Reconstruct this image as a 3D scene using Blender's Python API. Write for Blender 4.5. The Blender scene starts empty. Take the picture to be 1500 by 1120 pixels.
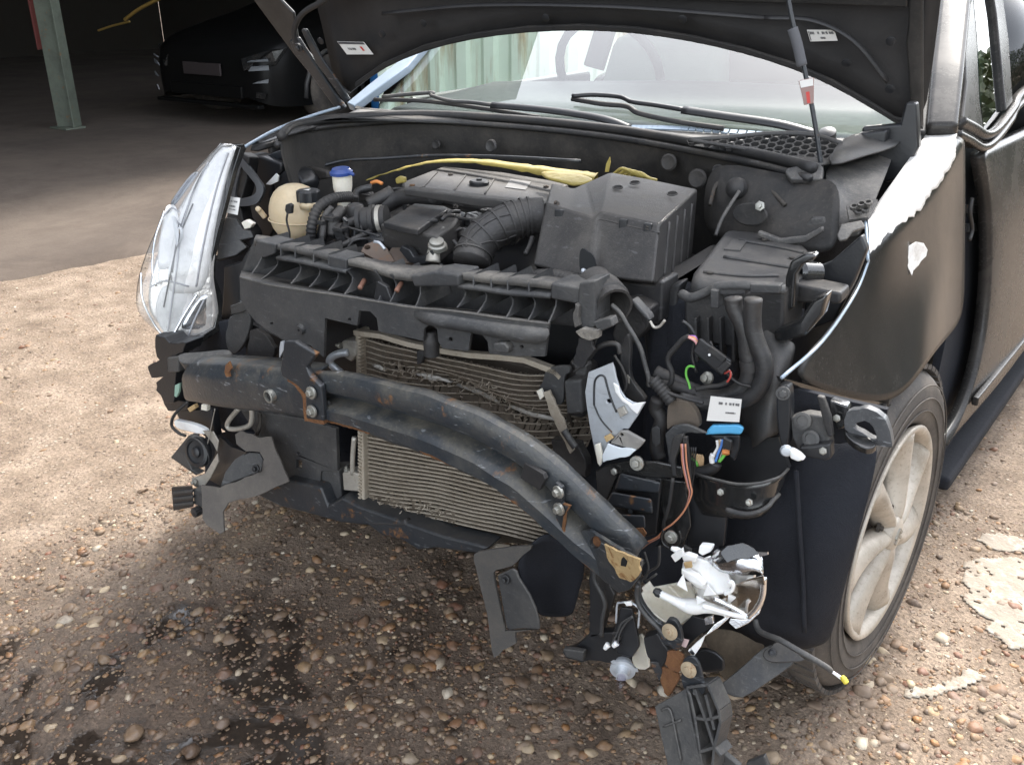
import bpy, bmesh, math, random
import numpy as np
from mathutils import Vector, Matrix, noise as mnoise
from mathutils.geometry import tessellate_polygon
random.seed(7); NR = np.random.default_rng(11)
scn = bpy.context.scene
col = scn.collection
# ------------------------------------------------------------------ camera
FPX = 1335.0
PITCH = math.radians(23.67); YAW = math.radians(-33.16)
CAM = Vector((1.023, -.887, 1.248))
FW = Vector((math.sin(YAW)*math.cos(PITCH), math.cos(YAW)*math.cos(PITCH), -math.sin(PITCH)))
RT = Vector((math.cos(YAW), -math.sin(YAW), 0)); UP = RT.cross(FW)
cd = bpy.data.cameras.new('camera'); cam = bpy.data.objects.new('camera', cd); col.objects.link(cam)
cam.matrix_world = Matrix(((RT.x, UP.x, -FW.x, CAM.x), (RT.y, UP.y, -FW.y, CAM.y), (RT.z, UP.z, -FW.z, CAM.z), (0, 0, 0, 1)))
cd.sensor_fit = 'HORIZONTAL'; cd.sensor_width = 36; cd.lens = 36*FPX/1500
cd.clip_start = .05; cd.clip_end = 500
scn.camera = cam
# ------------------------------------------------------------------ light
SUN = Vector((-.04, .62, .78)).normalized()
w = bpy.data.worlds.new('World'); scn.world = w; w.use_nodes = True
wn = w.node_tree; bg = wn.nodes['Background']
sky = wn.nodes.new('ShaderNodeTexSky'); sky.sky_type = 'NISHITA'; sky.sun_disc = False
sky.sun_elevation = math.asin(SUN.z); sky.sun_rotation = math.atan2(SUN.x, SUN.y)
sky.air_density = 1.0; sky.dust_density = 2.0; sky.ozone_density = 1.0
hs = wn.nodes.new('ShaderNodeHueSaturation'); hs.inputs['Saturation'].default_value = .30      # thin white overcast
wn.links.new(sky.outputs[0], hs.inputs['Color']); wn.links.new(hs.outputs[0], bg.inputs[0]); bg.inputs[1].default_value = .15
sl = bpy.data.lights.new('sun', 'SUN'); so = bpy.data.objects.new('sun', sl); col.objects.link(so)
sl.energy = 1.1; sl.angle = math.radians(12); sl.color = (1, .95, .87)
so.rotation_euler = (-SUN).to_track_quat('-Z', 'Y').to_euler()
scn.view_settings.view_transform = 'Standard'; scn.view_settings.look = 'None'
scn.view_settings.exposure = 2.48; scn.view_settings.gamma = 1
try: scn.view_settings.use_curve_mapping = False
except Exception: pass
scn.cycles.use_denoising = True
scn.cycles.max_bounces = 8; scn.cycles.transparent_max_bounces = 12

# ------------------------------------------------------------------ helpers
def V(u, v, X=None, Y=None, Z=None, D=None):
    """point seen at photo position (u, v) that lies on the given world plane (or at depth D)"""
    r = FW + RT*((u-750)/FPX) - UP*((v-560)/FPX)
    if X is not None: t = (X-CAM.x)/r.x
    elif Y is not None: t = (Y-CAM.y)/r.y
    elif Z is not None: t = (Z-CAM.z)/r.z
    else: t = D
    return CAM + r*t
def VP(u, v, p0, n):
    r = FW + RT*((u-750)/FPX) - UP*((v-560)/FPX)
    return CAM + r*((Vector(p0)-CAM).dot(n)/r.dot(n))
def link(name, me, m, parent=None, smooth=False, bevel=0, label=None, kind=None, solid=0, sub=0, ang=40, seg=2):
    o = bpy.data.objects.new(name, me); col.objects.link(o)
    if m: me.materials.append(m)
    if parent: o.parent = parent
    if smooth:
        for p in me.polygons: p.use_smooth = True
    if sub:
        md = o.modifiers.new('sub', 'SUBSURF'); md.levels = sub; md.render_levels = sub
    if solid:
        md = o.modifiers.new('solid', 'SOLIDIFY'); md.thickness = solid; md.offset = -1
    if bevel:
        md = o.modifiers.new('bevel', 'BEVEL'); md.width = bevel; md.segments = seg; md.limit_method = 'ANGLE'
        md.angle_limit = math.radians(ang); md.use_clamp_overlap = True
        for p in me.polygons: p.use_smooth = True
        wn_ = o.modifiers.new('wn', 'WEIGHTED_NORMAL'); wn_.keep_sharp = False
    if label: o['label'] = label
    if kind: o['kind'] = kind
    return o
def mesh(name, vs, fs):
    me = bpy.data.meshes.new(name); me.from_pydata([tuple(v) for v in vs], [], fs); me.validate(); me.update(); return me
def fixn(me):
    b = bmesh.new(); b.from_mesh(me); bmesh.ops.remove_doubles(b, verts=b.verts, dist=1e-5)
    bmesh.ops.recalc_face_normals(b, faces=b.faces); b.to_mesh(me); b.free(); return me
def catmull(pts, n=6):
    P = [Vector(p) for p in pts]
    if len(P) < 3: return [P[0].lerp(P[-1], i/n) for i in range(n+1)]
    out = []
    for i in range(len(P)-1):
        a = P[i-1] if i else P[0]*2-P[1]
        b, c = P[i], P[i+1]
        d = P[i+2] if i+2 < len(P) else P[-1]*2-P[-2]
        for k in range(n):
            t = k/n
            out.append(.5*((2*b)+(c-a)*t+(2*a-5*b+4*c-d)*t*t+(3*b-a-3*c+d)*t**3))
    out.append(P[-1]); return out
def tube_geo(pts, r, n=8, vs=None, fs=None, rf=None, cap=True, flat=1.0):
    vs = [] if vs is None else vs; fs = [] if fs is None else fs
    base = len(vs); N = len(pts); prev = None
    for i, p in enumerate(pts):
        t = (pts[min(i+1, N-1)]-pts[max(i-1, 0)]).normalized()
        if prev is None:
            a = t.orthogonal().normalized()
        else:
            a = (prev-t*prev.dot(t)).normalized()
        prev = a; b = t.cross(a)
        rr = r*(rf(i/(N-1)) if rf else 1)
        for k in range(n):
            q = 2*math.pi*k/n
            vs.append(p+a*(rr*math.cos(q))+b*(rr*flat*math.sin(q)))
    for i in range(N-1):
        for k in range(n):
            k2 = (k+1) % n
            fs.append((base+i*n+k, base+i*n+k2, base+(i+1)*n+k2, base+(i+1)*n+k))
    if cap:
        fs.append(tuple(base+k for k in range(n))[::-1]); fs.append(tuple(base+(N-1)*n+k for k in range(n)))
    return vs, fs
def tube(name, pts, r, m, parent=None, n=8, steps=6, rf=None, label=None, flat=1.0):
    vs, fs = tube_geo(catmull(pts, steps), r, n, rf=rf, flat=flat)
    return link(name, mesh(name, vs, fs), m, parent, smooth=True, label=label)
def hose(name, pts, r, m, parent=None, pitch=.008, amp=.12, n=12, label=None):
    P = catmull(pts, 24); L = sum((P[i+1]-P[i]).length for i in range(len(P)-1))
    N = max(24, int(L/pitch*4)); Q = []; seg = [0]
    for i in range(len(P)-1): seg.append(seg[-1]+(P[i+1]-P[i]).length)
    j = 0
    for i in range(N+1):
        s = L*i/N
        while j < len(P)-2 and seg[j+1] < s: j += 1
        Q.append(P[j].lerp(P[j+1], (s-seg[j])/max(1e-9, seg[j+1]-seg[j])))
    vs, fs = tube_geo(Q, r, n, rf=lambda t: 1+amp*(1 if (int(t*L/pitch*2) % 2) else -1)*.5)
    return link(name, mesh(name, vs, fs), m, parent, smooth=True, label=label)
def inplane(p0, n):
    a = n.orthogonal().normalized(); b = n.cross(a); return a, b
def ragged(poly, amp, step=7):
    out = []
    for i, p in enumerate(poly):
        q = poly[(i+1) % len(poly)]
        L = math.hypot(q[0]-p[0], q[1]-p[1]); k = max(1, int(L/step))
        for j in range(k):
            t = j/k; jj = 0 if j == 0 else amp
            out.append((p[0]+(q[0]-p[0])*t+random.uniform(-jj, jj), p[1]+(q[1]-p[1])*t+random.uniform(-jj, jj)))
    return out
def rnd(poly, n=4):
    """round a pixel polygon by catmull through its points"""
    P = [Vector((a, b, 0)) for a, b in poly]; N = len(P); out = []
    for i in range(N):
        a, b, c, d = P[i-1], P[i], P[(i+1) % N], P[(i+2) % N]
        for k in range(n):
            t = k/n; q = .5*((2*b)+(c-a)*t+(2*a-5*b+4*c-d)*t*t+(3*b-a-3*c+d)*t**3); out.append((q.x, q.y))
    return out
def circ(u, v, r, n=14, ry=None, rot=0):
    ry = r if ry is None else ry; o = []
    for k in range(n):
        a = 2*math.pi*k/n; x, y = r*math.cos(a), ry*math.sin(a)
        o.append((u+x*math.cos(rot)-y*math.sin(rot), v+x*math.sin(rot)+y*math.cos(rot)))
    return o
def slab_geo(loops, nrm, th):
    """loops: 3d outlines (outer first, then holes) on one plane; extruded th along nrm"""
    tri = tessellate_polygon([[Vector(p) for p in l] for l in loops])
    flat = [Vector(p) for l in loops for p in l]; N = len(flat)
    vs = flat+[p+nrm*th for p in flat]; fs = []
    if len(loops) == 1:
        fs.append(tuple(range(N))); fs.append(tuple(range(N, 2*N))[::-1])
    else:
        for t in tri: fs.append(tuple(t)); fs.append(tuple(i+N for i in t)[::-1])
    b = 0
    for l in loops:
        n = len(l)
        for i in range(n):
            j = (i+1) % n; fs.append((b+i, b+j, b+j+N, b+i+N))
        b += n
    return vs, fs
def plane_of(kw):
    if 'p0' in kw: return Vector(kw['p0']), Vector(kw['n']).normalized()
    if 'X' in kw: return Vector((kw['X'], 0, 0)), Vector((1, 0, 0))
    if 'Y' in kw: return Vector((0, kw['Y'], 0)), Vector((0, 1, 0))
    return Vector((0, 0, kw['Z'])), Vector((0, 0, 1))
def slab(name, poly, m, parent=None, th=.004, bevel=.0012, holes=(), label=None, pl=None, rag=0, **kw):
    p0, n = plane_of(pl or kw)
    if rag: poly = ragged(poly, rag)
    loops = [[VP(u, v, p0, n) for u, v in poly]]+[[VP(u, v, p0, n) for u, v in h] for h in holes]
    if n.dot(loops[0][0]-CAM) < 0: n = -n
    vs, fs = slab_geo(loops, n, th)
    if rag and th < .013 and not holes:             # torn sheet material is never quite flat
        k = random.random()*50
        vs = [p+n*(.007*mnoise.noise(p*16+Vector((k, 0, 0)))) for p in vs]
    me = fixn(mesh(name, vs, fs))
    return link(name, me, m, parent, bevel=bevel, label=label, ang=35)
def sheet(name, rows, m, parent=None, th=.003, sub=1, label=None, kind=None):
    nr, nc = len(rows), len(rows[0]); vs = [p for r in rows for p in r]
    fs = [(i*nc+j, i*nc+j+1, (i+1)*nc+j+1, (i+1)*nc+j) for i in range(nr-1) for j in range(nc-1)]
    me = mesh(name, vs, fs)
    # thickness goes away from the camera
    k = me.polygons[len(me.polygons)//2]
    if Vector(k.normal).dot(Vector(k.center)-CAM) > 0: me.flip_normals()
    return link(name, me, m, parent, smooth=True, solid=th, sub=sub, label=label, kind=kind)
def hullbox(name, A, B, m, parent=None, bevel=.006, label=None, sub=0, seg=3):
    """prism between two loops of the same length"""
    n = len(A); vs = [Vector(p) for p in A]+[Vector(p) for p in B]
    fs = [tuple(range(n)), tuple(range(n, 2*n))[::-1]]+[(i, (i+1) % n, (i+1) % n+n, i+n) for i in range(n)]
    return link(name, fixn(mesh(name, vs, fs)), m, parent, bevel=bevel, label=label, ang=25, seg=seg)
def obox_geo(c, ax, ay, az, vs, fs):
    c = Vector(c); b = len(vs)
    for sx in (-1, 1):
        for sy in (-1, 1):
            for sz in (-1, 1): vs.append(c+ax*sx+ay*sy+az*sz)
    for f in ((0, 1, 3, 2), (4, 6, 7, 5), (0, 4, 5, 1), (2, 3, 7, 6), (0, 2, 6, 4), (1, 5, 7, 3)): fs.append(tuple(b+i for i in f))
def obox(name, c, size, m, parent=None, rot=(0, 0, 0), bevel=.003, label=None):
    from mathutils import Euler
    R = Euler(rot).to_matrix(); vs, fs = [], []
    obox_geo(c, R @ Vector((size[0]/2, 0, 0)), R @ Vector((0, size[1]/2, 0)), R @ Vector((0, 0, size[2]/2)), vs, fs)
    return link(name, fixn(mesh(name, vs, fs)), m, parent, bevel=bevel, label=label)
def lathe_geo(prof, c, axis, n, vs, fs, sx=1, sy=1):
    axis = Vector(axis).normalized(); a = axis.orthogonal().normalized()
    if abs(axis.z) > .99: a = Vector((1, 0, 0))
    b = axis.cross(a); c = Vector(c); base = len(vs)
    for r, h in prof:
        for k in range(n):
            q = 2*math.pi*k/n; vs.append(c+axis*h+a*(r*sx*math.cos(q))+b*(r*sy*math.sin(q)))
    for i in range(len(prof)-1):
        for k in range(n):
            k2 = (k+1) % n; fs.append((base+i*n+k, base+i*n+k2, base+(i+1)*n+k2, base+(i+1)*n+k))
    if prof[0][0] > 0: fs.append(tuple(base+k for k in range(n))[::-1])
    if prof[-1][0] > 0: fs.append(tuple(base+(len(prof)-1)*n+k for k in range(n)))
def lathe(name, prof, c, axis, m, parent=None, n=24, label=None, sx=1, sy=1, bevel=0):
    vs, fs = [], []; lathe_geo(prof, c, axis, n, vs, fs, sx, sy)
    me = fixn(mesh(name, vs, fs)); o = link(name, me, m, parent, smooth=True, label=label, bevel=bevel); me.set_sharp_from_angle(angle=math.radians(38)); return o
BOLT_ME = {}
def bolt(p, d, m, parent, r=.009, name='bolt'):
    """flanged hex bolt head facing direction d"""
    d = Vector(d).normalized(); vs, fs = [], []
    lathe_geo([(r, -.002), (r, .002), (r*.92, .0026)], p, d, 16, vs, fs)
    lathe_geo([(r*.58, .0026), (r*.58, .0078), (r*.48, .0088)], p, d, 6, vs, fs)
    return link(name, fixn(mesh(name, vs, fs)), m, parent, bevel=.0004)
def empty(name, loc=(0, 0, 0), label=None, cat=None, group=None, kind=None):
    o = bpy.data.objects.new(name, None); col.objects.link(o); o.location = loc; o.empty_display_size = .1
    tag(o, label, cat, group, kind); return o
def tag(o, label=None, cat=None, group=None, kind=None):
    if label: o['label'] = label
    if cat: o['category'] = cat
    if group: o['group'] = group
    if kind: o['kind'] = kind
    return o

# ------------------------------------------------------------------ materials
def ramp(nt, src, stops, interp='LINEAR'):
    r = nt.nodes.new('ShaderNodeValToRGB'); r.color_ramp.interpolation = interp
    e = r.color_ramp.elements
    while len(e) < len(stops): e.new(.5)
    for x, (p, c) in zip(e, stops): x.position = p; x.color = (*c, 1) if len(c) == 3 else c
    nt.links.new(src, r.inputs[0]); return r.outputs[0]
def g(v): return (v, v, v)
def noi(nt, pos, scale, detail=4, rough=.6, dist=0):
    n = nt.nodes.new('ShaderNodeTexNoise'); n.inputs['Scale'].default_value = scale; n.inputs['Detail'].default_value = detail
    n.inputs['Roughness'].default_value = rough; n.inputs['Distortion'].default_value = dist
    nt.links.new(pos, n.inputs['Vector']); return n.outputs['Fac']
def mixc(nt, f, a, b, mode='MIX'):
    x = nt.nodes.new('ShaderNodeMix'); x.data_type = 'RGBA'; x.blend_type = mode
    for s, val in ((x.inputs[0], f), (x.inputs[6], a), (x.inputs[7], b)):
        if isinstance(val, (int, float)): s.default_value = val
        elif isinstance(val, tuple): s.default_value = (*val, 1)
        else: nt.links.new(val, s)
    return x.outputs[2]
def math_(nt, op, a, b=0.0, c=None):
    x = nt.nodes.new('ShaderNodeMath'); x.operation = op
    for s, val in zip(x.inputs, (a, b) if c is None else (a, b, c)):
        if isinstance(val, (int, float)): s.default_value = val
        else: nt.links.new(val, s)
    return x.outputs[0]
def newmat(name):
    m = bpy.data.materials.new(name); m.use_nodes = True; nt = m.node_tree
    b = nt.nodes['Principled BSDF']; geo = nt.nodes.new('ShaderNodeNewGeometry')
    return m, nt, b, geo
def mat(name, c, rough=.5, metal=0.0, dust=None, damt=0.0, dscale=14, bump=.15, bscale=220, var=.35, rust=0.0, rscale=18, coat=0.0, scratch=0.0, spec=.5, updust=.7, trans=0, sss=0):
    m, nt, b, geo = newmat(name); pos = geo.outputs['Position']
    base = mixc(nt, math_(nt, 'MULTIPLY', noi(nt, pos, dscale*1.7), var), c, tuple(min(1, x*2.0+.004) for x in c))
    rgh = rough
    if damt:
        f = ramp(nt, noi(nt, pos, dscale, 9, .72, .3), [(.40, g(0)), (.52, g(.35)), (.68, g(1))])
        sp_ = ramp(nt, noi(nt, pos, 170, 3, .7), [(.56, g(0)), (.66, g(1))])
        f = math_(nt, 'MINIMUM', math_(nt, 'MULTIPLY_ADD', sp_, .4, f), 1.0)
        sx = nt.nodes.new('ShaderNodeSeparateXYZ'); nt.links.new(geo.outputs['Normal'], sx.inputs[0])
        upz = math_(nt, 'MULTIPLY_ADD', math_(nt, 'MAXIMUM', sx.outputs[2], 0), updust, 1-updust)
        f2 = math_(nt, 'MULTIPLY', math_(nt, 'MULTIPLY', math_(nt, 'MULTIPLY_ADD', f, .88, .12), upz), damt)
        base = mixc(nt, f2, base, dust or (.16, .14, .12))
        rgh = math_(nt, 'MULTIPLY_ADD', f2, .35, rough)
    if scratch:
        mp = nt.nodes.new('ShaderNodeMapping'); mp.inputs['Scale'].default_value = (30, 9, 160); nt.links.new(pos, mp.inputs[0])
        s = ramp(nt, noi(nt, mp.outputs[0], 1.0, 3, .7), [(.63, g(0)), (.68, g(1))])
        base = mixc(nt, math_(nt, 'MULTIPLY', s, scratch), base, (.3, .31, .32))
    if rust:
        f = ramp(nt, noi(nt, pos, rscale, 8, .7, .4), [(.62-.25*rust, g(0)), (.72-.2*rust, g(1))])
        rc = mixc(nt, noi(nt, pos, 90, 4), (.10, .035, .012), (.34, .16, .05))
        base = mixc(nt, f, base, rc)
        rgh = math_(nt, 'MAXIMUM', rgh, math_(nt, 'MULTIPLY', f, .85))
        if metal:
            nt.links.new(math_(nt, 'MULTIPLY', math_(nt, 'SUBTRACT', 1, f), metal), b.inputs['Metallic'])
    if isinstance(base, tuple): b.inputs['Base Color'].default_value = (*base, 1)
    else: nt.links.new(base, b.inputs['Base Color'])
    if isinstance(rgh, (int, float)):
        rgh = math_(nt, 'MULTIPLY_ADD', noi(nt, pos, dscale*3), .16, rgh-.08)
    nt.links.new(rgh, b.inputs['Roughness'])
    if not (rust and metal): b.inputs['Metallic'].default_value = metal
    b.inputs['Specular IOR Level'].default_value = spec
    if coat: b.inputs['Coat Weight'].default_value = coat; b.inputs['Coat Roughness'].default_value = .04
    if sss: b.inputs['Subsurface Weight'].default_value = sss; b.inputs['Subsurface Radius'].default_value = (.02, .012, .006)
    if trans: b.inputs['Transmission Weight'].default_value = trans
    if bump:
        bp = nt.nodes.new('ShaderNodeBump'); bp.inputs['Strength'].default_value = bump; bp.inputs['Distance'].default_value = .003
        h = math_(nt, 'ADD', noi(nt, pos, bscale, 3), math_(nt, 'MULTIPLY', noi(nt, pos, bscale*.12, 3), 1.2))
        nt.links.new(h, bp.inputs['Height']); nt.links.new(bp.outputs[0], b.inputs['Normal'])
    return m
def glassmat(name, tint=(.93, .97, .95), rough=.0, bump=0, ior=1.5, dirt=.0, boost=1.7):
    m = bpy.data.materials.new(name); m.use_nodes = True; nt = m.node_tree; nt.nodes.remove(nt.nodes['Principled BSDF'])
    out = nt.nodes['Material Output']; fr = nt.nodes.new('ShaderNodeFresnel'); fr.inputs[0].default_value = ior
    t = nt.nodes.new('ShaderNodeBsdfTransparent'); t.inputs[0].default_value = (*tint, 1)
    gl = nt.nodes.new('ShaderNodeBsdfGlossy'); gl.inputs['Roughness'].default_value = rough
    geo = nt.nodes.new('ShaderNodeNewGeometry')
    f = math_(nt, 'MULTIPLY', math_(nt, 'MINIMUM', math_(nt, 'MULTIPLY', fr.outputs[0], boost), 1), math_(nt, 'SUBTRACT', 1, geo.outputs['Backfacing']))
    mx = nt.nodes.new('ShaderNodeMixShader'); nt.links.new(f, mx.inputs[0]); nt.links.new(t.outputs[0], mx.inputs[1]); nt.links.new(gl.outputs[0], mx.inputs[2])
    last = mx.outputs[0]
    if dirt:
        df = nt.nodes.new('ShaderNodeBsdfDiffuse'); df.inputs[0].default_value = (.5, .5, .48, 1)
        m2 = nt.nodes.new('ShaderNodeMixShader')
        nt.links.new(math_(nt, 'MULTIPLY', ramp(nt, noi(nt, geo.outputs['Position'], 9, 6), [(.35, g(.2)), (.75, g(1))]), dirt), m2.inputs[0])
        nt.links.new(last, m2.inputs[1]); nt.links.new(df.outputs[0], m2.inputs[2]); last = m2.outputs[0]
    if bump:
        bp = nt.nodes.new('ShaderNodeBump'); bp.inputs['Strength'].default_value = bump; bp.inputs['Distance'].default_value = .004
        nt.links.new(noi(nt, geo.outputs['Position'], 30, 2), bp.inputs['Height']); nt.links.new(bp.outputs[0], gl.inputs['Normal'])
    nt.links.new(last, out.inputs[0]); return m
DUST = (.155, .132, .105)
M = dict(
    plastic=mat('black_plastic', (.014, .0145, .016), .46, dust=DUST, damt=.5, dscale=13, bump=.25, scratch=.10),
    plastic2=mat('dusty_plastic', (.026, .027, .029), .5, dust=(.20, .185, .16), damt=.72, dscale=10, bump=.3, scratch=.14),
    plastic3=mat('clean_black_plastic', (.012, .013, .015), .38, dust=DUST, damt=.15, bump=.1),
    glossblack=mat('gloss_black_steel', (.008, .009, .010), .18, dust=DUST, damt=.2, bump=.05, coat=.5, updust=.3),
    cover=mat('engine_cover_plastic', (.020, .019, .019), .52, dust=(.16, .145, .125), damt=.62, dscale=7, bump=.3, bscale=400, scratch=.12),
    rubber=mat('rubber', (.014, .014, .015), .6, dust=DUST, damt=.35, bump=.1),
    felt=mat('liner_felt', (.0075, .0088, .013), .8, dust=(.06, .06, .065), damt=.28, bump=.5, bscale=500, dscale=5, updust=.2, spec=.35),
    felt_grey=mat('grey_fibre_board', (.05, .048, .046), .85, dust=DUST, damt=.5, bump=.5, bscale=420, updust=.2),
    steel=mat('painted_beam_steel', (.017, .022, .028), .34, dust=(.20, .175, .13), damt=.6, dscale=16, bump=.25, bscale=120, rust=.05, rscale=17, scratch=.5),
    steel2=mat('black_painted_steel', (.016, .019, .023), .34, dust=DUST, damt=.3, bump=.15, scratch=.25, rust=.06),
    rust=mat('rust', (.085, .035, .014), .85, bump=.8, bscale=160, var=.9, dust=(.24, .12, .045), damt=.55, dscale=55, updust=.1),
    rust_pale=mat('pale_rust', (.33, .23, .11), .8, bump=.6, bscale=160, var=.5, rust=.35, rscale=50),
    zinc=mat('zinc_bolt', (.34, .34, .31), .42, .75, dust=(.2, .17, .13), damt=.6, updust=.1, rust=.12, rscale=60),
    alu=mat('dirty_aluminium', (.42, .40, .36), .45, .6, dust=(.26, .23, .18), damt=.7, updust=.1, bump=.3),
    alubright=mat('bare_bracket_metal', (.46, .49, .53), .34, .45, dust=(.30, .29, .27), damt=.4, updust=.1, scratch=.6),
    tubes=mat('condenser_tube', (.36, .32, .26), .5, .25, dust=(.26, .21, .15), damt=.75, updust=.1, bump=.3),
    fins=mat('condenser_fins', (.14, .115, .088), .6, .1, dust=(.30, .25, .19), damt=.8, dscale=30, updust=.1),
    paint=mat('black_car_paint', (.012, .012, .012), .20, dust=(.10, .09, .08), damt=.2, dscale=5, bump=.012, bscale=300, updust=.1, spec=.13),
    paintgrey=mat('faded_grey_paint', (.020, .0195, .019), .22, dust=(.16, .145, .13), damt=.38, dscale=5, bump=.02, updust=.2, spec=.22),
    edge=mat('bare_panel_edge', (.30, .36, .42), .4, .2),
    chrome=mat('reflector_chrome', (.82, .84, .87), .16, 1.0, bump=.25, bscale=60, var=.1),
    white=mat('white_lamp_plastic', (.86, .86, .84), .3, dust=(.5, .47, .4), damt=.3, updust=.1, sss=.1),
    cream=mat('cream_lamp_plastic', (.78, .73, .60), .4, dust=(.4, .36, .28), damt=.35, updust=.1, sss=.1),
    tank=mat('yellowed_tank_plastic', (.50, .40, .26), .42, dust=(.26, .2, .13), damt=.5, dscale=14, bump=.15, bscale=60, sss=.25),
    bluecap=mat('blue_cap_plastic', (.02, .055, .22), .45, dust=DUST, damt=.3),
    blueclip=mat('sky_blue_clip', (.09, .36, .62), .42, var=.1),
    foil=mat('yellow_insulation', (.30, .235, .06), .45, dust=(.2, .16, .07), damt=.6, bump=.8, bscale=60),
    tyre=mat('tyre_rubber', (.035, .032, .03), .72, dust=(.17, .145, .12), damt=.75, dscale=7, bump=.3, updust=.0),
    rim=mat('silver_wheel_trim', (.47, .43, .37), .42, .35, dust=(.26, .22, .17), damt=.75, dscale=9, updust=.0, bump=.1),
    disc=mat('dark_brake_steel', (.05, .045, .04), .7, .4, dust=DUST, damt=.4, rust=.2),  # dark dusty steel with some rust
    paper=mat('paper_label', (.72, .70, .66), .6, bump=.05, var=.05, dust=(.4, .38, .34), damt=.2, updust=0),
    ink=mat('print_ink', (.06, .06, .065), .6, bump=0), redink=mat('red_print_ink', (.45, .05, .04), .6, bump=0),
    interior=mat('interior_plastic', (.009, .010, .011), .6, bump=.0),
    seat=mat('seat_cloth', (.10, .125, .11), .85, bump=.3),
    hood=mat('bonnet_underside', (.011, .0105, .011), .48, dust=(.07, .065, .06), damt=.25, dscale=6, bump=.1, updust=0),
    glass=glassmat('windscreen_glass', (.93, .975, .95), .0, dirt=.03, boost=2.1),
    sideglass=glassmat('door_glass', (.55, .62, .6), .0, ior=1.6),
    lens=glassmat('headlamp_lens', (.95, .96, .97), .03, bump=.15, dirt=.24, boost=2),
)
for nm, c in dict(red=(.4, .05, .04), orange=(.6, .2, .05), green=(.12, .42, .06), yellow=(.65, .5, .04), violet=(.3, .12, .42), copper=(.42, .17, .09), pink=(.55, .25, .25), whitew=(.65, .63, .6), blue=(.06, .18, .5), black=(.012, .012, .013), tan=(.5, .33, .18)).items():
    M['w_'+nm] = mat(nm+'_wire_sheath', c, .45, bump=0, dust=DUST, damt=.25, updust=.2)
# ================================================================== SETTING
GZ = -.012
EDGE_A, EDGE_B = Vector((-3.14, 1.19)), Vector((-2.97, 1.90))       # edge of the shed's concrete floor
EDIR = (EDGE_B-EDGE_A).normalized()
def shed_side(x, y):      # >0 on the yard side
    return (x-EDGE_A.x)*EDIR.y-(y-EDGE_A.y)*EDIR.x
def gauss_hill(x, y):
    return 0
def axis_(lo, hi, step, far, grow):
    a = list(np.arange(lo, hi+1e-6, step)); s = step; x = a[-1]
    while x < far: s *= grow; x += s; a.append(x)
    s = step; x = a[0]; pre = []
    while x > -far: s *= grow; x -= s; pre.append(x)
    return np.array(pre[::-1]+a)
gx = axis_(-3.4, 2.3, .022, 150, 1.35); gy = axis_(-.9, 3.0, .022, 150, 1.35)
def relief(x, y):
    p = Vector((x, y, 0))
    return (mnoise.noise(p*1.1)*.010+mnoise.noise(p*4.3)*.007+mnoise.noise(p*13)*.0045+mnoise.noise(p*31)*.0028)
vs = [(x, y, GZ+relief(x, y)*(1 if abs(x) < 5 and abs(y) < 5 else 0)) for y in gy for x in gx]
nx = len(gx); fs = [(j*nx+i, j*nx+i+1, (j+1)*nx+i+1, (j+1)*nx+i) for j in range(len(gy)-1) for i in range(nx-1)]
def wetmask(nt, pos, sx):
    wx = sx.outputs[0]; wy = sx.outputs[1]
    gA = math_(nt, 'SUBTRACT', .44, math_(nt, 'ADD', math_(nt, 'MULTIPLY', wy, .70), math_(nt, 'MULTIPLY', math_(nt, 'ABSOLUTE', math_(nt, 'SUBTRACT', wx, -.02)), .50)))
    wet = ramp(nt, math_(nt, 'ADD', gA, math_(nt, 'MULTIPLY_ADD', noi(nt, pos, 2.6, 6, .65), 1.1, -.42)), [(.05, g(0)), (.36, g(1))])
    return gA, wet
m, nt, b, geo = newmat('compacted_gravel_dirt'); pos = geo.outputs['Position']
sx = nt.nodes.new('ShaderNodeSeparateXYZ'); nt.links.new(pos, sx.inputs[0])
base = ramp(nt, noi(nt, pos, 6, 8, .7), [(.30, (.138, .101, .074)), (.5, (.242, .187, .142)), (.7, (.355, .283, .222))])
grit = noi(nt, pos, 130, 4, .75)
base = mixc(nt, .75, base, ramp(nt, grit, [(.32, (.30, .28, .26)), (.5, (.85, .83, .8)), (.66, (1.45, 1.4, 1.3))]), 'MULTIPLY')
vo = nt.nodes.new('ShaderNodeTexVoronoi'); vo.inputs['Scale'].default_value = 62; nt.links.new(pos, vo.inputs['Vector'])
stone = ramp(nt, vo.outputs['Distance'], [(.26, g(1)), (.36, g(0))])
sv = nt.nodes.new('ShaderNodeSeparateColor'); nt.links.new(vo.outputs['Color'], sv.inputs[0])
sc_ = ramp(nt, sv.outputs[0], [(.0, (.10, .07, .055)), (.3, (.27, .21, .16)), (.55, (.36, .29, .22)), (.8, (.22, .16, .13)), (1, (.55, .48, .38))])
keep = math_(nt, 'GREATER_THAN', sv.outputs[1], .45)
base = mixc(nt, math_(nt, 'MULTIPLY', math_(nt, 'MULTIPLY', stone, keep), .75), base, sc_)
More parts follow.
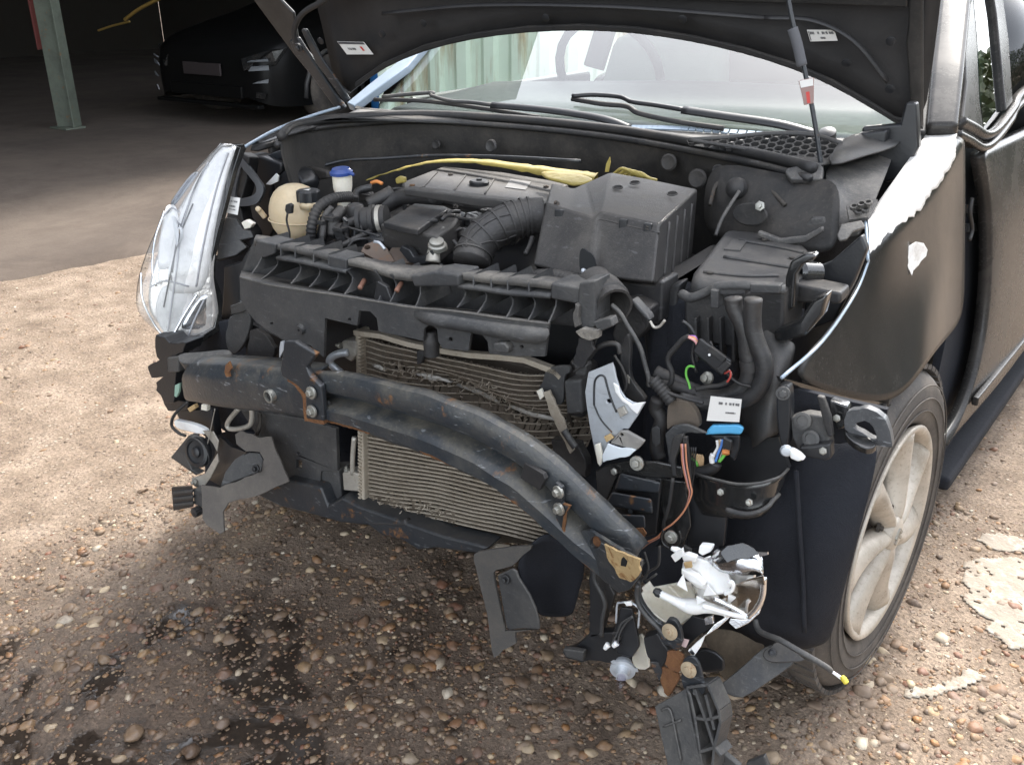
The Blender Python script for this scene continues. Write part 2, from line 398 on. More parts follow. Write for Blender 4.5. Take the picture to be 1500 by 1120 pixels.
# wet ground: an irregular oily stain in front of and under the car
gA, wet = wetmask(nt, pos, sx)
pud = ramp(nt, math_(nt, 'ADD', math_(nt, 'MULTIPLY', gA, .35), noi(nt, pos, 5.2, 4, .55, .6)), [(.56, g(0)), (.68, g(1))])
pud = math_(nt, 'MULTIPLY', pud, wet)
base = mixc(nt, math_(nt, 'MULTIPLY', wet, .72), base, mixc(nt, .78, base, (.20, .145, .115), 'MULTIPLY'))
base = mixc(nt, math_(nt, 'MULTIPLY', pud, .85), base, (.014, .011, .009))
nt.links.new(base, b.inputs['Base Color'])
r1 = math_(nt, 'MULTIPLY_ADD', wet, -.28, .9); nt.links.new(math_(nt, 'MULTIPLY_ADD', pud, -.5, r1), b.inputs['Roughness'])
b.inputs['Specular IOR Level'].default_value = .35
bp = nt.nodes.new('ShaderNodeBump'); bp.inputs['Distance'].default_value = .006; bp.inputs['Strength'].default_value = .9
nt.links.new(math_(nt, 'MULTIPLY', math_(nt, 'ADD', math_(nt, 'MULTIPLY', grit, 1.0), math_(nt, 'MULTIPLY', math_(nt, 'MULTIPLY', stone, keep), .8)), math_(nt, 'SUBTRACT', 1, pud)), bp.inputs['Height'])
nt.links.new(bp.outputs[0], b.inputs['Normal'])
M['ground'] = m
ground = link('ground', mesh('ground', vs, fs), m, smooth=True); tag(ground, 'compacted tan gravel and dirt yard with a dark wet stain under the car front', None, None, 'structure')

# pebble material
def pebmat(name, island):
    m, nt, b, geo = newmat(name); pos = geo.outputs['Position']
    if island: src = geo.outputs['Random Per Island']
    else:
        oi = nt.nodes.new('ShaderNodeObjectInfo'); src = oi.outputs['Random']
    c = ramp(nt, src, [(0, (.09, .06, .042)), (.16, (.21, .14, .09)), (.3, (.28, .20, .13)), (.42, (.33, .17, .07)), (.5, (.16, .115, .085)), (.62, (.38, .26, .14)), (.72, (.20, .085, .05)), (.84, (.22, .16, .115)), (.94, (.50, .39, .25)), (1, (.58, .52, .42))])
    c = mixc(nt, .55, c, ramp(nt, noi(nt, pos, 70, 5, .7), [(.3, g(.45)), (.7, g(1.3))]), 'MULTIPLY')
    c = mixc(nt, math_(nt, 'MULTIPLY', ramp(nt, noi(nt, pos, 24, 4), [(.42, g(0)), (.62, g(1))]), .55), c, (.2, .155, .12))
    sx = nt.nodes.new('ShaderNodeSeparateXYZ'); nt.links.new(pos, sx.inputs[0]); _, wet = wetmask(nt, pos, sx)
    c = mixc(nt, math_(nt, 'MULTIPLY', wet, .5), c, mixc(nt, 1.0, c, (.42, .34, .27), 'MULTIPLY'))
    nt.links.new(c, b.inputs['Base Color']); nt.links.new(math_(nt, 'MULTIPLY_ADD', wet, -.25, .6), b.inputs['Roughness']); b.inputs['Specular IOR Level'].default_value = .4
    bp = nt.nodes.new('ShaderNodeBump'); bp.inputs['Distance'].default_value = .002; bp.inputs['Strength'].default_value = .5
    nt.links.new(noi(nt, pos, 160, 4), bp.inputs['Height']); nt.links.new(bp.outputs[0], b.inputs['Normal'])
    return m
M['pebble'] = pebmat('pebble_stone', False); M['pebbles'] = pebmat('small_pebble_stone', True)
def ico(sub):
    bm = bmesh.new(); bmesh.ops.create_icosphere(bm, subdivisions=sub, radius=1)
    v = np.array([x.co[:] for x in bm.verts]); f = np.array([[y.index for y in x.verts] for x in bm.faces]); bm.free(); return v, f
I1v, I1f = ico(2); I0v, I0f = ico(1)
def stone_shape(v, seed):
    o = np.empty_like(v)
    for i, p in enumerate(v):
        q = Vector(p)
        k = 1+.42*mnoise.noise(q*1.1+Vector((seed*7.1, 0, 0)))+.22*mnoise.noise(q*2.2+Vector((0, seed*3.3, 0)))
        o[i] = np.array(p)*k
    return o*np.array([1, .72+.2*((seed*37) % 7)/7, .40+.15*((seed*13) % 5)/5])
peb_me = []
for s in range(9):
    v = stone_shape(I1v, s+1); me = mesh('pebble', v, [tuple(f) for f in I1f]); me.materials.append(M['pebble'])
    for p in me.polygons: p.use_smooth = True
    peb_me.append(me)
def to_px(p):
    d = p-CAM; z = d.dot(FW)
    return 750+FPX*d.dot(RT)/z, 560-FPX*d.dot(UP)/z, z
cand = []
while len(cand) < 30000:
    far = random.random() < .30
    if far: x, y = random.uniform(-3.1, 2.6), random.uniform(-.6, 3.4)
    else: x, y = random.uniform(-1.0, 1.6), random.uniform(-.5, 1.5)
    if shed_side(x, y) < .05: continue
    u, v_, z = to_px(Vector((x, y, 0)))
    if not (-60 < u < 1560 and 300 < v_ < 1180) or z < .3: continue
    den = mnoise.noise(Vector((x*1.6, y*1.6, 3)))
    if random.random() > .62+.6*den: continue
    s = min(.0155, .0022*math.exp(abs(random.gauss(0, .82))))
    if x < -.9 and random.random() < .5: s *= .7
    cand.append((s/z, s, x, y))
cand.sort(reverse=True)
visible = [c for c in cand if not (300 < to_px(Vector((c[2], c[3], 0)))[0] < 1240 and to_px(Vector((c[2], c[3], 0)))[1] < 760)]
near = visible[:292]; ns = set((c[2], c[3]) for c in near)
for k, (q, s, x, y) in enumerate(near):
    o = bpy.data.objects.new('pebble', peb_me[k % 9]); col.objects.link(o); o.parent = ground
    sc1 = s*random.uniform(.9, 1.25)
    o.scale = (sc1, sc1, sc1); o.rotation_euler = (random.uniform(-.3, .3), random.uniform(-.3, .3), random.uniform(0, 6.28))
    o.location = (x, y, GZ+relief(x, y)+sc1*random.uniform(-.26, .06))
# two big orange stones of the near left corner and a few white chips
for (u, v_, s, k) in ((198, 1077, .021, 2), (280, 1103, .017, 5), (327, 1062, .014, 7)):
    p = V(u, v_, Z=GZ); o = bpy.data.objects.new('pebble', peb_me[k]); col.objects.link(o); o.parent = ground
    o.scale = (s, s, s); o.location = (p.x, p.y, p.z+.006); o.rotation_euler = (0, 0, .5+k)
VV, FF = [], []; off = 0
shapes1 = [stone_shape(I0v, s+3) for s in range(12)]
for (q, s, x, y) in cand:
    if (x, y) in ns: continue
    shp = shapes1[int(NR.integers(12))]; a = NR.uniform(0, 6.28); ca, sa = math.cos(a), math.sin(a)
    r = shp*s; z = r[:, 2]; tx = NR.uniform(-.3, .3)
    xx = r[:, 0]*ca-r[:, 1]*sa; yy = r[:, 0]*sa+r[:, 1]*ca
    VV.append(np.stack([xx+x, yy+y, z+tx*xx+GZ+relief(x, y)+s*NR.uniform(-.30, .12)], 1)); FF.append(I0f+off); off += len(r)
me = bpy.data.meshes.new('small_pebbles'); VV = np.concatenate(VV); FF = np.concatenate(FF)
me.from_pydata(VV.tolist(), [], FF.tolist()); me.polygons.foreach_set('use_smooth', [True]*len(FF)); me.update()
link('small_pebbles', me, M['pebbles'], ground, kind='stuff')

# worn white paint patches on the ground at the right
m, nt, b, geo = newmat('worn_white_paint'); pos = geo.outputs['Position']
c = mixc(nt, ramp(nt, noi(nt, pos, 30, 8, .75), [(.50, g(1)), (.68, g(0))]), (.47, .44, .38), (.28, .235, .185))
nt.links.new(c, b.inputs['Base Color']); b.inputs['Roughness'].default_value = .8
bp = nt.nodes.new('ShaderNodeBump'); bp.inputs['Distance'].default_value = .004; nt.links.new(noi(nt, pos, 90, 5), bp.inputs['Height']); nt.links.new(bp.outputs[0], b.inputs['Normal'])
for poly in ([(1437, 775), (1460, 772), (1500, 790), (1540, 800), (1540, 815), (1500, 803), (1460, 800), (1436, 790)],
             [(1405, 850), (1420, 820), (1450, 812), (1500, 815), (1560, 815), (1570, 950), (1520, 948), (1490, 942), (1450, 928), (1446, 918), (1470, 910), (1430, 895), (1415, 885), (1422, 868)],
             [(1322, 1008), (1340, 1000), (1370, 1000), (1400, 990), (1420, 977), (1436, 990), (1430, 1000), (1395, 1010), (1370, 1020), (1345, 1022), (1326, 1018)]):
    pts = [V(u, v_, Z=GZ+.004) for u, v_ in poly]; p2 = [(p.x, p.y) for p in pts]
    x0, x1 = min(p[0] for p in p2)-.03, max(p[0] for p in p2)+.03; y0, y1 = min(p[1] for p in p2)-.03, max(p[1] for p in p2)+.03
    c_ = .007; vs, fs, ix = [], [], {}
    def vid(i, j):
        if (i, j) not in ix:
            x = x0+i*c_+.002*mnoise.noise(Vector((i*.9, j*.9, 1))); y = y0+j*c_+.002*mnoise.noise(Vector((i*.9, j*.9, 7)))
            ix[(i, j)] = len(vs); vs.append((x, y, GZ+relief(x, y)+.0035+.0015*mnoise.noise(Vector((x*60, y*60, 0)))))
        return ix[(i, j)]
    for i in range(int((x1-x0)/c_)):
        for j in range(int((y1-y0)/c_)):
            x, y = x0+(i+.5)*c_, y0+(j+.5)*c_; wv = Vector((x*22, y*22, 4))
            xx, yy = x+.022*mnoise.noise(wv), y+.022*mnoise.noise(wv+Vector((9, 0, 0)))
            r_ = False; jj = len(p2)-1
            for k in range(len(p2)):
                if (p2[k][1] > yy) != (p2[jj][1] > yy) and xx < (p2[jj][0]-p2[k][0])*(yy-p2[k][1])/(p2[jj][1]-p2[k][1])+p2[k][0]: r_ = not r_
                jj = k
            if r_ and mnoise.noise(Vector((x*34, y*34, 2)))+.6*mnoise.noise(Vector((x*90, y*90, 2))) > -.52:
                fs.append((vid(i, j), vid(i+1, j), vid(i+1, j+1), vid(i, j+1)))
    o = link('paint_patch', mesh('paint_patch', vs, fs), m, smooth=True, solid=.003); tag(o, None, None, None, 'structure')

# ------------------------------------------------------------------ shed
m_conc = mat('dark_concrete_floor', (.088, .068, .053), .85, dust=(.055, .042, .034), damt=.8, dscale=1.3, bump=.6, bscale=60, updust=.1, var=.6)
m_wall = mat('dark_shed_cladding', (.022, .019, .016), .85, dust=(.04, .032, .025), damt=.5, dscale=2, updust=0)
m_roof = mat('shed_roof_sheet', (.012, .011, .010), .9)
def edge_at(y, dx=0): return EDGE_A.x+(y-EDGE_A.y)*EDIR.x/EDIR.y+dx
fl = []
ys = list(np.linspace(-6, 16, 150))
for y in ys: fl.append((edge_at(y)+.03*mnoise.noise(Vector((y*3, 0, 0)))+.02*mnoise.noise(Vector((y*11, 0, 0))), y))
vs, fs = [], []
for i, (x, y) in enumerate(fl):
    vs += [Vector((-16, y, .012)), Vector((x-.25, y, .012)), Vector((x-.02, y, .006)), Vector((x+.02, y, -.05))]
for i in range(len(fl)-1):
    for k in range(3): fs.append((i*4+k, i*4+k+1, i*4+k+5, i*4+k+4))
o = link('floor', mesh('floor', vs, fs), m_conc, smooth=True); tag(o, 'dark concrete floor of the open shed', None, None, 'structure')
shed = empty('open_shed', (-9, 4, 0), 'dark open-sided shed behind the wrecked car on the left', 'shed')
def pbox(name, lo, hi, m, parent, bevel=.004, label=None, off=(0, 0, 0)):
    lo = Vector(lo)-Vector(off); hi = Vector(hi)-Vector(off); c = (lo+hi)/2; s = hi-lo; vs, fs = [], []
    obox_geo(c, Vector((s.x/2, 0, 0)), Vector((0, s.y/2, 0)), Vector((0, 0, s.z/2)), vs, fs)
    return link(name, fixn(mesh(name, vs, fs)), m, parent, bevel=bevel, label=label)
S = (-9, 4, 0)
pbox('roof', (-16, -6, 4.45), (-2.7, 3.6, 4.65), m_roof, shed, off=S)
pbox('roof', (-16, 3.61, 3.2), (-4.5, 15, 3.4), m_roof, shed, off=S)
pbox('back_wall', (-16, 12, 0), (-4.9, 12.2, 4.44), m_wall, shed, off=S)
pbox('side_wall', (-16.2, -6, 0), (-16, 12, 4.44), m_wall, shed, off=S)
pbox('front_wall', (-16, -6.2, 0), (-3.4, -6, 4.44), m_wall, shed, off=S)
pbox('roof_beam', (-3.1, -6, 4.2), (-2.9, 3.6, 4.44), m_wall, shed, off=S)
# thin plain yellow bars inside the shed
m_stripe = mat('dull_yellow', (.42, .27, .07), .7, bump=.3)
def stripe(pts, r, label):
    vs, fs = tube_geo(catmull([V(u, v_, Y=y) for u, v_, y in pts], 5), r, 6)
    o = link('yellow_stripe', mesh('yellow_stripe', vs, fs), m_stripe, None, bevel=0); tag(o, label, 'stripe', 'yellow stripes in the shed'); return o
stripe([(144, 45, 7.2), (165, 38, 7.2), (190, 32, 7.2)], .014, 'short yellow batten low in the dark shed beside the green post')
stripe([(183, 29, 7.0), (203, 14, 7.0), (236, -3, 7.0)], .022, 'longer yellow batten slanting up in the dark shed beside the green post')
stripe([(360, 38, 7.5), (368, 25, 7.5), (378, 8, 7.5)], .014, 'thin yellow-green batten standing behind the parked black car')
# post
m_post = mat('grey_green_post_paint', (.115, .135, .105), .6, dust=(.06, .06, .05), damt=.6, dscale=6, updust=0, rust=.1)
m_red = mat('red_stripe_paint', (.09, .018, .015), .6)
post = empty('steel_post', V(100, 190, Z=0), 'grey-green steel post with a red edge standing in the dark shed', 'post')
P0 = V(100, 190, Z=0); ph = 4.2
ax = Vector((.08, .045, 0)); ay = Vector((-.03, .06, 0))
vs, fs = [], []
obox_geo(Vector((0, 0, ph/2+.01)), ax, ay*.18, Vector((0, 0, ph/2)), vs, fs)
obox_geo(Vector((0, 0, ph/2+.01))+ax*.95+ay*.2, ax*.06, ay, Vector((0, 0, ph/2)), vs, fs)
link('column', fixn(mesh('column', vs, fs)), m_post, post, bevel=.003)
vs, fs = [], []; obox_geo(Vector((0, 0, ph/2+.35))-ax*1.08, ax*.08, ay, Vector((0, 0, ph/2-.35)), vs, fs)
link('red_flange', fixn(mesh('red_flange', vs, fs)), m_red, post, bevel=.003, label='red painted edge flange')
pbox('base_plate', (-.13, -.1, .012), (.13, .1, .03), m_post, post)

# ------------------------------------------------------------------ parked black car in the shed
PCX, PCY = -6.36, 5.1
pc = empty('parked_car', (PCX, PCY, .012), 'whole black hatchback parked in the dark shed behind the wreck', 'car')
m_pc = mat('parked_car_black_paint', (.0045, .0045, .0045), .35, spec=.15, bump=0)
st = []       # (y, half width, z bottom, z shoulder, z top)
for y, hw, zb, zs, zt in ((0, .45, .30, .50, .56), (.03, .70, .22, .56, .68), (.14, .82, .18, .64, .78), (.45, .87, .17, .74, .87), (.95, .88, .17, .84, .97), (1.25, .88, .17, .92, 1.03), (1.9, .88, .17, .96, 1.42), (2.6, .88, .17, .98, 1.5), (3.4, .87, .17, 1.0, 1.42), (3.95, .82, .2, .98, 1.0), (4.05, .6, .3, .6, .65)):
    top = hw*(.93 if y < 1.3 else .66)
    st.append([Vector((x*hw if abs(x) == 1 else x, y, z)) for x, z in ((-1, zb), (-hw*1.02, (zb+zs)/2), (-1, zs), (-top, zs*.35+zt*.65), (-top*.6, zt), (0, zt+.015), (top*.6, zt), (top, zs*.35+zt*.65), (1, zs), (hw*1.02, (zb+zs)/2), (1, zb))])
nc = len(st[0]); vs = [p for r in st for p in r]; fs = [(i*nc+j, i*nc+j+1, (i+1)*nc+j+1, (i+1)*nc+j) for i in range(len(st)-1) for j in range(nc-1)]+[tuple(range(nc))]
link('body', fixn(mesh('body', vs, fs)), m_pc, pc, smooth=True, sub=2)
m_lamp = mat('parked_lamp_reflector', (.22, .235, .25), .3, .3, bump=0)
m_pl = mat('number_plate_grey', (.032, .025, .025), .6)
for s in (1, -1):
    hl = link('headlight', mesh('headlight', [(s*.52, .02, .60), (s*.80, .13, .68), (s*.85, .30, .70), (s*.82, .15, .55), (s*.56, -.005, .50)], [(0, 1, 2, 3, 4)]), M['glossblack'], pc, solid=.03)
    for (z0, z1, a) in ((.575, .60, .72), (.50, .55, .80)):
        link('reflector', mesh('reflector', [(s*.62, -.01, z0), (s*.80, .075, z0+.01), (s*.80, .07, z1), (s*.66, -.008, z1-.012)], [(0, 1, 2, 3)]), m_lamp, hl, solid=.008)
    dl = link('daytime_lamp', mesh('daytime_lamp', [(s*.66, -.008, .395), (s*.79, .055, .40), (s*.80, .058, .435), (s*.70, .005, .41)], [(0, 1, 2, 3)]), m_lamp, pc, solid=.01)
    link('fog_lamp', mesh('fog_lamp', [(s*.68, -.01, .27), (s*.76, .03, .26), (s*.78, .03, .31), (s*.70, -.01, .32)], [(0, 1, 2, 3)]), M['glossblack'], pc, solid=.01)
    vs, fs = [], []; lathe_geo([(.20, -.1), (.315, -.1), (.325, -.05), (.325, .06), (.31, .1), (.2, .1)], (s*.80, .82, .31), (1, 0, 0), 28, vs, fs)
    wl = link('wheel', fixn(mesh('wheel', vs, fs)), M['tyre'], pc, smooth=True)
    vs, fs = [], []; lathe_geo([(.205, .07), (.05, .09), (.0, .09)], (s*.80, .82, .31), (s, 0, 0), 20, vs, fs)
    link('rim', fixn(mesh('rim', vs, fs)), M['disc'], wl)
    arch = [Vector((s*(.885+.012*math.sin(math.pi*k/10)), .82-.40*math.cos(math.pi*k/10), .24+.42*math.sin(math.pi*k/10))) for k in range(11)]
    vs, fs = tube_geo(arch, .022, 6); link('arch_trim', mesh('arch_trim', vs, fs), M['plastic2'], pc, smooth=True)
pbox('number_plate', (-.26, -.03, .44), (.26, -.01, .55), m_pl, pc)
pbox('grille', (-.5, -.014, .25), (.5, .03, .36), m_pc, pc, bevel=.01)
pbox('bumper_lip', (-.72, -.03, .17), (.72, .05, .205), m_pc, pc, bevel=.01)
# blue drum, glimpsed through the bonnet gap
dr = empty('blue_drum', (-5.05, 6.25, .012), 'bright blue plastic drum glimpsed beside the open bonnet edge', 'drum')
m_drum = mat('blue_drum_plastic', (.03, .16, .42), .4)
lathe('barrel', [(.0, 0), (.18, 0), (.2, .03), (.2, .2), (.208, .22), (.2, .24), (.2, .46), (.17, .5), (0, .5)], (0, 0, 0), (0, 0, 1), m_drum, dr)
lathe('lid', [(.0, .5), (.12, .5), (.12, .53), (0, .535)], (0, 0, 0), (0, 0, 1), M['white'], dr)

# ------------------------------------------------------------------ rusty mint green container seen through the windscreen
m, nt, b, geo = newmat('rusty_mint_paint'); pos = geo.outputs['Position']
mp = nt.nodes.new('ShaderNodeMapping'); mp.inputs['Scale'].default_value = (3.5, 3.5, .35); nt.links.new(pos, mp.inputs[0])
f = ramp(nt, noi(nt, mp.outputs[0], 1.6, 6, .65), [(.50, g(0)), (.66, g(1))])
c = mixc(nt, f, mixc(nt, noi(nt, pos, 5), (.68, .80, .66), (.80, .88, .76)), mixc(nt, noi(nt, pos, 30, 5), (.20, .085, .03), (.50, .34, .13)))
nt.links.new(c, b.inputs['Base Color']); b.inputs['Roughness'].default_value = .6
ct = empty('shipping_container', (-1.8, 6.4, 0), 'pale mint corrugated container with rust streaks seen through the windscreen', 'container')
A, B = Vector((-4.6, 5.55, 0))-Vector((-1.8, 6.4, 0)), Vector((1.4, 7.6, 0))-Vector((-1.8, 6.4, 0))
L = (B-A).length; d = (B-A)/L; nrm = Vector((d.y, -d.x, 0))
k = int(L/.24); vs, fs = [], []
for i in range(k):
    for a_, o_ in ((0, 0), (.35, 0), (.5, .04), (.85, .04)):
        p = A+d*((i+a_)*L/k)-nrm*o_
        vs += [p+Vector((0, 0, .15)), p+Vector((0, 0, 2.55))]
for i in range(len(vs)//2-1): fs.append((2*i, 2*i+2, 2*i+3, 2*i+1))
link('side_panel', mesh('side_panel', vs, fs), m, ct)
for nm, z0, z1 in (('bottom_rail', .05, .15), ('top_rail', 2.55, 2.65)):
    vs, fs = [], []; obox_geo((A+B)/2+Vector((0, 0, (z0+z1)/2))-nrm*.03, d*L/2, nrm*.05, Vector((0, 0, (z1-z0)/2)), vs, fs); link(nm, fixn(mesh(nm, vs, fs)), m, ct, bevel=.005)
q = -nrm*2.4
vs = [A+Vector((0, 0, .1))-nrm*.1, B+Vector((0, 0, .1))-nrm*.1, B+q+Vector((0, 0, .1)), A+q+Vector((0, 0, .1))]; vs += [p+Vector((0, 0, 2.48)) for p in vs]
link('box', fixn(mesh('box', vs, [(0, 1, 2, 3), (4, 5, 6, 7), (0, 3, 7, 4), (1, 2, 6, 5), (2, 3, 7, 6)])), m, ct)

# ------------------------------------------------------------------ trees to the right of the yard (mirrored in the car's paint and windows)
m_leaf = mat('hedge_leaf', (.045, .06, .022), .6, var=.8, bump=0, dscale=3)
m_bark = mat('tree_bark', (.08, .06, .045), .9, bump=.6)
rt_ = random.Random(9)
hed = empty('hedge', (3.7, 5, 0), 'dense green hedge along the right side of the yard', 'hedge')
vs, fs = [], []
for c in range(60):
    y = -7+c*.33; x = rt_.uniform(-.25, .25); tube_geo([Vector((x, y, -.05)), Vector((x+rt_.uniform(-.1, .1), y, .7)), Vector((x+rt_.uniform(-.3, .3), y+rt_.uniform(-.2, .2), 1.6))], .025, 5, vs, fs, rf=lambda t: 1-.7*t)
link('stems', mesh('stems', vs, fs), m_bark, hed, smooth=True, kind='stuff')
vs, fs = [], []
for c in range(26000):
    y = rt_.uniform(-7.2, 13); z = rt_.random()**.9*(2.1+.35*mnoise.noise(Vector((y*.9, 0, 0)))); x = rt_.gauss(0, .36)*(1.1-.25*z)
    p = Vector((x, y, z)); n_1 = Vector((rt_.gauss(0, 1)-.5, rt_.gauss(0, 1), rt_.gauss(0, 1)+.4)).normalized(); a1, b1 = inplane(p, n_1); s_ = rt_.uniform(.04, .085)
    j = len(vs); vs += [p+a1*s_, p+b1*s_*.55, p-a1*s_, p-b1*s_*.55]; fs.append((j, j+1, j+2, j+3))
link('foliage', mesh('foliage', vs, fs), m_leaf, hed, kind='stuff')
# ================================================================== DAMAGED CAR: BODY SHELL
car = empty('damaged_car', (0, 0, 0), 'dark hatchback with its front bumper torn off, bonnet propped open and broken headlights', 'car')
HDIR = Vector((-1.37, -.12, -.02)).normalized()
HF = Vector((.0873, -.9962, 0))                 # forward
PH = math.radians(66)
HU = (HF*math.cos(PH)+Vector((0, 0, 1))*math.sin(PH)).normalized()
HN = HDIR.cross(HU).normalized()
if HN.dot(HF) < 0: HN = -HN                     # underside faces the camera
HP0 = Vector((.66, 1.10, .97))
def hp(u, v, off=0): return VP(u, v, HP0+HN*off, HN)
arc = [(497, 152), (520, 128), (560, 100), (620, 74), (690, 57), (770, 47), (850, 44), (930, 48), (1010, 60), (1090, 78), (1160, 100), (1220, 126), (1270, 155), (1310, 180), (1352, 190)]
r0 = [hp(*p) for p in arc]
hc = (r0[0]+r0[-1])/2
rows = []
for k in range(9):
    t = k/8; row = []
    for i, p in enumerate(r0):
        s = i/(len(r0)-1)*2-1
        top = HP0+HDIR*((p-HP0).dot(HDIR))*(1.0-.06*t)+HDIR*(.04*t)+HU*(.93-.10*s*s)
        q = p.lerp(top, t)-HN*(.05*math.sin(math.pi*t)+.03*t*(1-s*s))
        row.append(q)
    rows.append(row)
bonnet = sheet('bonnet', rows, M['hood'], car, th=.012, sub=1, label='open black bonnet seen from its underside')
# inner frame pressed ribs of the bonnet
def strip_on_hood(name, poly, m, off=.012, th=.01, bevel=.004, parent=None, label=None):
    loops = [[hp(u, v, off) for u, v in poly]]
    vs, fs = slab_geo(loops, -HN, th)
    return link(name, fixn(mesh(name, vs, fs)), m, parent or bonnet, bevel=bevel, label=label, ang=30)
m_in = mat('bonnet_inner_paint', (.011, .011, .011), .42, dust=(.10, .09, .08), damt=.35, dscale=6, bump=.05, updust=0)
strip_on_hood('inner_frame', [(1352, 188), (1352, -40), (1332, -40), (1330, 40), (1327, 60), (1332, 130), (1336, 180)], m_in)
strip_on_hood('inner_frame', [(497, 152), (430, 80), (372, 2), (340, -40), (372, -40), (430, 20), (436, 60), (470, 100), (512, 138)], m_in)
strip_on_hood('inner_frame', [(430, -10), (700, -8), (900, -2), (1100, 4), (1330, 12), (1330, -40), (420, -40)], m_in)
strip_on_hood('rear_flange', arc[1:]+[(u, v-7) for u, v in arc[1:]][::-1], M['rubber'], off=.006, th=.008, bevel=.001)
# hinge arm on the left: two rails and a bent foot
hg = strip_on_hood('hinge_arm', [(423, 60), (436, 56), (446, 72), (470, 108), (497, 148), (506, 160), (496, 164), (484, 150), (456, 112), (430, 80)], M['steel2'], off=.03, th=.012)
strip_on_hood('hinge_arm', [(440, 44), (448, 44), (470, 85), (500, 128), (512, 148), (505, 152), (492, 134), (462, 92)], M['steel2'], off=.03, th=.01)
tube('washer_hose', [hp(u, v, .03) for u, v in ((500, -14), (470, 4), (446, 18), (434, 34), (431, 52), (436, 70))], .007, M['rubber'], bonnet)
bolt(hp(437, 70, .05), HN, M['steel2'], bonnet, .012)
# labels on the underside
def label_on(name, poly, lines, pl, parent, m=None, lab=None, red=()):
    p0, n = plane_of(pl); n = n if n.dot(VP(*poly[0], p0, n)-CAM) > 0 else -n
    A, B, C_, D = [VP(u, v, p0, n) for u, v in poly]     # tl tr br bl
    vs, fs = slab_geo([[A, B, C_, D]], n, .0006)
    o = link(name, fixn(mesh(name, vs, fs)), m or M['paper'], parent, label=lab)
    for k, (s0, s1, t0, t1, txt, inkm) in enumerate(lines):
        def q(s, t): return (A.lerp(B, s)).lerp(D.lerp(C_, s), t)-n*.0009
        vs, fs = [], []
        if txt == 'bar':
            vs = [q(s0, t0), q(s1, t0), q(s1, t1), q(s0, t1)]; fs = [(0, 1, 2, 3)]
        else:                                         # faint small print: short strokes standing for letters
            x = s0; rr = random.Random(k)
            while x < s1:
                wd = (s1-s0)*rr.uniform(.02, .05)
                if rr.random() < .86:
                    b_ = len(vs); vs += [q(x, t0), q(x+wd, t0+rr.uniform(0, .25)*(t1-t0)), q(x+wd, t1), q(x, t1-rr.uniform(0, .3)*(t1-t0))]; fs.append((b_, b_+1, b_+2, b_+3))
                x += wd*1.35
        link('print', mesh('print', vs, fs), inkm, o)
    return o
HPL = dict(p0=HP0+HN*.012, n=HN)
HPL2 = dict(p0=HP0+HN*.016-HN*.02, n=HN)
label_on('paper_label', [(494, 61), (533, 62), (547, 80), (508, 80)], [(.02, .98, .0, .18, 'bar', M['ink']), (.72, .8, .35, .7, 'bar', M['redink']), (.2, .5, .45, .65, 'txt', M['ink'])], HPL, bonnet, lab='white paper label with a red mark on the bonnet underside')
label_on('paper_label', [(1182, 44), (1222, 44), (1227, 60), (1187, 61)], [(.08, .94, .12, .38, 'txt', M['ink']), (.42, .6, .6, .8, 'txt', M['ink']), (.03, .06, .1, .9, 'bar', M['ink'])], HPL, bonnet, lab='cream paper label beside the bonnet prop')

# ------------------------------------------------------------------ windscreen, pillars, roof
WS = math.radians(31)
WU = (-HF*math.cos(WS)+Vector((0, 0, 1))*math.sin(WS)).normalized()
WP0 = Vector((.67, 1.16, .975)); WNn = HDIR.cross(WU).normalized()
if WNn.z < 0: WNn = -WNn
def wp(u, v, off=0): return VP(u, v, WP0+WNn*off, WNn)
wb = [(528, 162), (600, 172), (700, 182), (800, 190), (900, 193), (1000, 195), (1100, 198), (1200, 200), (1322, 200)]
b0 = [wp(*p) for p in wb]
WL, WR = b0[0], b0[-1]
rows = []
for k in range(6):
    t = k/5; row = []
    for i, p in enumerate(b0):
        s = i/(len(b0)-1)*2-1
        h = WP0+HDIR*((p-WP0).dot(HDIR))*(1-.10*t)+HDIR*(.05*t)
        row.append(p.lerp(h+WU*1.02, t)-WNn*(.02*s*s)+WNn*.0)
    rows.append(row)
sheet('windscreen', rows, M['glass'], car, th=.004, sub=1, label='windscreen reflecting the pale sky and the shed roof')
wl_top, wr_top = rows[-1][0], rows[-1][-1]
def bar(name, pts, half_a, half_b, upv, m, parent, bevel=.004, label=None):
    """rectangular bar along a polyline"""
    P = [Vector(p) for p in pts]; vs, fs = [], []
    for i, p in enumerate(P):
        t = (P[min(i+1, len(P)-1)]-P[max(0, i-1)]).normalized(); b_ = t.cross(Vector(upv)).normalized(); a = b_.cross(t)
        ha = half_a[i] if isinstance(half_a, (list, tuple)) else half_a; hb = half_b[i] if isinstance(half_b, (list, tuple)) else half_b
        vs += [p+a*ha+b_*hb, p+a*ha-b_*hb, p-a*ha-b_*hb, p-a*ha+b_*hb]
    for i in range(len(P)-1):
        for k in range(4): fs.append((i*4+k, i*4+(k+1) % 4, i*4+4+(k+1) % 4, i*4+4+k))
    fs.append((0, 1, 2, 3)); fs.append(tuple(len(vs)-4+k for k in range(4))[::-1])
    return link(name, fixn(mesh(name, vs, fs)), m, parent, bevel=bevel, label=label)
lp = [wp(515, 158, -.005), wp(548, 132, -.005), wp(590, 100, -.005), wl_top+(wp(515, 158)-WL)]
bar('windscreen_pillar', lp, .012, [.016, .02, .024, .03], WNn, M['edge'], car)
bar('windscreen_pillar', [wp(1378, 200, -.02), wp(1386, 120, -.01), wp(1398, 0, -.01), wr_top+Vector((.07, 0, 0))], .03, [.030, .032, .034, .04], WNn, M['paintgrey'], car, bevel=.012)
